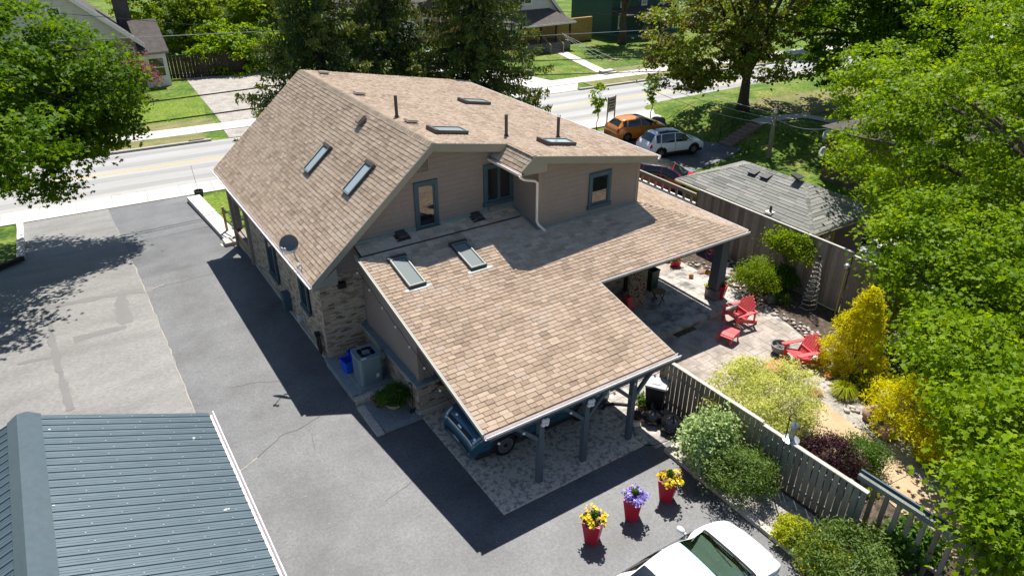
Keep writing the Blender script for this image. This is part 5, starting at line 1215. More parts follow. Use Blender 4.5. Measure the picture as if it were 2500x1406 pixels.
w_car, sh5 = make_car('parked_sedan', 'white sedan at the bottom edge facing the gravel bed', (8.72, 6.42, .02), 0, sedan_rows(4.56, 1.8, 1.44), 'paint_white', (-1.35, 1.35), .32, 4.56, 1.8, False, None, SEDM, shield='clear_green', clear=True)
s = MB(); s.prism([(1.05, -.66, .55), (1.05, -.66, .93), (.55, -.66, .90), (.40, -.66, .8), (.40, -.66, .55)], (0, 1.32, 0)); obj('dashboard', s, M['dash_grey'], w_car)
s = MB(); s.prism([(.55, .10, .90), (.42, .10, .96), (.36, .10, .80)], (0, .5, 0)); obj('instrument_hood', s, M['dark_plastic'], w_car)
s = MB(); s.lathe([(.17, -.015), (.19, 0), (.17, .015), (.155, 0), (.17, -.015)], (0,0,0), 20, 'y', caps=False); s.beam((-.16, 0, 0), (.16, 0, 0), .02, .03); sw_ = obj('steering_wheel', s, M['black_plastic'], w_car); sw_.location = (.3, .36, .88); sw_.rotation_euler = (math.radians(25), 0, math.radians(90))
for sg in (-1, 1):
    s = MB(); s.prism([(-.55, sg*.36-.24, .45), (.0, sg*.36-.24, .5), (.0, sg*.36-.24, .62), (-.4, sg*.36-.24, .6), (-.68, sg*.36-.24, 1.12), (-.8, sg*.36-.24, 1.1)], (0, .48, 0)); obj('seat', s, M['dash_grey'], w_car)
s = MB(); s.box((-1.4, -.72, .25), (1.05, .72, .44)); obj('cabin_floor', s, M['black_plastic'], w_car)
# dashboard seen through the windshield, cowl and wipers
s = MB(); vs, fs = patch(sh5, 6.28, 6.5, -3, 3, 4, 16, .007); s.add(vs, fs); obj('cowl', s, M['black_plastic'], w_car, smooth=True)
s = MB()
for v in (-.4, 1.6): s.tube([sh5.at(6.25, v)+(0,0,.03), sh5.at(6.1, v-1.2)+(0,0,.03), sh5.at(6.0, v-2.2)+(0,0,.03)], .012, 5)
obj('wiper', s, M['black_plastic'], w_car)

# ---------------------------------------------------------------- metal-roofed garage in the foreground
gar = thing('metal_roof_garage', 'garage with dark blue grey ribbed metal roof in the lower left', 'garage', (-2, 11, 0))
gx, gz0, rx_, rz_ = 1.25, 2.8, -2.08, 4.2; gy0, gy1 = 4.0, 14.98
pG = Plane((gx, gy0, gz0), (0, 1, 0), (rx_-gx, 0, rz_-gz0)); vG = math.hypot(rx_-gx, rz_-gz0)
lx_ = 2*rx_-gx
pG2 = Plane((lx_, gy1, gz0), (0,-1,0), (rx_-lx_, 0, rz_-gz0))
for pl in (pG, pG2):
    d = wobj('roof_deck', slab_from(pl, [(0,0),(gy1-gy0,0),(gy1-gy0,vG),(0,vG)], .08), M['metal_roof'], gar)
    k = 0; w = .23
    while k*w < gy1-gy0-.01:
        a = k*w; s = MB(); e = min(w, gy1-gy0-a)
        prof = [(0, .004), (.012, .024), (.038, .024), (.05, .004), (.09, .004), (.094, .009), (.102, .009), (.106, .004), (.148, .004), (.152, .009), (.160, .009), (.164, .004), (w, .004)]
        P = [(min(x, e), z) for x, z in prof]
        vs = [pl.at(a+x, -.03, z) for x, z in P]+[pl.at(a+x, vG-.02, z) for x, z in P]; n = len(P)
        s.add(vs, [(i, i+1, n+i+1, n+i) for i in range(n-1)]); pn = wobj('roof_panel', s, M['metal_roof'], d)
        if pl is pG:
            s = MB()
            for v in np.arange(.25+(k % 2)*.12, vG-.3, .62):
                p = pl.at(a+.075, v, .0); s.hexa([pl.at(a+.068, v-.014, .004), pl.at(a+.088, v-.014, .004), pl.at(a+.088, v+.014, .004), pl.at(a+.068, v+.014, .004), pl.at(a+.07, v-.011, .014), pl.at(a+.086, v-.011, .014), pl.at(a+.086, v+.011, .014), pl.at(a+.07, v+.011, .014)])
            wobj('screws', s, M['screw'], d)['kind'] = 'stuff'
        k += 1
s = MB(); zc = .03
s.prism([(rx_-.30, gy0, rz_-.30*(rz_-gz0)/(gx-rx_)+zc), (rx_-.09, gy0, rz_+.02+zc), (rx_+.09, gy0, rz_+.02+zc), (rx_+.30, gy0, rz_-.30*(rz_-gz0)/(gx-rx_)+zc), (rx_, gy0, rz_-.06)], (0, gy1-gy0+.03, 0)); wobj('ridge_cap', s, M['metal_cap'], gar)
gutter((gx+.0, gy0, gz0-.01), (gx, gy1+.02, gz0-.01), (1,0,0), gar, 'white_metal')
s = MB(); s.prism([(lx_, gy1+.001, gz0-.02), (rx_, gy1+.001, rz_-.02), (gx, gy1+.001, gz0-.02), (gx, gy1+.001, gz0-.2), (rx_, gy1+.001, rz_-.2), (lx_, gy1+.001, gz0-.2)], (0, .025, 0)); wobj('fascia', s, M['metal_cap'], gar)
s = MB(); s.box((lx_+.3, gy0+.2, 0), (gx-.3, gy1-.3, gz0-.1)); s.prism([(lx_+.3, gy1-.3, gz0-.1), (gx-.3, gy1-.3, gz0-.1), (rx_, gy1-.3, rz_-.15)], (0, -.1, 0)); wobj('wall', s, M['pale_siding'], gar)
s = MB(); s.box((-3.3, gy1-.30, 0), (-.9, gy1-.26, 2.1)); dr_ = wobj('door', s, M['white_paint'], gar)
s = MB(); s.box((-2.2, gy1-.26, 1.0), (-2.0, gy1-.22, 1.05)); wobj('handle', s, M['iron'], dr_)
# ---------------------------------------------------------------- fences
def picket_fence(name, label, a, b, z0, za, zb, bw, gap, mat, cap=None, th=.025, rails=True, jit=.012, posts=2.4, side=1, capw=.12, base=None):
    """upright boards from a to b, tops from za to zb; each board a part"""
    a = np.array(a, float); b = np.array(b, float); d = b-a; L_ = np.linalg.norm(d); d /= L_; n = np.array((-d[1], d[0]))*side
    t = thing(name, label, 'fence', (a[0], a[1], z0)); x = 0
    ms = []
    while x < L_-.02:
        w = bw*(1+rnd.uniform(-.04, .04)); f = (x+w/2)/L_; top = za+(zb-za)*f+rnd.uniform(-jit, jit); g0 = base(a+d*x) if base else z0
        p = a+d*x; q = a+d*min(x+w, L_); s = MB(); s.tint = rnd.random(); le = n*rnd.uniform(-.004, .006)
        s.hexa([(*(p+le), g0+.03), (*(q+le), g0+.03), (*(q+n*th+le), g0+.03), (*(p+n*th+le), g0+.03), (*(p+le), top), (*(q+le), top), (*(q+n*th+le), top), (*(p+n*th+le), top)]); wobj('board', s, M[mat], t)
        x += w+gap
    if rails:
        for fr in (.18, .8):
            s = MB(); s.beam((*(a-n*.03), z0+(za-z0)*fr), (*(b-n*.03), z0+(zb-z0)*fr), .045, .09); wobj('rail', s, M[mat], t)
    k = 0
    while k*posts <= L_+.01:
        p = a+d*k*posts-n*.09; s = MB(); zt = za+(zb-za)*k*posts/L_; g0 = base(p) if base else z0; s.box((p[0]-.045, p[1]-.045, g0-.1), (p[0]+.045, p[1]+.045, zt+.02)); wobj('post', s, M[mat], t); k += 1
    if cap:
        s = MB(); s.beam((*(a-n*.02), za+.03), (*(b-n*.02), zb+.03), capw, .035); wobj('cap_rail', s, M[cap], t)
    return t
F1 = np.array((13.17, 12.0)); F2 = np.array((13.33, 8.45)); F3 = np.array((13.5, 5.55))
picket_fence('slat_fence', 'weathered slat fence beside the rubbish bins and carport', F1, F2, 0, 1.62, 1.58, .14, .028, 'fence_wood', 'fence_cap', side=-1)
picket_fence('slat_fence', 'weathered grey slat fence behind the yew and white car', F2+(0.01, -.03), F3, 0, 1.50, 1.42, .14, .03, 'fence_grey', 'fence_cap', side=-1)
# open timber railing at the lower right
rl = thing('timber_railing', 'grey timber railing with square balusters and wide top beams at lower right', 'railing', (14.0, 4, 0))
rp0 = np.array((13.78, 6.0, 1.5)); rp1 = np.array((14.0, 1.2, 1.42))
s = MB(); s.beam(rp0, rp1, .09, .14); wobj('top_beam', s, M['rail_wood'], rl)
s = MB(); s.beam(rp0+(.17, .05, .01), rp1+(.17, 0, .01), .05, .14); wobj('top_beam', s, M['slate_blue'], rl)
for i in range(16):
    p = rp0+(rp1-rp0)*(i*.295+.15)/4.8; s = MB(); s.tint = rnd.random(); s.box((p[0]-.045, p[1]-.045, 0), (p[0]+.045, p[1]+.045, p[2]-.07)); wobj('baluster', s, M['fence_wood'], rl)
s = MB(); s.beam((rp0[0], rp0[1], .3), (rp1[0], rp1[1], .3), .05, .09); wobj('bottom_rail', s, M['fence_wood'], rl)
# tall board fence, two heights, and the open trellis length beyond
FX = 22.5
picket_fence('board_fence', 'tall brown board fence behind the garden, high length by the garage', (FX, 19.6), (FX, 12.25), 0, 2.42, 2.44, .145, .004, 'fence_wood', 'fence_cap', side=-1, capw=.1)
picket_fence('board_fence', 'tall brown board fence running under the big maple', (FX, 12.2), (FX, .5), 0, 2.34, 2.30, .145, .004, 'fence_wood', 'fence_cap', side=-1, capw=.1)
tl = thing('trellis_fence', 'open brown trellis fence with white lower rail beside the red car', 'fence', (FX, 23, 0))
for z, w, mt in ((2.15, .16, 'siding'), (1.75, .1, 'gutter'), (1.45, .1, 'gutter')):
    s = MB(); s.beam((FX, 19.75, z), (FX, 26.6, z), .1, w); wobj('rail', s, M[mt], tl)
for i in range(15):
    y = 20.0+i*.45; s = MB(); s.box((FX-.04, y-.04, .2), (FX+.04, y+.04, 2.1)); wobj('baluster', s, M['siding'], tl)
# bed kerb timber in front of the slat fence
kb = thing('bed_edging', 'grey timber edging along the gravel bed by the red planters', 'edging', (11.88, 8, 0))
for i in range(5):
    y1 = 10.25-i*1.65; s = MB(); s.box((11.78, y1-1.63, -.02), (11.96, y1, .13)); wobj('timber', s, M['stone_pale'], kb)
s = MB(); s.box((11.98, 10.09, -.02), (13.1, 10.25, .12)); wobj('timber', s, M['stone_pale'], kb)

# ---------------------------------------------------------------- house side: block edging, AC unit, bins
bw_ = thing('block_wall', 'low concrete block wall around the air conditioner terrace', 'wall', (5.5, 17.5, 0))
for r_ in range(2):
    for i in range(9):
        y1 = 19.28-i*.27+(.13 if r_ else 0); s = MB(); s.box((5.42, y1-.26, r_*.125), (5.64, y1, r_*.125+.12)); wobj('block', s, M['coping'], bw_)
for r_ in range(2):
    for i in range(4): s = MB(); s.box((5.42+i*.32, 16.72, r_*.125), (5.42+i*.32+.31, 16.92, r_*.125+.12)); wobj('block', s, M['stone_pale'], bw_)
ke = thing('block_edging', 'row of pale stone blocks edging the small gravel corner', 'edging', (5.5, 15.6, 0))
for i in range(4): s = MB(); s.box((5.38, 15.12+i*.38, 0), (5.6, 15.12+i*.38+.36, .1)); wobj('block', s, M['stone_pale'], ke)
for i in range(3): s = MB(); s.box((5.64+i*.4, 15.14, 0), (5.64+i*.4+.39, 15.32, .1)); wobj('block', s, M['coping'], ke)
s = MB(); s.box((5.72, 17.05, .2), (6.62, 18.1, .28)); tag(obj('concrete_pad', s, M['coping']), 'concrete pad under the air conditioner', 'pad')
ac = thing('air_conditioner', 'grey green ribbed air conditioner unit standing beside the brick wall', 'air conditioner', (6.18, 17.55, .28))
def rrect(w, d, r, n=5):
    P = []
    for cx_, cy_, a0 in ((w-r, d-r, 0), (-w+r, d-r, 90), (-w+r, -d+r, 180), (w-r, -d+r, 270)):
        for k in range(n+1): a_ = math.radians(a0+90*k/n); P.append((cx_+r*math.cos(a_), cy_+r*math.sin(a_)))
    return P
P = rrect(.36, .36, .09); s = MB(); s.prism([(x, y, 0) for x, y in P], (0, 0, .9)); obj('case', s, M['ac_metal'], ac, autosm=30)
s = MB(); n = 24
ring = [(.30*math.cos(2*math.pi*k/n), .30*math.sin(2*math.pi*k/n)) for k in range(n)]
s.add([(x, y, .985) for x, y in ring]+[(x, y, .902) for x, y in ring], [(k, (k+1) % n, n+(k+1) % n, n+k) for k in range(n)]+[tuple(n+k for k in range(n))]); obj('fan_well', s, M['ac_dark'], ac)
s = MB(); Q = rrect(.385, .385, .1, 5); m_ = len(Q)
def onring(x, y): a_ = math.atan2(y, x); return (.30*math.cos(a_), .30*math.sin(a_))
R_ = [onring(x, y) for x, y in Q]
s.add([(x, y, .9) for x, y in Q]+[(x, y, .985) for x, y in Q]+[(x, y, .985) for x, y in R_], [(k, (k+1) % m_, m_+(k+1) % m_, m_+k) for k in range(m_)]+[(m_+k, m_+(k+1) % m_, 2*m_+(k+1) % m_, 2*m_+k) for k in range(m_)]); obj('top_ring', s, M['ac_metal'], ac)
s = MB()
for k in range(4): a_ = k*math.pi/2+.4; s.beam((0, 0, .96), (.29*math.cos(a_), .29*math.sin(a_), .975), .012, .012)
s.box((-.1, -.09, .93), (.1, .09, 1.0)); obj('motor', s, M['ac_metal'], ac)
for k in range(4):
    a_ = k*math.pi/2; s = MB(); s.add([(.05*math.cos(a_), .05*math.sin(a_), .93), (.26*math.cos(a_-.3), .26*math.sin(a_-.3), .92), (.26*math.cos(a_+.3), .26*math.sin(a_+.3), .945)], [(0, 1, 2)]); obj('fan_blade', s, M['black_plastic'], ac)
for k in range(7):
    u = -.24+k*.08
    for ax_ in range(4):
        s = MB() if k == 0 and ax_ == 0 else s
        c, sn = math.cos(ax_*math.pi/2), math.sin(ax_*math.pi/2)
        p0 = np.array((.362*c-u*sn, .362*sn+u*c)); s.obox((p0[0], p0[1], .45), (c, sn, 0), (-sn, c, 0), (0, 0, 1), .008, .012, .4)
obj('rib_panel', s, M['ac_metal'], ac)
s = MB(); s.box((.12, -.372, .2), (.22, -.368, .34)); obj('rating_label', s, M['white_paint'], ac)
s = MB(); s.box((-.30, -.38, .986), (-.12, -.30, .989)); obj('top_label', s, M['white_paint'], ac)
s = MB(); s.box((6.62, 17.6, .75), (6.81, 17.8, 1.0)); dsc = obj('disconnect_box', s, M['grey_lid']); tag(dsc, 'small grey disconnect box with hose on the stone wall', 'electrical box')
s = MB(); s.tube([(6.55, 17.45, .62), (6.6, 17.4, .45), (6.68, 17.45, .42), (6.75, 17.6, .5), (6.74, 17.7, .76)], .02, 6); tag(obj('conduit_hose', s, M['coping']), 'grey flexible conduit looping beside the air conditioner', 'hose')
def bin_(name, label, loc, rz, w, d, h_, mat, cat='bin', grp=None, th=.012, taper=.82):
    t = thing(name, label, cat, loc, rz, grp); s = MB()
    o = [(-w, -d), (w, -d), (w, d), (-w, d)]; wi = w-th*2; di = d-th*2; i_ = [(-wi, -di), (wi, -di), (wi, di), (-wi, di)]
    vs = [(x*taper, y*taper, 0) for x, y in o]+[(x, y, h_) for x, y in o]+[(x, y, h_) for x, y in i_]+[(x*taper, y*taper, .02) for x, y in i_]
    fs = [(3,2,1,0)]+[(k, (k+1) % 4, 4+(k+1) % 4, 4+k) for k in range(4)]+[(4+k, 4+(k+1) % 4, 8+(k+1) % 4, 8+k) for k in range(4)]+[(8+k, 8+(k+1) % 4, 12+(k+1) % 4, 12+k) for k in range(4)]+[(12,13,14,15)]
    s.add(vs, fs); obj('tub', s, M[mat], t)
    r = MB(); e = .018
    for k in range(4): a, b = o[k], o[(k+1) % 4]; r.beam((a[0], a[1], h_-.015), (b[0], b[1], h_-.015), .03, .035)
    obj('lip', r, M[mat], t); return t
bin_('recycling_box', 'empty bright blue recycling box beside the air conditioner', (5.84, 18.32, .25), .12, .19, .22, .42, 'blue_bin')
bin_('recycling_box', 'blue recycling box against the brick behind the air conditioner', (6.25, 18.72, .25), 0, .24, .17, .36, 'blue_bin')
bin_('recycling_box', 'blue recycling box half hidden in the brick corner', (6.66, 18.6, .25), .2, .13, .2, .36, 'navy_bin')
s = MB(); s.obox((6.5, 18.72, .72), (.96, .28, 0), (-.27, .9, .3), (-.08, -.28, .95), .16, .12, .1); tag(obj('cardboard_box', s, M['card']), 'brown cardboard box on top of the blue boxes', 'box')
# stone bowl planter with grassy plant
def bowl(name, label, loc, r, h_, mat, cat, rim=.03, foot=.5):
    t = thing(name, label, cat, loc); s = MB(); s.lathe([(r*foot, 0), (r*.8, h_*.4), (r, h_), (r-rim, h_), (r*.75, h_*.5), (r*.4, h_*.35)], (0,0,0), 24); obj('bowl', s, M[mat], t, autosm=40); return t
bp_ = gp(963, 992, .05)
bowl('bowl_planter', 'shallow pale concrete bowl planter on the gravel corner', bp_, .3, .22, 'stone_pale', 'planter')
shrub('bushy_plant', 'bushy green plant growing in the pale bowl planter', (bp_[0]-.02, bp_[1]+.02, bp_[2]+.15), .44, .62, 'leaf_green', 3000, .055, 150, rcl=.1, cat='plant', up=.3)
shrub('withered_plant', 'dry pinkish stalks beside the bowl planter', (bp_[0]-.42, bp_[1]+.25, .06), .25, .55, 'leaf_pink', 150, .05, 151, rcl=.12, cat='plant')
s = MB()
for k in range(7): yy = 19.42+.0*k; s.lathe([(.30-.012*k, -.015), (.318-.012*k, 0), (.30-.012*k, .015), (.282-.012*k, 0)], (5.42+.012*(k % 3), 19.75, .62), 22, 'y', caps=False)
me = s.mesh('hose'); 
hs = thing('hose_reel', 'dark coiled garden hose hanging on the brick corner', 'hose', (5.42, 19.75, .62), math.pi/2)
s = MB()
for k in range(7): s.lathe([(.20-.016*k, -.02+.008*(k % 3)), (.222-.016*k, .0), (.20-.016*k, .02), (.18-.016*k, 0)], (0, 0, 0), 24, 'y', caps=False)
s2 = MB(); s2.v = [(x, y*1.3, z*2.0) for x, y, z in s.v]; s2.f = s.f; s2.t = s.t; obj('coil', s2, M['rubber'], hs, smooth=True)
s = MB(); s.box((-.08, -.06, .3), (.08, .1, .44)); obj('bracket', s, M['black_plastic'], hs)
rk = thing('garden_rake', 'black garden fork leaning on the stone wall corner', 'garden tool', (6.72, 15.55, .05))
s = MB(); s.tube([(0, 0, 0), (.06, .1, 1.0)], .014, 6); obj('handle', s, M['iron'], rk)
s = MB(); s.beam((-.05, .07, 1.0), (.17, .13, 1.0), .03, .03); obj('grip', s, M['iron'], rk)
s = MB(); s.beam((-.12, 0, .02), (.12, 0, .02), .02, .2); obj('head', s, M['iron'], rk)
# flower box with blue pansies on the room wall
fb = thing('flower_box', 'coco lined flower box with blue pansies under the carport roof', 'flower box', (7.75, 15.15, 1.0))
s = MB(); s.lathe([(.1, -.12), (.2, .06), (.17, .06), (.05, 0)], (-.2, 0, 0), 12); s.lathe([(.1, -.12), (.2, .06), (.17, .06), (.05, 0)], (.15, 0, 0), 12); obj('basket', s, M['basket'], fb)
def flower_mesh(n, r, h_, seed, size=.05, centre=(0,0,0), dome=.5):
    rg = np.random.default_rng(seed); a = rg.uniform(0, 6.28, n); q = np.sqrt(rg.uniform(0, 1, n)); lb_ = .78+.3*np.sin(2*a+seed)*np.sin(3*a+seed*2); P = np.stack([r*lb_*q*np.cos(a), r*lb_*q*np.sin(a), h_*(1-dome*q*q)*rg.uniform(.45, 1.15, n)+.05*np.sin(3*a+seed)*q], 1)+np.array(centre)
    Nn = np.stack([np.cos(a)*q*.8, np.sin(a)*q*.8, np.full(n, .9)], 1)+rg.normal(size=(n, 3))*.45
    PENT = np.array([(.5*math.cos(t_), .5*math.sin(t_), .0) for t_ in np.linspace(0, 2*math.pi, 7)[:-1]]); return fastmesh('flowers', leaf_verts(P, Nn, size*rg.uniform(.7, 1.2, n), PENT, rg), 6, rg.uniform(0, 1, n))
me = flower_mesh(90, .3, .22, 3, .06, (0, 0, .03)); me.materials.append(M['petal_violet']); obj('flowers', me, None, fb)

# ---------------------------------------------------------------- red planters with flowers
def planter(label, px, py, rz, petal, seed, centre2):
    b = gp(px, py, .02); t = thing('red_planter', label, 'planter', b, rz, None)
    s = MB(); w0, w1, h_ = .14, .225, .70; o = [(-1, -1), (1, -1), (1, 1), (-1, 1)]
    vs = [(x*w0, y*w0, 0) for x, y in o]+[(x*w1, y*w1, h_) for x, y in o]+[(x*(w1-.03), y*(w1-.03), h_) for x, y in o]+[(x*(w1-.04), y*(w1-.04), h_-.06) for x, y in o]
    s.add(vs, [(3,2,1,0)]+[(k, (k+1) % 4, 4+(k+1) % 4, 4+k) for k in range(4)]+[(4+k, 4+(k+1) % 4, 8+(k+1) % 4, 8+k) for k in range(4)]+[(8+k, 8+(k+1) % 4, 12+(k+1) % 4, 12+k) for k in range(4)]+[(12,13,14,15)])
    obj('pot', s, M['red_pot'], t)
    me = flower_mesh(260, .40, .17, seed, .066, (0, 0, h_-.03)); me.materials.append(M[petal]); obj('flowers', me, None, t)
    me = flower_mesh(95, .31, .15, seed+9, .055, (0.02, -.03, h_-.02)); me.materials.append(M[centre2]); obj('flowers', me, None, t)
    rg = np.random.default_rng(seed); n = 320; a = rg.uniform(0, 6.28, n); q = np.sqrt(rg.uniform(0, 1, n)); P = np.stack([.09*q*np.cos(a), .09*q*np.sin(a), h_+.05+.26*rg.uniform(0, 1, n)*(1-.4*q)], 1)
    me = fastmesh('greenery', leaf_verts(P, rg.normal(size=(n, 3))+(0, 0, .4), .085, SPRAY, rg, np.stack([np.cos(a)*.4, np.sin(a)*.4, np.ones(n)], 1)), 4, rg.uniform(.2, 1, n)); me.materials.append(M['leaf_green']); obj('greenery', me, None, t)
    n = 260; a = rg.uniform(0, 6.28, n); q = np.sqrt(rg.uniform(.1, 1, n)); P = np.stack([.26*q*np.cos(a), .26*q*np.sin(a), h_-.02+.08*rg.uniform(0, 1, n)], 1)
    me = fastmesh('greenery', leaf_verts(P, rg.normal(size=(n, 3))*.6+(0, 0, .8), .06, KITE, rg), 4, rg.uniform(0, .8, n)); me.materials.append(M['leaf_green']); obj('greenery', me, None, t)
planter('red planter of yellow pansies nearest the bottom edge', 1446, 1318, .55, 'petal_yellow', 201, 'petal_plum')
planter('red planter of violet pansies in the middle of the row', 1543, 1262, .62, 'petal_violet', 202, 'petal_violet')
planter('red planter of yellow pansies nearest the gravel bed', 1627, 1217, .5, 'petal_yellow', 203, 'petal_plum')

# ---------------------------------------------------------------- rubbish by the carport
wb = thing('wheelie_bin', 'black wheeled bin with grey lid against the slat fence', 'bin', (12.80, 11.72, .03), .6)
s = MB(); o = [(-1, -1), (1, -1), (1, 1), (-1, 1)]; s.hexa([(x*.2, y*.22, .05) for x, y in o]+[(x*.27, y*.29, .98) for x, y in o]); obj('tub', s, M['black_plastic'], wb)
s = MB(); s.hexa([(x*.29, y*.31, .98) for x, y in o]+[(x*.27, y*.29, 1.03) for x, y in o]); s.hexa([(x*.14, y*.13, 1.03) for x, y in o]+[(x*.12, y*.11, 1.05) for x, y in o]); s.beam((-.2, -.33, .98), (.2, -.33, .98), .03, .03); obj('lid', s, M['grey_lid'], wb)
for k in (-1, 1): s = MB(); s.lathe([(.0, -.03), (.1, -.03), (.1, .03), (0, .03)], (.17, k*.24, .1), 14, 'y', caps=False); obj('wheel', s, M['rubber'], wb)
def bag(label, px, py, r, h_, seed):
    b = gp(px, py, .03); t = thing('rubbish_bag', label, 'bag', b); s = MB(); rg = random.Random(seed); n, m_ = 22, 12; vs = []
    ph0 = [rg.uniform(0, 6.28) for _ in range(4)]
    for i in range(m_+1):
        f = i/m_; rr = r*(math.sin(math.pi*min(1, .12+f*.95))**.6)*(1 if f < .75 else 1-.9*((f-.75)/.25)); z = h_*f
        for k in range(n): a_ = 2*math.pi*k/n; q = rr*(1+.09*math.sin(5*a_+ph0[0])*f+.07*math.sin(9*a_+ph0[1]+4*f)+rg.uniform(-.05, .05)); vs.append((q*math.cos(a_), q*math.sin(a_), z*(1+.04*math.sin(3*a_+ph0[2]))))
    s.add(vs, [(i*n+k, i*n+(k+1) % n, (i+1)*n+(k+1) % n, (i+1)*n+k) for i in range(m_) for k in range(n)]); obj('sack', s, M['bag_black'], t, smooth=True)
    s = MB()
    for k in range(4): a_ = k*1.6+seed; s.add([(0, 0, h_*.95), (.12*math.cos(a_), .12*math.sin(a_), h_+.1), (.12*math.cos(a_+.7), .12*math.sin(a_+.7), h_+.05)], [(0, 1, 2)])
    obj('knot', s, M['bag_black'], t)
bag('shiny black rubbish bag beside the wheeled bin', 1592, 1028, .34, .5, 1)
bag('full black rubbish bag next to the pale variegated shrub', 1640, 1050, .36, .55, 2)
bk = thing('bucket', 'white bucket with orange tool belt beside the last carport post', 'bucket', gp(1553, 1036, .03))
s = MB(); s.lathe([(.12, 0), (.145, .34), (.135, .34), (.115, .02)], (0,0,0), 18); obj('pail', s, M['white_paint'], bk, autosm=40)
s = MB(); s.lathe([(.15, .26), (.155, .36), (.13, .40), (.05, .38)], (0,0,0), 14); obj('tool_belt', s, M['rubber'], bk); s = MB(); s.lathe([(.147, .2), (.15, .23)], (0,0,0), 18, caps=False); obj('band', s, M['vivid_orange'], bk)
s = MB(); P = [gp(*p, .06) for p in ((1470, 998), (1480, 988), (1500, 985), (1530, 988), (1545, 990))]; s.tube(P, .05, 8); tag(obj('vacuum_hose', s, M['rubber'], smooth=True), 'thick black flexible hose lying on the paving behind the posts', 'hose')
s = MB(); P = [gp(*p, .04) for p in ((1545, 1042), (1550, 1068), (1572, 1085), (1600, 1086), (1650, 1068))]; s.tube(P, .012, 6); tag(obj('garden_hose', s, M['rubber'], smooth=True), 'thin dark garden hose curving toward the shrub', 'hose')
pt_ = thing('potted_plant', 'leafy plant in a brown pot beside the wheeled bin', 'plant', (12.5, 11.95, .03)); s = MB(); s.lathe([(.1, 0), (.15, .24), (.13, .24), (.1, .18)], (0,0,0), 16); obj('pot', s, M['card'], pt_)
rg = np.random.default_rng(5); n = 160; P = rg.normal(size=(n, 3))*(.12, .12, .1)+(0, 0, .38); me = fastmesh('leaves', leaf_verts(P, rg.normal(size=(n, 3))+(0, 0, 1), .11, KITE, rg), 4, rg.uniform(0, 1, n)); me.materials.append(M['leaf_green']); obj('leaves', me, None, pt_)
# four-headed spot lamps on two posts and string lights under the gutter
for i, x in enumerate((8.22, 9.67)):
    t = thing('spot_lamp', ('white cluster spot lamp on the first carport post', 'white cluster spot lamp on the middle carport post')[i], 'lamp', (x+.03, 11.06, 2.1 if i == 0 else 2.08))
    for k in range(4):
        a_ = k*math.pi/2+.6; s = MB(); s.ball((.075*math.cos(a_), -.02, .075*math.sin(a_)), .062, 12, 8); obj('lamp_head', s, M['white_metal'], t, smooth=True)
    s = MB(); s.box((-.04, 0, -.04), (.04, .06, .04)); obj('bracket', s, M['white_metal'], t)
sl = thing('string_lights', 'string of small white bulbs hung along the carport roof edge', 'string lights', (6.5, 11.1, 2.2)); 
for k in range(9):
    y = 11.4+k*.85; s = MB(); s.ball((6.44, y, low_z(y)-.34), .035, 10, 8); wobj('bulb', s, M['white_paint'], sl, smooth=True)
for k in range(8):
    x = 6.9+k*.72; s = MB(); s.ball((x, 11.05, 2.06-.03*(k % 2)), .035, 10, 8); wobj('bulb', s, M['white_paint'], sl, smooth=True)
s = MB(); s.tube([(6.46, y, low_z(y)-.28-.04*(i % 2)) for i, y in enumerate(np.arange(11.2, 18.6, .42))], .008, 5); s.tube([(x, 11.06, 2.12-.04*(i % 2)) for i, x in enumerate(np.arange(6.5, 12.5, .36))], .008, 5); wobj('cord', s, M['cable'], sl)
for x, y, z, r, lb in ((8.75, 11.9, 1.95, .13, 'orange paper lantern hanging under the carport gutter'), (11.05, 12.5, 1.95, .14, 'amber paper lantern hanging near the last carport post')):
    t = thing('paper_lantern', lb, 'lantern', (x, y, z)); s = MB(); s.ball((0, 0, 0), r, 16, 10, sc=(1, 1, .8)); obj('shade', s, M['terracotta'], t, smooth=True); s = MB(); s.tube([(0, 0, r*.7), (0, 0, low_z(y)-.2-z)], .005, 4); obj('cord', s, M['cable'], t)

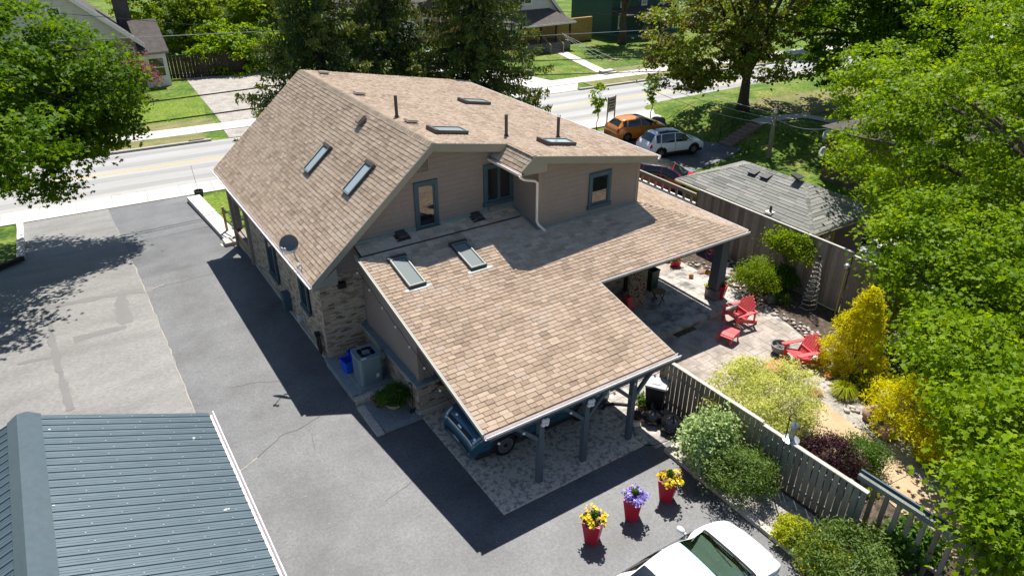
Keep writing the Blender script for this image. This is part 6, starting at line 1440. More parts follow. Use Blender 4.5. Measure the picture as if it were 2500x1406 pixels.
# ---------------------------------------------------------------- patio furniture
def adirondack(label, loc, rz):
    t = thing('adirondack_chair', label, 'chair', loc, rz)       # faces +x
    R_ = M['red_chair']
    for k in range(7):      # back slats, fan shaped, reclined
        y = (k-3)*.088; top = 1.0-.05*abs(k-3)**1.3; s = MB(); f = 1+.18
        s.hexa([(-.12, y-.036, .28), (-.12, y+.036, .28), (-.095, y+.036, .285), (-.095, y-.036, .285), (-.12-.42*(top-.28)/.75, y*f-.042, top), (-.12-.42*(top-.28)/.75, y*f+.042, top), (-.097-.42*(top-.28)/.75, y*f+.042, top), (-.097-.42*(top-.28)/.75, y*f-.042, top)]); obj('back_slat', s, R_, t)
    for k in range(6):      # seat slats
        x = -.1+k*.1; z = .285+.03*k-.012*(k == 5); s = MB(); s.obox((x, 0, z), (.96, 0, .28), (0, 1, 0), (-.28, 0, .96), .044, .28, .011); obj('seat_slat', s, R_, t)
    for sg in (-1, 1):
        s = MB(); s.add([(-.45, sg*.39-.06, .56), (-.45, sg*.39+.06, .56), (.05, sg*.40+.075, .565), (.42, sg*.40+.085, .57), (.5, sg*.40+.03, .57), (.5, sg*.40-.05, .57), (.3, sg*.40-.075, .57), (-.45, sg*.39-.06, .59), (-.45, sg*.39+.06, .59), (.05, sg*.40+.075, .595), (.42, sg*.40+.085, .6), (.5, sg*.40+.03, .6), (.5, sg*.40-.05, .6), (.3, sg*.40-.075, .6)],
                        [(6,5,4,3,2,1,0), (7,8,9,10,11,12,13)]+[(k, (k+1) % 7, 7+(k+1) % 7, 7+k) for k in range(7)]); obj('armrest', s, R_, t)
        s = MB(); s.beam((.38, sg*.34, 0), (.38, sg*.34, .56), .09, .03, up=(0, 1, 0)); obj('leg', s, R_, t)
        s = MB(); s.prism([(-.62, sg*.30, .0), (-.5, sg*.30, 0), (.42, sg*.30, .30), (.46, sg*.30, .42), (.3, sg*.30, .42), (-.62, sg*.30, .1)], (0, sg*.025, 0)); obj('leg', s, R_, t)
        s = MB(); s.beam((-.42, sg*.35, .1), (-.42, sg*.35, .56), .07, .03, up=(0, 1, 0)); obj('leg', s, R_, t)
    s = MB(); s.beam((-.20, -.30, .47), (-.20, .30, .47), .03, .07); s.beam((-.44, -.38, .545), (-.44, .38, .545), .03, .06); obj('stretcher', s, R_, t)
    return t
def ottoman(label, loc, rz):
    t = thing('footstool', label, 'footstool', loc, rz)
    for k in range(9):
        x = -.28+k*.066; z = .36 if x < .05 else .36-1.2*(x-.05)**2*1.7; sl = 0 if x < .05 else -(x-.05)*3; n = math.hypot(1, sl); s = MB(); s.obox((x, 0, z), (1/n, 0, sl/n), (0, 1, 0), (-sl/n, 0, 1/n), .029, .28, .011); obj('slat', s, M['red_chair'], t)
    for sg in (-1, 1):
        s = MB(); s.prism([(-.3, sg*.24, .345), (.05, sg*.24, .345), (.26, sg*.24, .25), (.32, sg*.24, .12), (.24, sg*.24, .1), (.15, sg*.24, .22), (-.2, sg*.24, .26), (-.25, sg*.24, 0), (-.31, sg*.24, 0)], (0, sg*.03, 0)); obj('side_frame', s, M['red_chair'], t)
        s = MB(); s.beam((.25, sg*.225, 0), (.25, sg*.225, .2), .05, .03); obj('leg', s, M['red_chair'], t)
    return t
adirondack('red wooden garden chair with its back to the pale border stones', (18.75, 13.75, .045), math.radians(172))
ottoman('red slatted footstool in front of the red garden chair', (17.55, 13.15, .045), math.radians(195))
adirondack('red wooden garden chair beside the golden cypress', (18.55, 10.95, .045), math.radians(165))
ottoman('red slatted footstool half hidden by the pale laceleaf maple', (17.25, 10.95, .045), math.radians(160))
fb_ = bowl('fire_bowl', 'round grey fire bowl standing between the red chairs', gp(1902, 862, .03), .33, .36, 'bowl_stone', 'fire bowl', .045, .35)
s = MB(); s.lathe([(.26, .2), (.1, .24), (0, .24)], (0,0,0), 20); obj('ash', s, M['ash'], fb_)
s = MB(); s.tube([(-.2, .05, .28), (.18, -.02, .3)], .02, 6); s.tube([(-.05, -.15, .27), (.05, .2, .29)], .018, 6); obj('log', s, M['ash'], fb_)
# things under the patio cover
def pot(label, loc, r, h_, mat, plant=None, seed=0, sq=False, cat='planter', nm='plant_pot'):
    t = thing(nm, label, cat, loc, .4); s = MB()
    if sq: o = [(-1, -1), (1, -1), (1, 1), (-1, 1)]; s.hexa([(x*r*.65, y*r*.65, 0) for x, y in o]+[(x*r, y*r, h_) for x, y in o])
    else: s.lathe([(r*.6, 0), (r*.95, h_*.5), (r, h_*.92), (r*1.06, h_), (r*.9, h_), (r*.85, h_*.85), (0, h_*.85)], (0,0,0), 20)
    obj('pot', s, M[mat], t, autosm=40)
    if plant:
        rg = np.random.default_rng(seed); n = 130; P = rg.normal(size=(n, 3))*(r*.45, r*.45, r*.35)+(0, 0, h_+r*.25); me = fastmesh('plant', leaf_verts(P, rg.normal(size=(n, 3))+(0, 0, .7), r*.5, KITE, rg), 4, rg.uniform(0, 1, n)); me.materials.append(M[plant]); obj('plant', me, None, t)
    return t
pot('tall tapered red planter beside the patio column', gp(1757, 727, .2), .2, .55, 'red_pot', 'leaf_green', 1, True)
pot('glossy black urn with orange plant at the foot of the column', gp(1731, 722, .2), .19, .36, 'urn', 'leaf_gold', 2)
pot('round red glazed pot with seedling by the river stones', gp(1648, 653, .1), .22, .36, 'red_pot', 'leaf_bright', 3)
pot('orange clay pot half hidden under the patio gutter', gp(1628, 634, .2), .16, .3, 'terracotta', 'leaf_green', 4)
s = MB(); q = gp(1687, 678, .2); s.ball((q[0], q[1], q[2]+.09), .1, 14, 10); tag(obj('clay_ball', s, M['terracotta'], smooth=True), 'small orange clay ball on the sunny edge of the patio', 'ornament')
def hang_ball(label, loc, r, mat, line):
    t = thing('hanging_ornament', label, 'ornament', loc); s = MB(); s.ball((0, 0, 0), r, 14, 10); obj('ball', s, M[mat], t, smooth=True); s = MB(); s.tube([(0, 0, r), (0, 0, r+line)], .005, 4); obj('cord', s, M['cable'], t)
q = ap(1728, 665, 1, 15.0); hang_ball('orange glass ball hanging in front of the patio column', q, .1, 'vivid_orange', 1.0)
q = ap(1755, 630, 1, 15.5); hang_ball('orange paper ball hanging right of the patio column', q, .12, 'vivid_orange', .6)
q = ap(1462, 697, 1, 15.2); hang_ball('orange paper ball hanging at the inner end of the patio gutter', q, .16, 'vivid_orange', .4)
wr_t = thing('red_wreath', 'dark red wreath on the patio column', 'wreath', ap(1734, 617, 1, 15.1)); s = MB(); s.lathe([(.2, -.04), (.24, 0), (.2, .04), (.15, 0), (.2, -.04)], (0,0,0), 20, 'y', caps=False); obj('ring', s, M['petal_plum'], wr_t); s = MB(); s.ball((0, 0, 0), .07, 8, 6); obj('flower', s, M['lamp_red'], wr_t)
hp = thing('patterned_lounger', 'tall patterned folding lounger cushion propped upright under the patio cover', 'lounger', gp(1553, 748, .2), math.radians(-128))
for k in range(3):
    s = MB(); s.obox((-.05*k, 0, .3+k*.55), (.98, 0, .17), (0, 1, 0), (-.17, 0, .98), .06, .3, .26); obj('cushion', s, M['cushion'], hp, )
s = MB(); s.beam((.05, -.25, 0), (-.25, -.25, 1.9), .04, .04); s.beam((.05, .25, 0), (-.25, .25, 1.9), .04, .04); obj('frame', s, M['raw_wood'], hp)
bin_('wheelie_bin', 'dark green bin standing beside the patterned lounger', gp(1586, 704, .2), .1, .22, .24, .85, 'green_bin')
ft = thing('folding_table', 'small brown folding table with crossed legs on the shaded patio', 'table', gp(1606, 738, .2), .3)
n = 8; s = MB(); s.prism([(.27*math.cos(2*math.pi*k/n), .27*math.sin(2*math.pi*k/n), .46) for k in range(n)], (0, 0, .025)); obj('table_top', s, M['card'], ft)
for sg in (-1, 1):
    for d_ in (-1, 1): s = MB(); s.beam((sg*.2, d_*.16, 0), (-sg*.2, d_*.16, .46), .03, .03); obj('leg', s, M['dark_wood'], ft)
for lb, x, y, r, h_ in (('round wicker basket stacked against the patio wall', 14.2, 16.6, .33, .5), ('wide wicker basket low beside the patio wall', 13.9, 15.9, .38, .35)):
    t = thing('wicker_basket', lb, 'basket', (x, y, .2)); s = MB(); s.lathe([(r*.7, 0), (r, h_*.6), (r*.85, h_), (r*.78, h_), (r*.8, h_*.6), (0, h_*.2)], (0,0,0), 18); obj('body', s, M['basket'], t); s = MB(); s.lathe([(r*.86, h_-.03), (r*.9, h_), (r*.86, h_+.02)], (0,0,0), 18, caps=False); obj('rim', s, M['raw_wood'], t)
s = MB(); q = gp(1540, 745, .2); s.hexa([(q[0]-.28, q[1]-.22, .2), (q[0]+.28, q[1]-.22, .2), (q[0]+.28, q[1]+.22, .2), (q[0]-.28, q[1]+.22, .2), (q[0]-.3, q[1]-.1, .62), (q[0]+.22, q[1]-.1, .66), (q[0]+.22, q[1]+.24, .6), (q[0]-.3, q[1]+.24, .55)]); tag(obj('red_cushion', s, M['red_chair']), 'red seat cushion on the shaded patio by the carport roof', 'cushion')
s = MB(); q = gp(1664, 806, .03); s.obox((q[0], q[1], .05), (.97, .02, 0), (-.02, .97, 0), (0, 0, 1), .5, .28, .012); tag(obj('door_mat', s, M['mulch']), 'dark brown mat below the patio step', 'mat')
# ---------------------------------------------------------------- garden ornaments
tp = thing('spiral_trellis', 'white wire spiral trellis tower against the tall fence', 'trellis', gp(1972, 755)); s = MB()
P = []
for k in range(190): a_ = k*.36; f = k/189; r = .30*(1-f*.72)+.03*math.sin(k*2.1); P.append((r*math.cos(a_), r*math.sin(a_), 2.0*f+.02))
s.tube(P, .011, 5); obj('spiral', s, M['fence_cap'], tp)
s = MB()
for k in range(3): a_ = k*2.094; s.tube([(.3*math.cos(a_), .3*math.sin(a_), 0), (.03*math.cos(a_), .03*math.sin(a_), 2.1)], .008, 5)
s.ball((0, 0, 2.15), .07, 8, 6); obj('stake', s, M['iron'], tp)
q = ap(2072, 650, 0, 22.3); t = thing('globe_lamp', 'small silver globe lamp in front of the tall fence', 'lamp', (22.2, q[1], 0)); s = MB(); s.ball((0, 0, q[2]), .12, 14, 10); obj('globe', s, M['steel'], t, smooth=True); s = MB(); s.tube([(0, 0, 0), (0, 0, q[2]-.1)], .025, 8); obj('stem', s, M['yellow_paint'], t)
bf = gp(1925, 1165); t = thing('bird_feeder', 'silver bird feeder with wide tray hanging from a black hook', 'bird feeder', (13.0, 7.55, 0))
s = MB(); s.tube([(0, 0, 0), (0, .02, 2.35), (.03, .05, 2.55), (.12, .02, 2.6), (.2, -.02, 2.5)], .016, 6); obj('hook', s, M['iron'], t)
s = MB(); s.lathe([(.07, 1.82), (.07, 2.2)], (.2, -.02, 0), 14, caps=False); obj('tube', s, M['lantern_glass'], t)
s = MB(); s.lathe([(.06, 1.74), (.2, 1.76), (.21, 1.78), (.06, 1.82)], (.2, -.02, 0), 22); s.lathe([(.11, 2.2), (.09, 2.24), (.02, 2.3), (.01, 2.48)], (.2, -.02, 0), 14); obj('tray', s, M['steel'], t, autosm=40)
q = gp(1938, 1050); t = thing('red_feeder', 'small red dome feeder near the stone pagoda', 'bird feeder', q); s = MB(); s.lathe([(.13, .52), (.09, .6), (.0, .64)], (0,0,0), 16); obj('dome', s, M['red_pot'], t); s = MB(); s.lathe([(.09, .0), (.07, .45), (.11, .52)], (0,0,0), 14); obj('body', s, M['grey_lid'], t)
q = gp(1965, 1062); t = thing('stone_pagoda', 'little stacked stone pagoda beside the tan path', 'ornament', q)
for k, (r, z) in enumerate(((.17, 0), (.12, .08), (.09, .15), (.06, .21))): s = MB(); s.lathe([(r, z), (r*.95, z+.04), (r*.45, z+.085)], (0,0,0), 12); obj('tier', s, M['stone_pale'], t)
q = gp(2022, 920, .03); t = thing('orange_ball', 'orange clay saucer at the patio edge', 'ornament', q); s = MB(); s.lathe([(.1, 0), (.17, .07), (.15, .12), (0, .1)], (0,0,0), 18); obj('saucer', s, M['terracotta'], t, smooth=True)
t = thing('garden_bench', 'pale stone bench half hidden by the golden cypress', 'bench', gp(2150, 985), .5); s = MB(); s.box((-.4, -.14, .3), (.4, .14, .36)); obj('seat', s, M['stone_pale'], t)
for k in (-1, 1): s = MB(); s.box((k*.28-.06, -.11, 0), (k*.28+.06, .11, .3)); obj('leg', s, M['stone_pale'], t)
for i, (px, py, r, mt, lb) in enumerate(((2130, 1020, .34, 'rusty_rock', 'brown boulder below the golden cypress'), (2138, 1045, .22, 'boulder', 'grey boulder touching the gravel strip'), (2165, 1065, .28, 'rusty_rock', 'reddish boulder at the edge of the gravel strip'), (1880, 735, .25, 'boulder', 'dark rock in the mulch beside the dwarf pine'), (1605, 308, .62, 'boulder', 'large dark boulder beside the orange car'), (1712, 675, .26, 'rusty_rock', 'pinkish rock at the end of the river stones'))):
    q = gp(px, py); s = MB(); s.ball((q[0], q[1], q[2]+r*.4), r, 12, 8, .12, (1.1, .9, .75), i); tag(obj('boulder', s, M[mt], autosm=60), lb, 'boulder')
# river stones
rs = thing('river_stones', 'band of pale rounded river stones edging the patio', 'stone border', gp(1850, 745)); rg = random.Random(4); ms = []
for i in range(8):
    s = MB(); s.tint = (i+.5)/8; s.ball((0, 0, 0), 1, 8, 5, .1, (1, .75, .55), i); me = s.mesh('stone', True); me.materials.append(M['river_stone']); ms.append(me)
path = [gp(*p) for p in ((1668, 648), (1700, 655), (1740, 668), (1775, 675), (1790, 700), (1815, 728), (1850, 750), (1903, 775), (1945, 798), (1982, 824), (2002, 862), (2022, 905), (2036, 945))]
inv = Matrix.Translation(-Vector(rs.location))
def stone(x, y, r, z=.03):
    o = bpy.data.objects.new('stone', rg.choice(ms)); COL.objects.link(o); o.parent = rs; o.matrix_parent_inverse = inv; o.location = (x, y, z+r*.3); o.scale = (r, r, r); o.rotation_euler = (rg.uniform(-.3, .3), rg.uniform(-.3, .3), rg.uniform(0, 6.28))
cnt = 0
for a, b in zip(path[:-1], path[1:]):
    L_ = math.hypot(b[0]-a[0], b[1]-a[1])
    for k in range(int(L_*22)):
        f = rg.random(); stone(a[0]+(b[0]-a[0])*f+rg.gauss(0, .16)+.12, a[1]+(b[1]-a[1])*f+rg.gauss(0, .16)+.05, rg.uniform(.045, .095)); cnt += 1
for k in range(46): q = gp(1778+rg.gauss(0, 16), 668+rg.gauss(0, 11)); stone(q[0], q[1], rg.uniform(.08, .15), .06)
for k in range(14): q = gp(2075+rg.uniform(-14, 20), 985+rg.uniform(-18, 30)); stone(q[0], q[1], rg.uniform(.06, .11))
for k in range(9): q = gp(2280+rg.uniform(-20, 20), 1150+rg.uniform(-12, 14)); stone(q[0], q[1], rg.uniform(.06, .11))
# satellite dish on the eave
sdish = thing('satellite_dish', 'grey oval satellite dish on the left eave of the brick house', 'satellite dish', (5.18, 20.15, 3.45))
s = MB(); n = 24; rings = 5; vs = []
axis = np.array((-.62, -.55, .56)); axis /= np.linalg.norm(axis); e1_ = np.cross((0, 0, 1), axis); e1_ /= np.linalg.norm(e1_); e2_ = np.cross(axis, e1_); cc = np.array((-.05, .1, .62))
for i in range(rings+1):
    r = .32*i/rings
    for k in range(n): a_ = 2*math.pi*k/n; vs.append(cc+e1_*r*math.cos(a_)*1.02+e2_*r*math.sin(a_)*.95+axis*(.9*r*r))
fs = [(i*n+k, i*n+(k+1) % n, (i+1)*n+(k+1) % n, (i+1)*n+k) for i in range(rings) for k in range(n)]
s.add(vs, fs); s.add([v-axis*.012 for v in vs], [f[::-1] for f in fs]); obj('reflector', s, M['dish_grey'], sdish, smooth=True)
s = MB(); s.tube([(.1, -.25, -.05), (.0, -.1, .25), cc-axis*.05], .025, 8); obj('mast', s, M['steel'], sdish)
s = MB(); s.tube([cc-axis*.02-e2_*.26, cc+axis*.3-e2_*.36, cc+axis*.42-e2_*.2], .014, 6); s.ball(cc+axis*.42-e2_*.2, .055, 10, 8); s.ball(cc+axis*.42-e2_*.2+e1_*.1, .05, 10, 8); obj('receiver', s, M['steel'], sdish)
s = MB(); s.box((.0, -.62, -.06), (.1, -.1, .0)); s.tube([(.0, -.6, 0), (.05, -.45, .12), (.1, -.3, .05), (.02, -.2, .1)], .012, 5); obj('mount', s, M['steel'], sdish)
# pot with stake at the driveway corner
q = gp(488, 482); t = thing('driveway_marker', 'dark tub with a thin upright stake at the driveway corner', 'marker', q); s = MB(); s.lathe([(.2, 0), (.26, .42), (.22, .42), (.18, .3)], (0,0,0), 16); obj('tub', s, M['dark_plastic'], t); s = MB(); s.tube([(0, 0, .2), (-.1, 0, 1.9)], .012, 5); obj('stake', s, M['fence_cap'], t)
q = gp(527, 441); s = MB(); s.obox((q[0], q[1], SZ+.03), (1, RB, 0), (-RB, 1, 0), (0, 0, 1), .35, .25, .012); tag(obj('storm_drain', s, M['rusty_rock']), 'rusty storm drain grate at the near road edge', 'drain')
q = gp(480, 348); s = MB(); s.obox((q[0], q[1], SZ+.1), (1, RB, 0), (-RB, 1, 0), (0, 0, 1), .5, .12, .07); tag(obj('storm_drain', s, M['leaf_purple']), 'dark storm drain mouth in the far kerb', 'drain')

mb = MB(); rg = random.Random(8)
for px, py, n_ in ((118, 1240, 9), (552, 1243, 5), (115, 1048, 3), (470, 1072, 3)):
    a, b = onpl(pG, px, py)
    for k in range(n_):
        u0, v0 = a+rg.gauss(0, .03), b+rg.gauss(0, .14 if n_ > 6 else .05); r_ = rg.uniform(.008, .02)
        mb.add([pG.at(u0+r_*math.cos(t)*rg.uniform(.6, 1.2), v0+r_*1.6*math.sin(t)*rg.uniform(.6, 1.2), .0115) for t in np.linspace(0, 5.4, 7)], [tuple(range(7))])
wobj('bird_droppings', mb, M['white_paint'], gar)['kind'] = 'stuff'
# ---------------------------------------------------------------- neighbour's grey hip-roofed garage
ng = thing('hip_roof_garage', 'brick garage with weathered grey hip roof behind the tall fence', 'garage', (30, 21, -2))
NE = .35
P1 = np.array(ap(1985, 572, 2, NE)); P2 = np.array(ap(2127, 523, 2, NE))
x0, y0, x1 = P1[0], P1[1], P2[0]+.9; y1 = ap(1652, 440, 0, x0)[1]; wx_ = x1-x0; hh = wx_/2; rz2 = NE+hh*.42; xm = (x0+x1)/2
GT = []
q1 = Plane((x0, y0, NE), (1,0,0), (0, hh, rz2-NE)); q2 = Plane((x0, y1, NE), (0,-1,0), (hh, 0, rz2-NE)); q3 = Plane((x1, y0, NE), (0,1,0), (-hh, 0, rz2-NE)); q4 = Plane((x1, y1, NE), (-1,0,0), (0, -hh, rz2-NE))
vq = math.hypot(hh, rz2-NE); Lq = y1-y0
s = MB()
A, B_, C_, D_ = (x0, y0, NE), (x1, y0, NE), (x1, y1, NE), (x0, y1, NE); E_, F_ = (xm, y0+hh, rz2), (xm, y1-hh, rz2)
s.add([A, B_, C_, D_, E_, F_], [(0,1,4), (1,2,5,4), (2,3,5), (3,0,4,5), (3,2,1,0)]); nroof = wobj('roof', s, M['deck_and_lap_shade'], ng)
for pl, L_ in ((q1, wx_), (q2, Lq), (q3, Lq), (q4, wx_)):
    shingle_rows(pl, vq-.03, (lambda v, L_=L_: [(hh*v/vq+.01, L_-hh*v/vq-.01)]), 60+int(L_), expo=.2, store=GT, wr=(.85, 1.05))
GT.sort(key=score); single_tabs('shingle', GT[:300], M['grey_shingle'], nroof); joined_tabs('shingles', GT[300:], M['grey_shingle'], nroof)
for a, b in ((A, E_), (B_, E_), (C_, F_), (D_, F_), (E_, F_)):
    s = MB(); a = np.array(a, float); b = np.array(b, float); n = int(np.linalg.norm(b-a)/.3); d = (b-a)/n
    sd_ = np.cross(d, (0, 0, 1)); sd_ /= np.linalg.norm(sd_)
    for i in range(n):
        p = a+d*i+(0,0,.02); q = a+d*(i+1.1)+(0,0,.005); s.tint = rnd.random(); k = .14; dn = np.array((0, 0, .05))
        s.add([p+sd_*k-dn, p+(0,0,.02), p-sd_*k-dn, q+sd_*k-dn, q+(0,0,.02), q-sd_*k-dn], [(0,3,4,1), (1,4,5,2)])
    wobj('ridge_cap', s, M['grey_shingle'], nroof)['kind'] = 'stuff'
def nvent(pl, px, py):
    a, b = onpl(pl, px, py); s = MB(); s.hexa([pl.at(a-.2,b-.22,0), pl.at(a+.2,b-.22,0), pl.at(a+.2,b+.22,0), pl.at(a-.2,b+.22,0), pl.at(a-.24,b-.26,.16), pl.at(a+.24,b-.26,.16), pl.at(a+.2,b+.22,.05), pl.at(a-.2,b+.22,.05)]); wobj('roof_vent', s, M['dark_plastic'], nroof)
for p in ((1842, 422), (1872, 432)): nvent(q2, *p)
nvent(q1, 1944, 432)
a_, b_ = onpl(q2, 1880, 520); s = MB(); q = q2.at(a_, b_, 0); s.box((q[0]-.18, q[1]-.18, q[2]-.02), (q[0]+.18, q[1]+.18, q[2]+.07)); pf = wobj('pipe_flashing', s, M['gutter'], nroof); s = MB(); s.lathe([(.07, 0), (.06, .35)], q, 10); wobj('vent_pipe', s, M['dark_plastic'], pf)
s = MB(); s.box((x0+.35, y0+.35, -2.2), (x1-.35, y1-.35, NE-.02)); wobj('wall', s, M['red_brick'], ng)
s = MB(); s.box((x0-.02, y0-.04, NE-.16), (x1+.02, y0-.002, NE+.01)); wobj('fascia', s, M['trim'], ng)
gutter((x0, y0-.045, NE-.02), (x1, y0-.045, NE-.02), (0,-1,0), ng, 'trim'); gutter((x0-.01, y0, NE-.02), (x0-.01, y1, NE-.02), (-1,0,0), ng, 'gutter')
window((x0+1.3, y0+.34, -.75), (1,0,0), (0,-1,0), .9, .6, parent=ng, frame='yellow_wood')
# bins and slabs behind that garage
bq = gp(2100, 588, 0); bin_('recycling_cart', 'dark blue bin heaped with a clear bag behind the hip roofed garage', (bq[0], bq[1]-.3, bq[2]), .3, .35, .35, .75, 'navy_bin')
s = MB(); s.ball((bq[0], bq[1]-.3, bq[2]+.85), .36, 10, 7, .16, (1, 1, .7), 3); tag(obj('clear_bag', s, M['grey_lid'], autosm=80), 'crumpled pale plastic bag on the dark blue bin', 'bag')
bq2 = gp(2145, 575, 0); bin_('recycling_cart', 'dark blue bin in the shade under the maple leaves', (bq2[0], bq2[1], bq2[2]), .1, .35, .3, .7, 'navy_bin')
mb = MB(); drape(mb, [(23.4, 10), (34, 10), (34, y0+.3), (23.4, y0+.3)], 10, 8, .04); struct('neighbour_yard', mb, M['mulch'])
mb = MB(); c0 = gp(2150, 625); drape(mb, [(c0[0]-1.2, c0[1]-1.6), (c0[0]+3.5, c0[1]-1.6), (c0[0]+3.5, c0[1]+1.2), (c0[0]-1.2, c0[1]+1.2)], 6, 6, .07); struct('neighbour_paving', mb, M['concrete'])
# neighbour's brick house behind the maple, with two dishes
nb = gp(2008, 440); nh = thing('brick_house', 'brown brick house corner showing beside the big maple', 'house', (nb[0]+3, nb[1]-3, nb[2]))
BR2 = []
hx, hy = nb[0]+.1, nb[1]+.3; top = 4.6
brick_wall((hx, hy, nb[2]), (0,-1,0), 7.5, 0, 3.3, (-1,0,0), store=BR2, seed=21, bw=.24, bh=.08, parent=nh)
brick_wall((hx, hy+.0, nb[2]), (1,0,0), 8, 0, 3.3, (0,1,0), store=BR2, seed=22, bw=.24, bh=.08, parent=nh)
for i, b in enumerate(BR2): pass
emit_bricks([(*b[:1], b[1], *b[2:]) for b in BR2], M['red_brick'], 300)
s = MB(); zt = nb[2]+3.3; s.prism([(hx-.4, hy+.4, zt), (hx+8.4, hy+.4, zt), (hx+4, hy-3.75, zt+1.2)], (0, -.02, 0)); s.add([(hx-.4, hy+.4, zt), (hx+8.4, hy+.4, zt), (hx+8.4, hy-7.9, zt), (hx-.4, hy-7.9, zt), (hx+4, hy-3.75, zt+1.4)], [(0,1,4),(1,2,4),(2,3,4),(3,0,4),(3,2,1,0)]); wobj('roof', s, M['brown_roof'], nh)
for i, (px, py, lb) in enumerate(((2030, 325, 'grey satellite dish high on the brown brick house corner'), (2008, 372, 'grey satellite dish lower on the brown brick house corner'))):
    q = ap(px, py, 1, hy); t = thing('satellite_dish', lb, 'satellite dish', (hx-.3, hy-.1, q[2])); s = MB(); s.lathe([(0, 0), (.2, .03), (.36, .1), (.36, .115), (.2, .045), (0, .015)], (0,0,0), 20, 'y', caps=False); rd = obj('reflector', s, M['grey_lid'], t, smooth=True); rd.rotation_euler = (math.radians(20), 0, math.radians(60)); s = MB(); s.tube([(.3, 0, -.3), (.1, .02, -.15), (0, 0, 0)], .03, 6); s.tube([(0, 0, -.3), (-.25, -.35, -.15)], .015, 5); obj('arm', s, M['steel'], t)
# ---------------------------------------------------------------- houses across the street
wb_ = gp(390, 214); wh = thing('gabled_house', 'pale gabled house with buff brick walls behind the left tree', 'house', (4, 74, SZ))
X0, X1, Y0 = -4.0, wb_[0]-.9, wb_[1]+1.2; Z1 = SZ+4.2
BR3 = []
brick_wall((X0, Y0, SZ), (1,0,0), X1-X0, 0, 4.2, (0,-1,0), holes=[(X1-X0-3.3, X1-X0-1.9, 1.5, 3.4), (X1-X0-.9, X1-X0-.2, 1.4, 3.4)], store=BR3, seed=31, bw=.3, bh=.1, parent=wh)
emit_bricks(BR3, M['buff_brick'], 300)
window((X1-3.3, Y0-.02, SZ+1.5), (1,0,0), (0,-1,0), 1.4, 1.9, parent=wh, frame='white_paint'); window((X1-.9, Y0-.02, SZ+1.4), (1,0,0), (0,-1,0), .7, 2.0, parent=wh, frame='white_paint')
s = MB(); s.box((X1-1.8, Y0-.08, SZ+1.5), (X1-1.3, Y0-.02, SZ+3.4)); wobj('shutter', s, M['shutter'], wh)
s = MB(); s.box((X1-.1, Y0+.02, SZ), (X1, Y0+9, Z1)); wobj('side_wall', s, M['buff_brick'], wh)
gc = (X0+X1)/2; gzp = Z1+5.2
s = MB(); s.prism([(X0+.1, Y0-.05, Z1), (X1-.1, Y0-.05, Z1), (gc, Y0-.05, gzp-.3)], (0, .3, 0)); gw = wobj('gable_wall', s, M['pale_siding'], wh)
for i in range(22):
    z = Z1+.2+i*.22; f = (z-Z1)/(gzp-.3-Z1)
    if f < .95: s = MB(); s.box((X0+.15+(gc-X0)*f, Y0-.085, z), (X1-.15-(X1-gc)*f, Y0-.051, z+.2)); wobj('siding_board', s, M['pale_siding'], gw)
window((gc-.1, Y0-.1, Z1+1.3), (1,0,0), (0,-1,0), 1.1, 1.5, parent=wh, frame='white_paint')
for sg, xe in ((-1, X0-.6), (1, X1+.6)):
    s = MB(); s.prism([(gc, Y0-.7, gzp), (xe, Y0-.7, Z1-.55), (xe, Y0-.7, Z1-.8), (gc, Y0-.7, gzp-.25)], (0, 10.5, 0)); rf = wobj('roof', s, M['brown_roof'], wh)
    s = MB(); s.prism([(gc, Y0-.72, gzp+.02), (xe, Y0-.72, Z1-.53), (xe, Y0-.72, Z1-.95), (gc, Y0-.72, gzp-.4)], (0, -.06, 0)); wobj('fascia', s, M['white_paint'], rf)
s = MB(); s.box((X1-.6, Y0+3.5, Z1), (X1+.5, Y0+5.2, Z1+3.5)); s.hexa([(X1-1.5, Y0+3.3, Z1+3.3), (X1+.9, Y0+3.3, Z1+2.6), (X1+.9, Y0+6.5, Z1+2.6), (X1-1.5, Y0+6.5, Z1+3.3), (X1-1.5, Y0+3.3, Z1+3.6), (X1+.9, Y0+3.3, Z1+2.9), (X1+.9, Y0+6.5, Z1+2.9), (X1-1.5, Y0+6.5, Z1+3.6)]); wobj('dormer', s, M['brown_roof'], wh)
# enclosed porch at its right corner
PX0, PX1, PY0 = X1+.05, X1+2.0, Y0-.9
s = MB(); s.box((PX0, PY0, SZ), (PX1, PY0+3.2, SZ+.9)); s.box((PX0, PY0, SZ+2.4), (PX1, PY0+3.2, SZ+2.8)); s.box((PX0, PY0, SZ+.9), (PX0+.5, PY0+.3, SZ+2.4)); s.box((PX1-.3, PY0, SZ+.9), (PX1, PY0+3.2, SZ+2.4)); pr_ = wobj('porch', s, M['white_paint'], wh)
s = MB(); s.box((PX0+.5, PY0+.1, SZ+.9), (PX1-.3, PY0+.14, SZ+2.4)); wobj('pane', s, M['glass'], pr_)
s = MB(); s.box((PX0+.5, PY0+.04, SZ+1.6), (PX1-.3, PY0+.09, SZ+1.68)); wobj('sash', s, M['white_paint'], pr_)
s = MB(); s.hexa([(PX0-.1, PY0-.3, SZ+2.8), (PX1+.3, PY0-.3, SZ+2.8), (PX1+.3, PY0+3.4, SZ+2.8), (PX0-.1, PY0+3.4, SZ+2.8), (PX0-.1, PY0-.2, SZ+2.95), (PX1+.3, PY0-.2, SZ+2.95), (PX1+.3, PY0+3.4, SZ+5.2), (PX0-.1, PY0+3.4, SZ+5.2)]); wobj('porch_roof', s, M['brown_roof'], wh)
df = gp(480, 196); picket_fence('board_fence', 'dark shaded board fence beside the gabled house across the street', (PX1+.2, df[1]+1.5), (df[0]+4.5, df[1]+.2), SZ, SZ+2.1, SZ+2.1, .28, .03, 'dark_wood', None, rails=True)
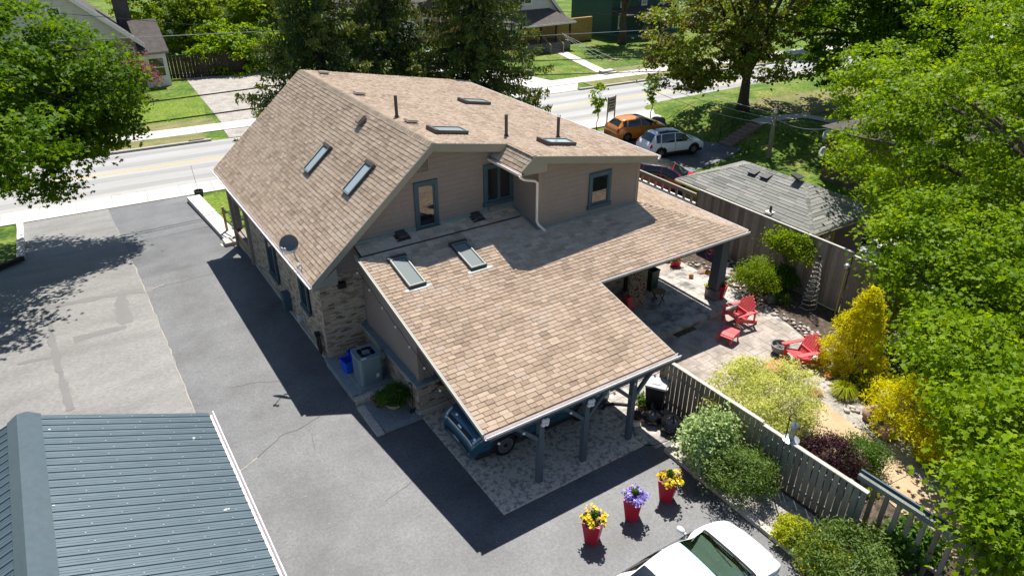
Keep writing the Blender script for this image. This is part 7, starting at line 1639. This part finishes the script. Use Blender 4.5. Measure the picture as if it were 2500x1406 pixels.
# porch house, upper middle right
ph = gp(1355, 130); p_ = thing('porch_house', 'white gabled house with a brown hipped front porch across the street', 'house', (ph[0], ph[1], SZ))
bx, by_ = ph[0]-5.6, ph[1]+1.2
s = MB(); s.box((bx, by_+2.4, SZ), (bx+8.6, by_+10, SZ+3.3)); wobj('wall', s, M['yellow_wood'], p_)
s = MB(); s.prism([(bx-.2, by_+2.35, SZ+3.3), (bx+8.8, by_+2.35, SZ+3.3), (bx+4.3, by_+2.35, SZ+8.2)], (0, 7.6, 0)); wobj('gable_wall', s, M['pale_siding'], p_)
window((bx+3.8, by_+2.3, SZ+4.6), (1,0,0), (0,-1,0), 1.1, 1.3, parent=p_, frame='white_paint')
for sg in (-1, 1):
    xe = bx+4.3+sg*5.2; s = MB(); s.prism([(bx+4.3, by_+2.0, SZ+8.5), (xe, by_+2.0, SZ+2.9), (xe, by_+2.0, SZ+2.7), (bx+4.3, by_+2.0, SZ+8.25)], (0, 8.4, 0)); rf = wobj('roof', s, M['brown_roof'], p_); s = MB(); s.prism([(bx+4.3, by_+1.98, SZ+8.5), (xe, by_+1.98, SZ+2.9), (xe, by_+1.98, SZ+2.5), (bx+4.3, by_+1.98, SZ+8.0)], (0, -.05, 0)); wobj('fascia', s, M['white_paint'], rf)
s = MB(); s.add([(bx-.4, by_-.4, SZ+2.9), (bx+9.0, by_-.4, SZ+2.9), (bx+9.0, by_+2.6, SZ+2.9), (bx-.4, by_+2.6, SZ+2.9), (bx+1.5, by_+2.4, SZ+4.1), (bx+7.2, by_+2.4, SZ+4.1)], [(0,1,5,4),(1,2,5),(3,0,4),(3,2,1,0),(2,3,4,5)]); wobj('porch_roof', s, M['brown_roof'], p_)
s = MB(); s.box((bx-.4, by_-.42, SZ+2.72), (bx+9.0, by_-.3, SZ+2.9)); s.box((bx+8.9, by_-.4, SZ+2.72), (bx+9.0, by_+2.6, SZ+2.9)); wobj('fascia', s, M['white_paint'], p_)
s = MB(); s.box((bx, by_, SZ), (bx+8.6, by_+2.4, SZ+.85)); wobj('porch_deck', s, M['fence_wood'], p_)
for x in (bx+.1, bx+4.6, bx+6.6, bx+8.5): s = MB(); s.box((x-.08, by_, SZ+.85), (x+.08, by_+.16, SZ+2.72)); wobj('porch_post', s, M['dark_wood'], p_)
for k in range(9): s = MB(); x = bx+6.8+k*.2; s.box((x, by_+.04, SZ+.95), (x+.06, by_+.1, SZ+1.7)); wobj('baluster', s, M['raw_wood'], p_)
s = MB(); s.box((bx+6.6, by_, SZ+1.7), (bx+8.5, by_+.14, SZ+1.8)); wobj('rail', s, M['raw_wood'], p_)
for k in range(5): s = MB(); s.box((bx+4.9, by_-.3-.3*k, SZ), (bx+6.4, by_-.3*k-.005, SZ+.78-.16*k)); wobj('step', s, M['fence_wood'], p_)
for x in (bx+4.8, bx+6.5): s = MB(); s.beam((x, by_, SZ+1.6), (x, by_-1.5, SZ+.9), .07, .09); s.beam((x, by_-1.5, SZ), (x, by_-1.5, SZ+.95), .09, .09); wobj('handrail', s, M['raw_wood'], p_)
s = MB(); s.box((bx+8.7, by_+3, SZ), (bx+14, by_+3.3, SZ+2.6)); yf = obj('wood_screen', s, M['yellow_wood']); tag(yf, 'tall yellow brown wooden screen wall beside the porch house', 'fence')
for k in range(9): s = MB(); s.box((bx+8.72, by_+2.96, SZ+.1+k*.275), (bx+13.98, by_+2.998, SZ+.1+k*.275+.26)); obj('plank', s, M['yellow_wood'], yf)
# green house
gh = gp(1600, 95); g_ = thing('green_house', 'dark green house with a shaded veranda behind the conifer', 'house', (gh[0], gh[1], SZ)); gx_, gy_ = gh[0]-4.5, gh[1]+.8
s = MB(); s.box((gx_, gy_+2.2, SZ), (gx_+10, gy_+10, SZ+5.2)); gwall = wobj('wall', s, M['green_paint'], g_)
for k in range(22): s = MB(); s.box((gx_+.01, gy_+2.16, SZ+.5+k*.21), (gx_+9.99, gy_+2.199, SZ+.5+k*.21+.2)); wobj('siding_board', s, M['green_paint'], gwall)
for x in (gx_+1.2, gx_+4.5, gx_+7.6): window((x, gy_+2.15, SZ+3.4), (1,0,0), (0,-1,0), .9, 1.4, parent=g_, frame='white_paint')
window((gx_+1.0, gy_+2.15, SZ+1.0), (1,0,0), (0,-1,0), 1.2, 1.5, parent=g_, frame='white_paint')
s = MB(); s.box((gx_, gy_, SZ), (gx_+10, gy_+2.2, SZ+.6)); wobj('veranda_deck', s, M['green_paint'], g_)
s = MB(); s.hexa([(gx_-.3, gy_-.3, SZ+2.7), (gx_+10.3, gy_-.3, SZ+2.7), (gx_+10.3, gy_+2.2, SZ+3.2), (gx_-.3, gy_+2.2, SZ+3.2), (gx_-.3, gy_-.3, SZ+2.85), (gx_+10.3, gy_-.3, SZ+2.85), (gx_+10.3, gy_+2.2, SZ+3.35), (gx_-.3, gy_+2.2, SZ+3.35)]); wobj('veranda_roof', s, M['brown_roof'], g_)
for x in (gx_+.1, gx_+3.3, gx_+6.6, gx_+9.9): s = MB(); s.box((x-.1, gy_, SZ+.6), (x+.1, gy_+.2, SZ+2.72)); wobj('post', s, M['green_paint'], g_)
for k in range(24): s = MB(); x = gx_+.3+k*.4; s.box((x, gy_+.05, SZ+.65), (x+.07, gy_+.12, SZ+1.4)); wobj('baluster', s, M['terracotta'] if 6 < k < 14 else M['green_paint'], g_)
s = MB(); s.prism([(gx_-.5, gy_+1.8, SZ+5.1), (gx_+10.5, gy_+1.8, SZ+5.1), (gx_+5, gy_+1.8, SZ+9)], (0, 8.5, 0)); wobj('roof', s, M['brown_roof'], g_)
def far_house(label, x, y, w, d, h_, wall, roofm, rh=2.6):
    t = thing('far_house', label, 'house', (x, y, SZ)); s = MB(); s.box((x, y, SZ), (x+w, y+d, SZ+h_)); wobj('wall', s, M[wall], t)
    s = MB(); s.prism([(x-.4, y-.4, SZ+h_), (x+w+.4, y-.4, SZ+h_), (x+w/2, y-.4, SZ+h_+rh)], (0, d+.8, 0)); wobj('roof', s, M[roofm], t)
    for k in range(int(w//2.4)):
        window((x+.7+k*2.3, y-.02, SZ+1.1), (1,0,0), (0,-1,0), 1.1, 1.5, parent=t, frame='white_paint')
far_house('pale house glimpsed through the spruces across the street', 27, 74, 9, 8, 3.4, 'pale_siding', 'brown_roof')
far_house('white house far behind the spruce on the left', 14.5, 92, 9, 8, 4, 'white_paint', 'brown_roof')
far_house('brick house glimpsed between the right spruces', 38, 78, 8, 8, 3.5, 'buff_brick', 'brown_roof')
far_house('pale house far along the road behind the reddish maple', 76, 74, 9, 8, 4.5, 'pale_siding', 'brown_roof')
# cars parked far off, glimpsed through the spruces
for lb, x, y, rz, pt2 in (('white car parked across the street behind the spruces', 33.5, 66, 1.5, 'paint_white'), ('white car parked beside the porch house', 37.5, 69, 1.4, 'paint_white'), ('pale car standing far along the street behind the dark maple', 64.5, 52.8, -.07, 'paint_white')):
    make_car('parked_car', lb, (x, y, SZ+.03), rz, sedan_rows(4.5, 1.8, 1.44), pt2, (-1.35, 1.35), .32, 4.5, 1.8, False, None, SEDM, seams=False)
# ---------------------------------------------------------------- street sign board, utility pole, wires
q = gp(1490, 300); t = thing('notice_board', 'small grey lettered sign on thin legs by the sidewalk', 'sign', q, .25)
s = MB(); s.box((-.5, -.03, .85), (.5, .03, 1.95)); obj('board', s, M['sign_face'], t)
for k in (-1, 1): s = MB(); s.box((k*.47-.03, -.035, 0), (k*.47+.03, .035, 1.98)); obj('leg', s, M['iron'], t)
for k, w in enumerate((.7, .8, .55, .75)):
    for sg in (-1, 1): s = MB(); z = 1.72-k*.22; s.box((-w/2, sg*.033-.002, z-.05), (w/2, sg*.033+.002, z+.05)); obj('lettering', s, M['sign_ink'], t)
pb = gp(1876, 385); ptop = np.array(ap(1893, 277, 1, pb[1])); t = thing('utility_pole', 'weathered wooden utility pole rising behind the grey hip roof', 'utility pole', pb)
s = MB(); L_ = ptop[2]-pb[2]; dx = (ptop[0]-pb[0])*1.0; s.tube([(0, 0, -.3), (dx*.5, 0, L_*.5), (dx, 0, L_)], [.16, .145, .12], 12); obj('post', s, M['pole_wood'], t)
s = MB(); s.ball((dx, 0, L_+.08), .14, 10, 8, sc=(1, 1, .8)); s.tube([(dx-.1, -.15, L_-.2), (dx-.25, -.2, L_-.5), (dx-.1, -.15, L_-.8), (dx-.3, -.1, L_-.4)], .025, 5); obj('insulator', s, M['white_metal'], t)
PT = np.array((pb[0]+dx, pb[1], pb[2]+L_))
def wire(label, a, b, sag, r, mat, n=24, grp=None):
    a = np.array(a, float); b = np.array(b, float); P = [a+(b-a)*f-np.array((0, 0, 4*sag*f*(1-f))) for f in np.linspace(0, 1, n)]
    s = MB(); s.tube(P, r, 5); tag(obj('overhead_wire', s, M[mat]), label, 'wire', grp)
WY = 38.3
def wp(px, py): return ap(px, py, 1, WY)
for i, ((ax_, ay_), (bx_, by2), r, mt, lb) in enumerate((((280, 261), (645, 213), .035, 'cable', 'upper dark overhead cable crossing in front of the left lawn'), ((300, 309), (640, 262), .04, 'cable', 'lower dark overhead cable crossing above the far sidewalk'), ((230, 97), (670, 76), .018, 'cable_pale', 'thin pale overhead wire crossing the gabled house'), ((365, 52), (620, 74), .012, 'cable', 'thin dark service wire in front of the leafy trees'))):
    a = np.array(wp(ax_, ay_)); b = np.array(wp(bx_, by2)); d = b-a; a2 = a-d*1.2; b2 = b+d*(2.2 if i < 2 else .8); wire(lb, a2, b2, 0, r, mt)
def wq(px, py, y=40): return ap(px, py, 1, y)
for i, (pa, pb_, r, mt, lb) in enumerate((((1370, 182), (1600, 175), .03, 'cable', 'dark overhead cable crossing the far lawn above the path'), ((1370, 147), (1600, 138), .03, 'cable', 'dark overhead cable crossing the far lawn below the sidewalk'), ((1372, 85), (1585, 74), .018, 'cable_pale', 'pale bundled overhead wire in front of the porch house'), ((1450, 34), (1620, 45), .012, 'cable', 'thin overhead wire crossing the green house'))):
    a = np.array(wq(*pa)); b = np.array(wq(*pb_)); d = b-a; wire(lb, a-d*.5, b+d*1.5, 0, r, mt)
J = np.array(wq(1372, 82))
for i, (o, sg, lb) in enumerate(((0, .5, 'topmost service wire sloping from the pole across the road'), (-.35, .75, 'middle service wire sloping from the pole across the road'), (-.7, 1.1, 'lowest service wire sloping from the pole across the road'))):
    wire(lb, PT+(0, 0, o), J+(.1*i, 0, -.1*i), sg, .016, 'cable_pale')
wire('service wire running from the pole toward the brick house', PT+(0, 0, -.3), (hx+.5, hy, 1.2), .4, .014, 'cable_pale')
# fallen leaves and grit on the old asphalt
rg = np.random.default_rng(77); n = 420; px_ = rg.uniform(120, 1700, n); py_ = rg.uniform(640, 1400, n); P = []
for a, b in zip(px_, py_):
    q = gp(a, b, .024)
    if q[0] < 11.7 and q[1] > 3 and not (5.3 < q[0] and q[1] > 10.5) and q[2] < .05: P.append(q)
P = np.array(P); me = fastmesh('leaf_litter', leaf_verts(P, rg.normal(size=P.shape)*.12+(0, 0, 1), rg.uniform(.02, .05, len(P)), KITE, rg), 4, rg.uniform(0, 1, len(P))); me.materials.append(M['crack_pale']); o = obj('leaf_litter', me, None); tag(o, 'scattered petals and dry leaves on the asphalt', 'leaf litter', kind='stuff')
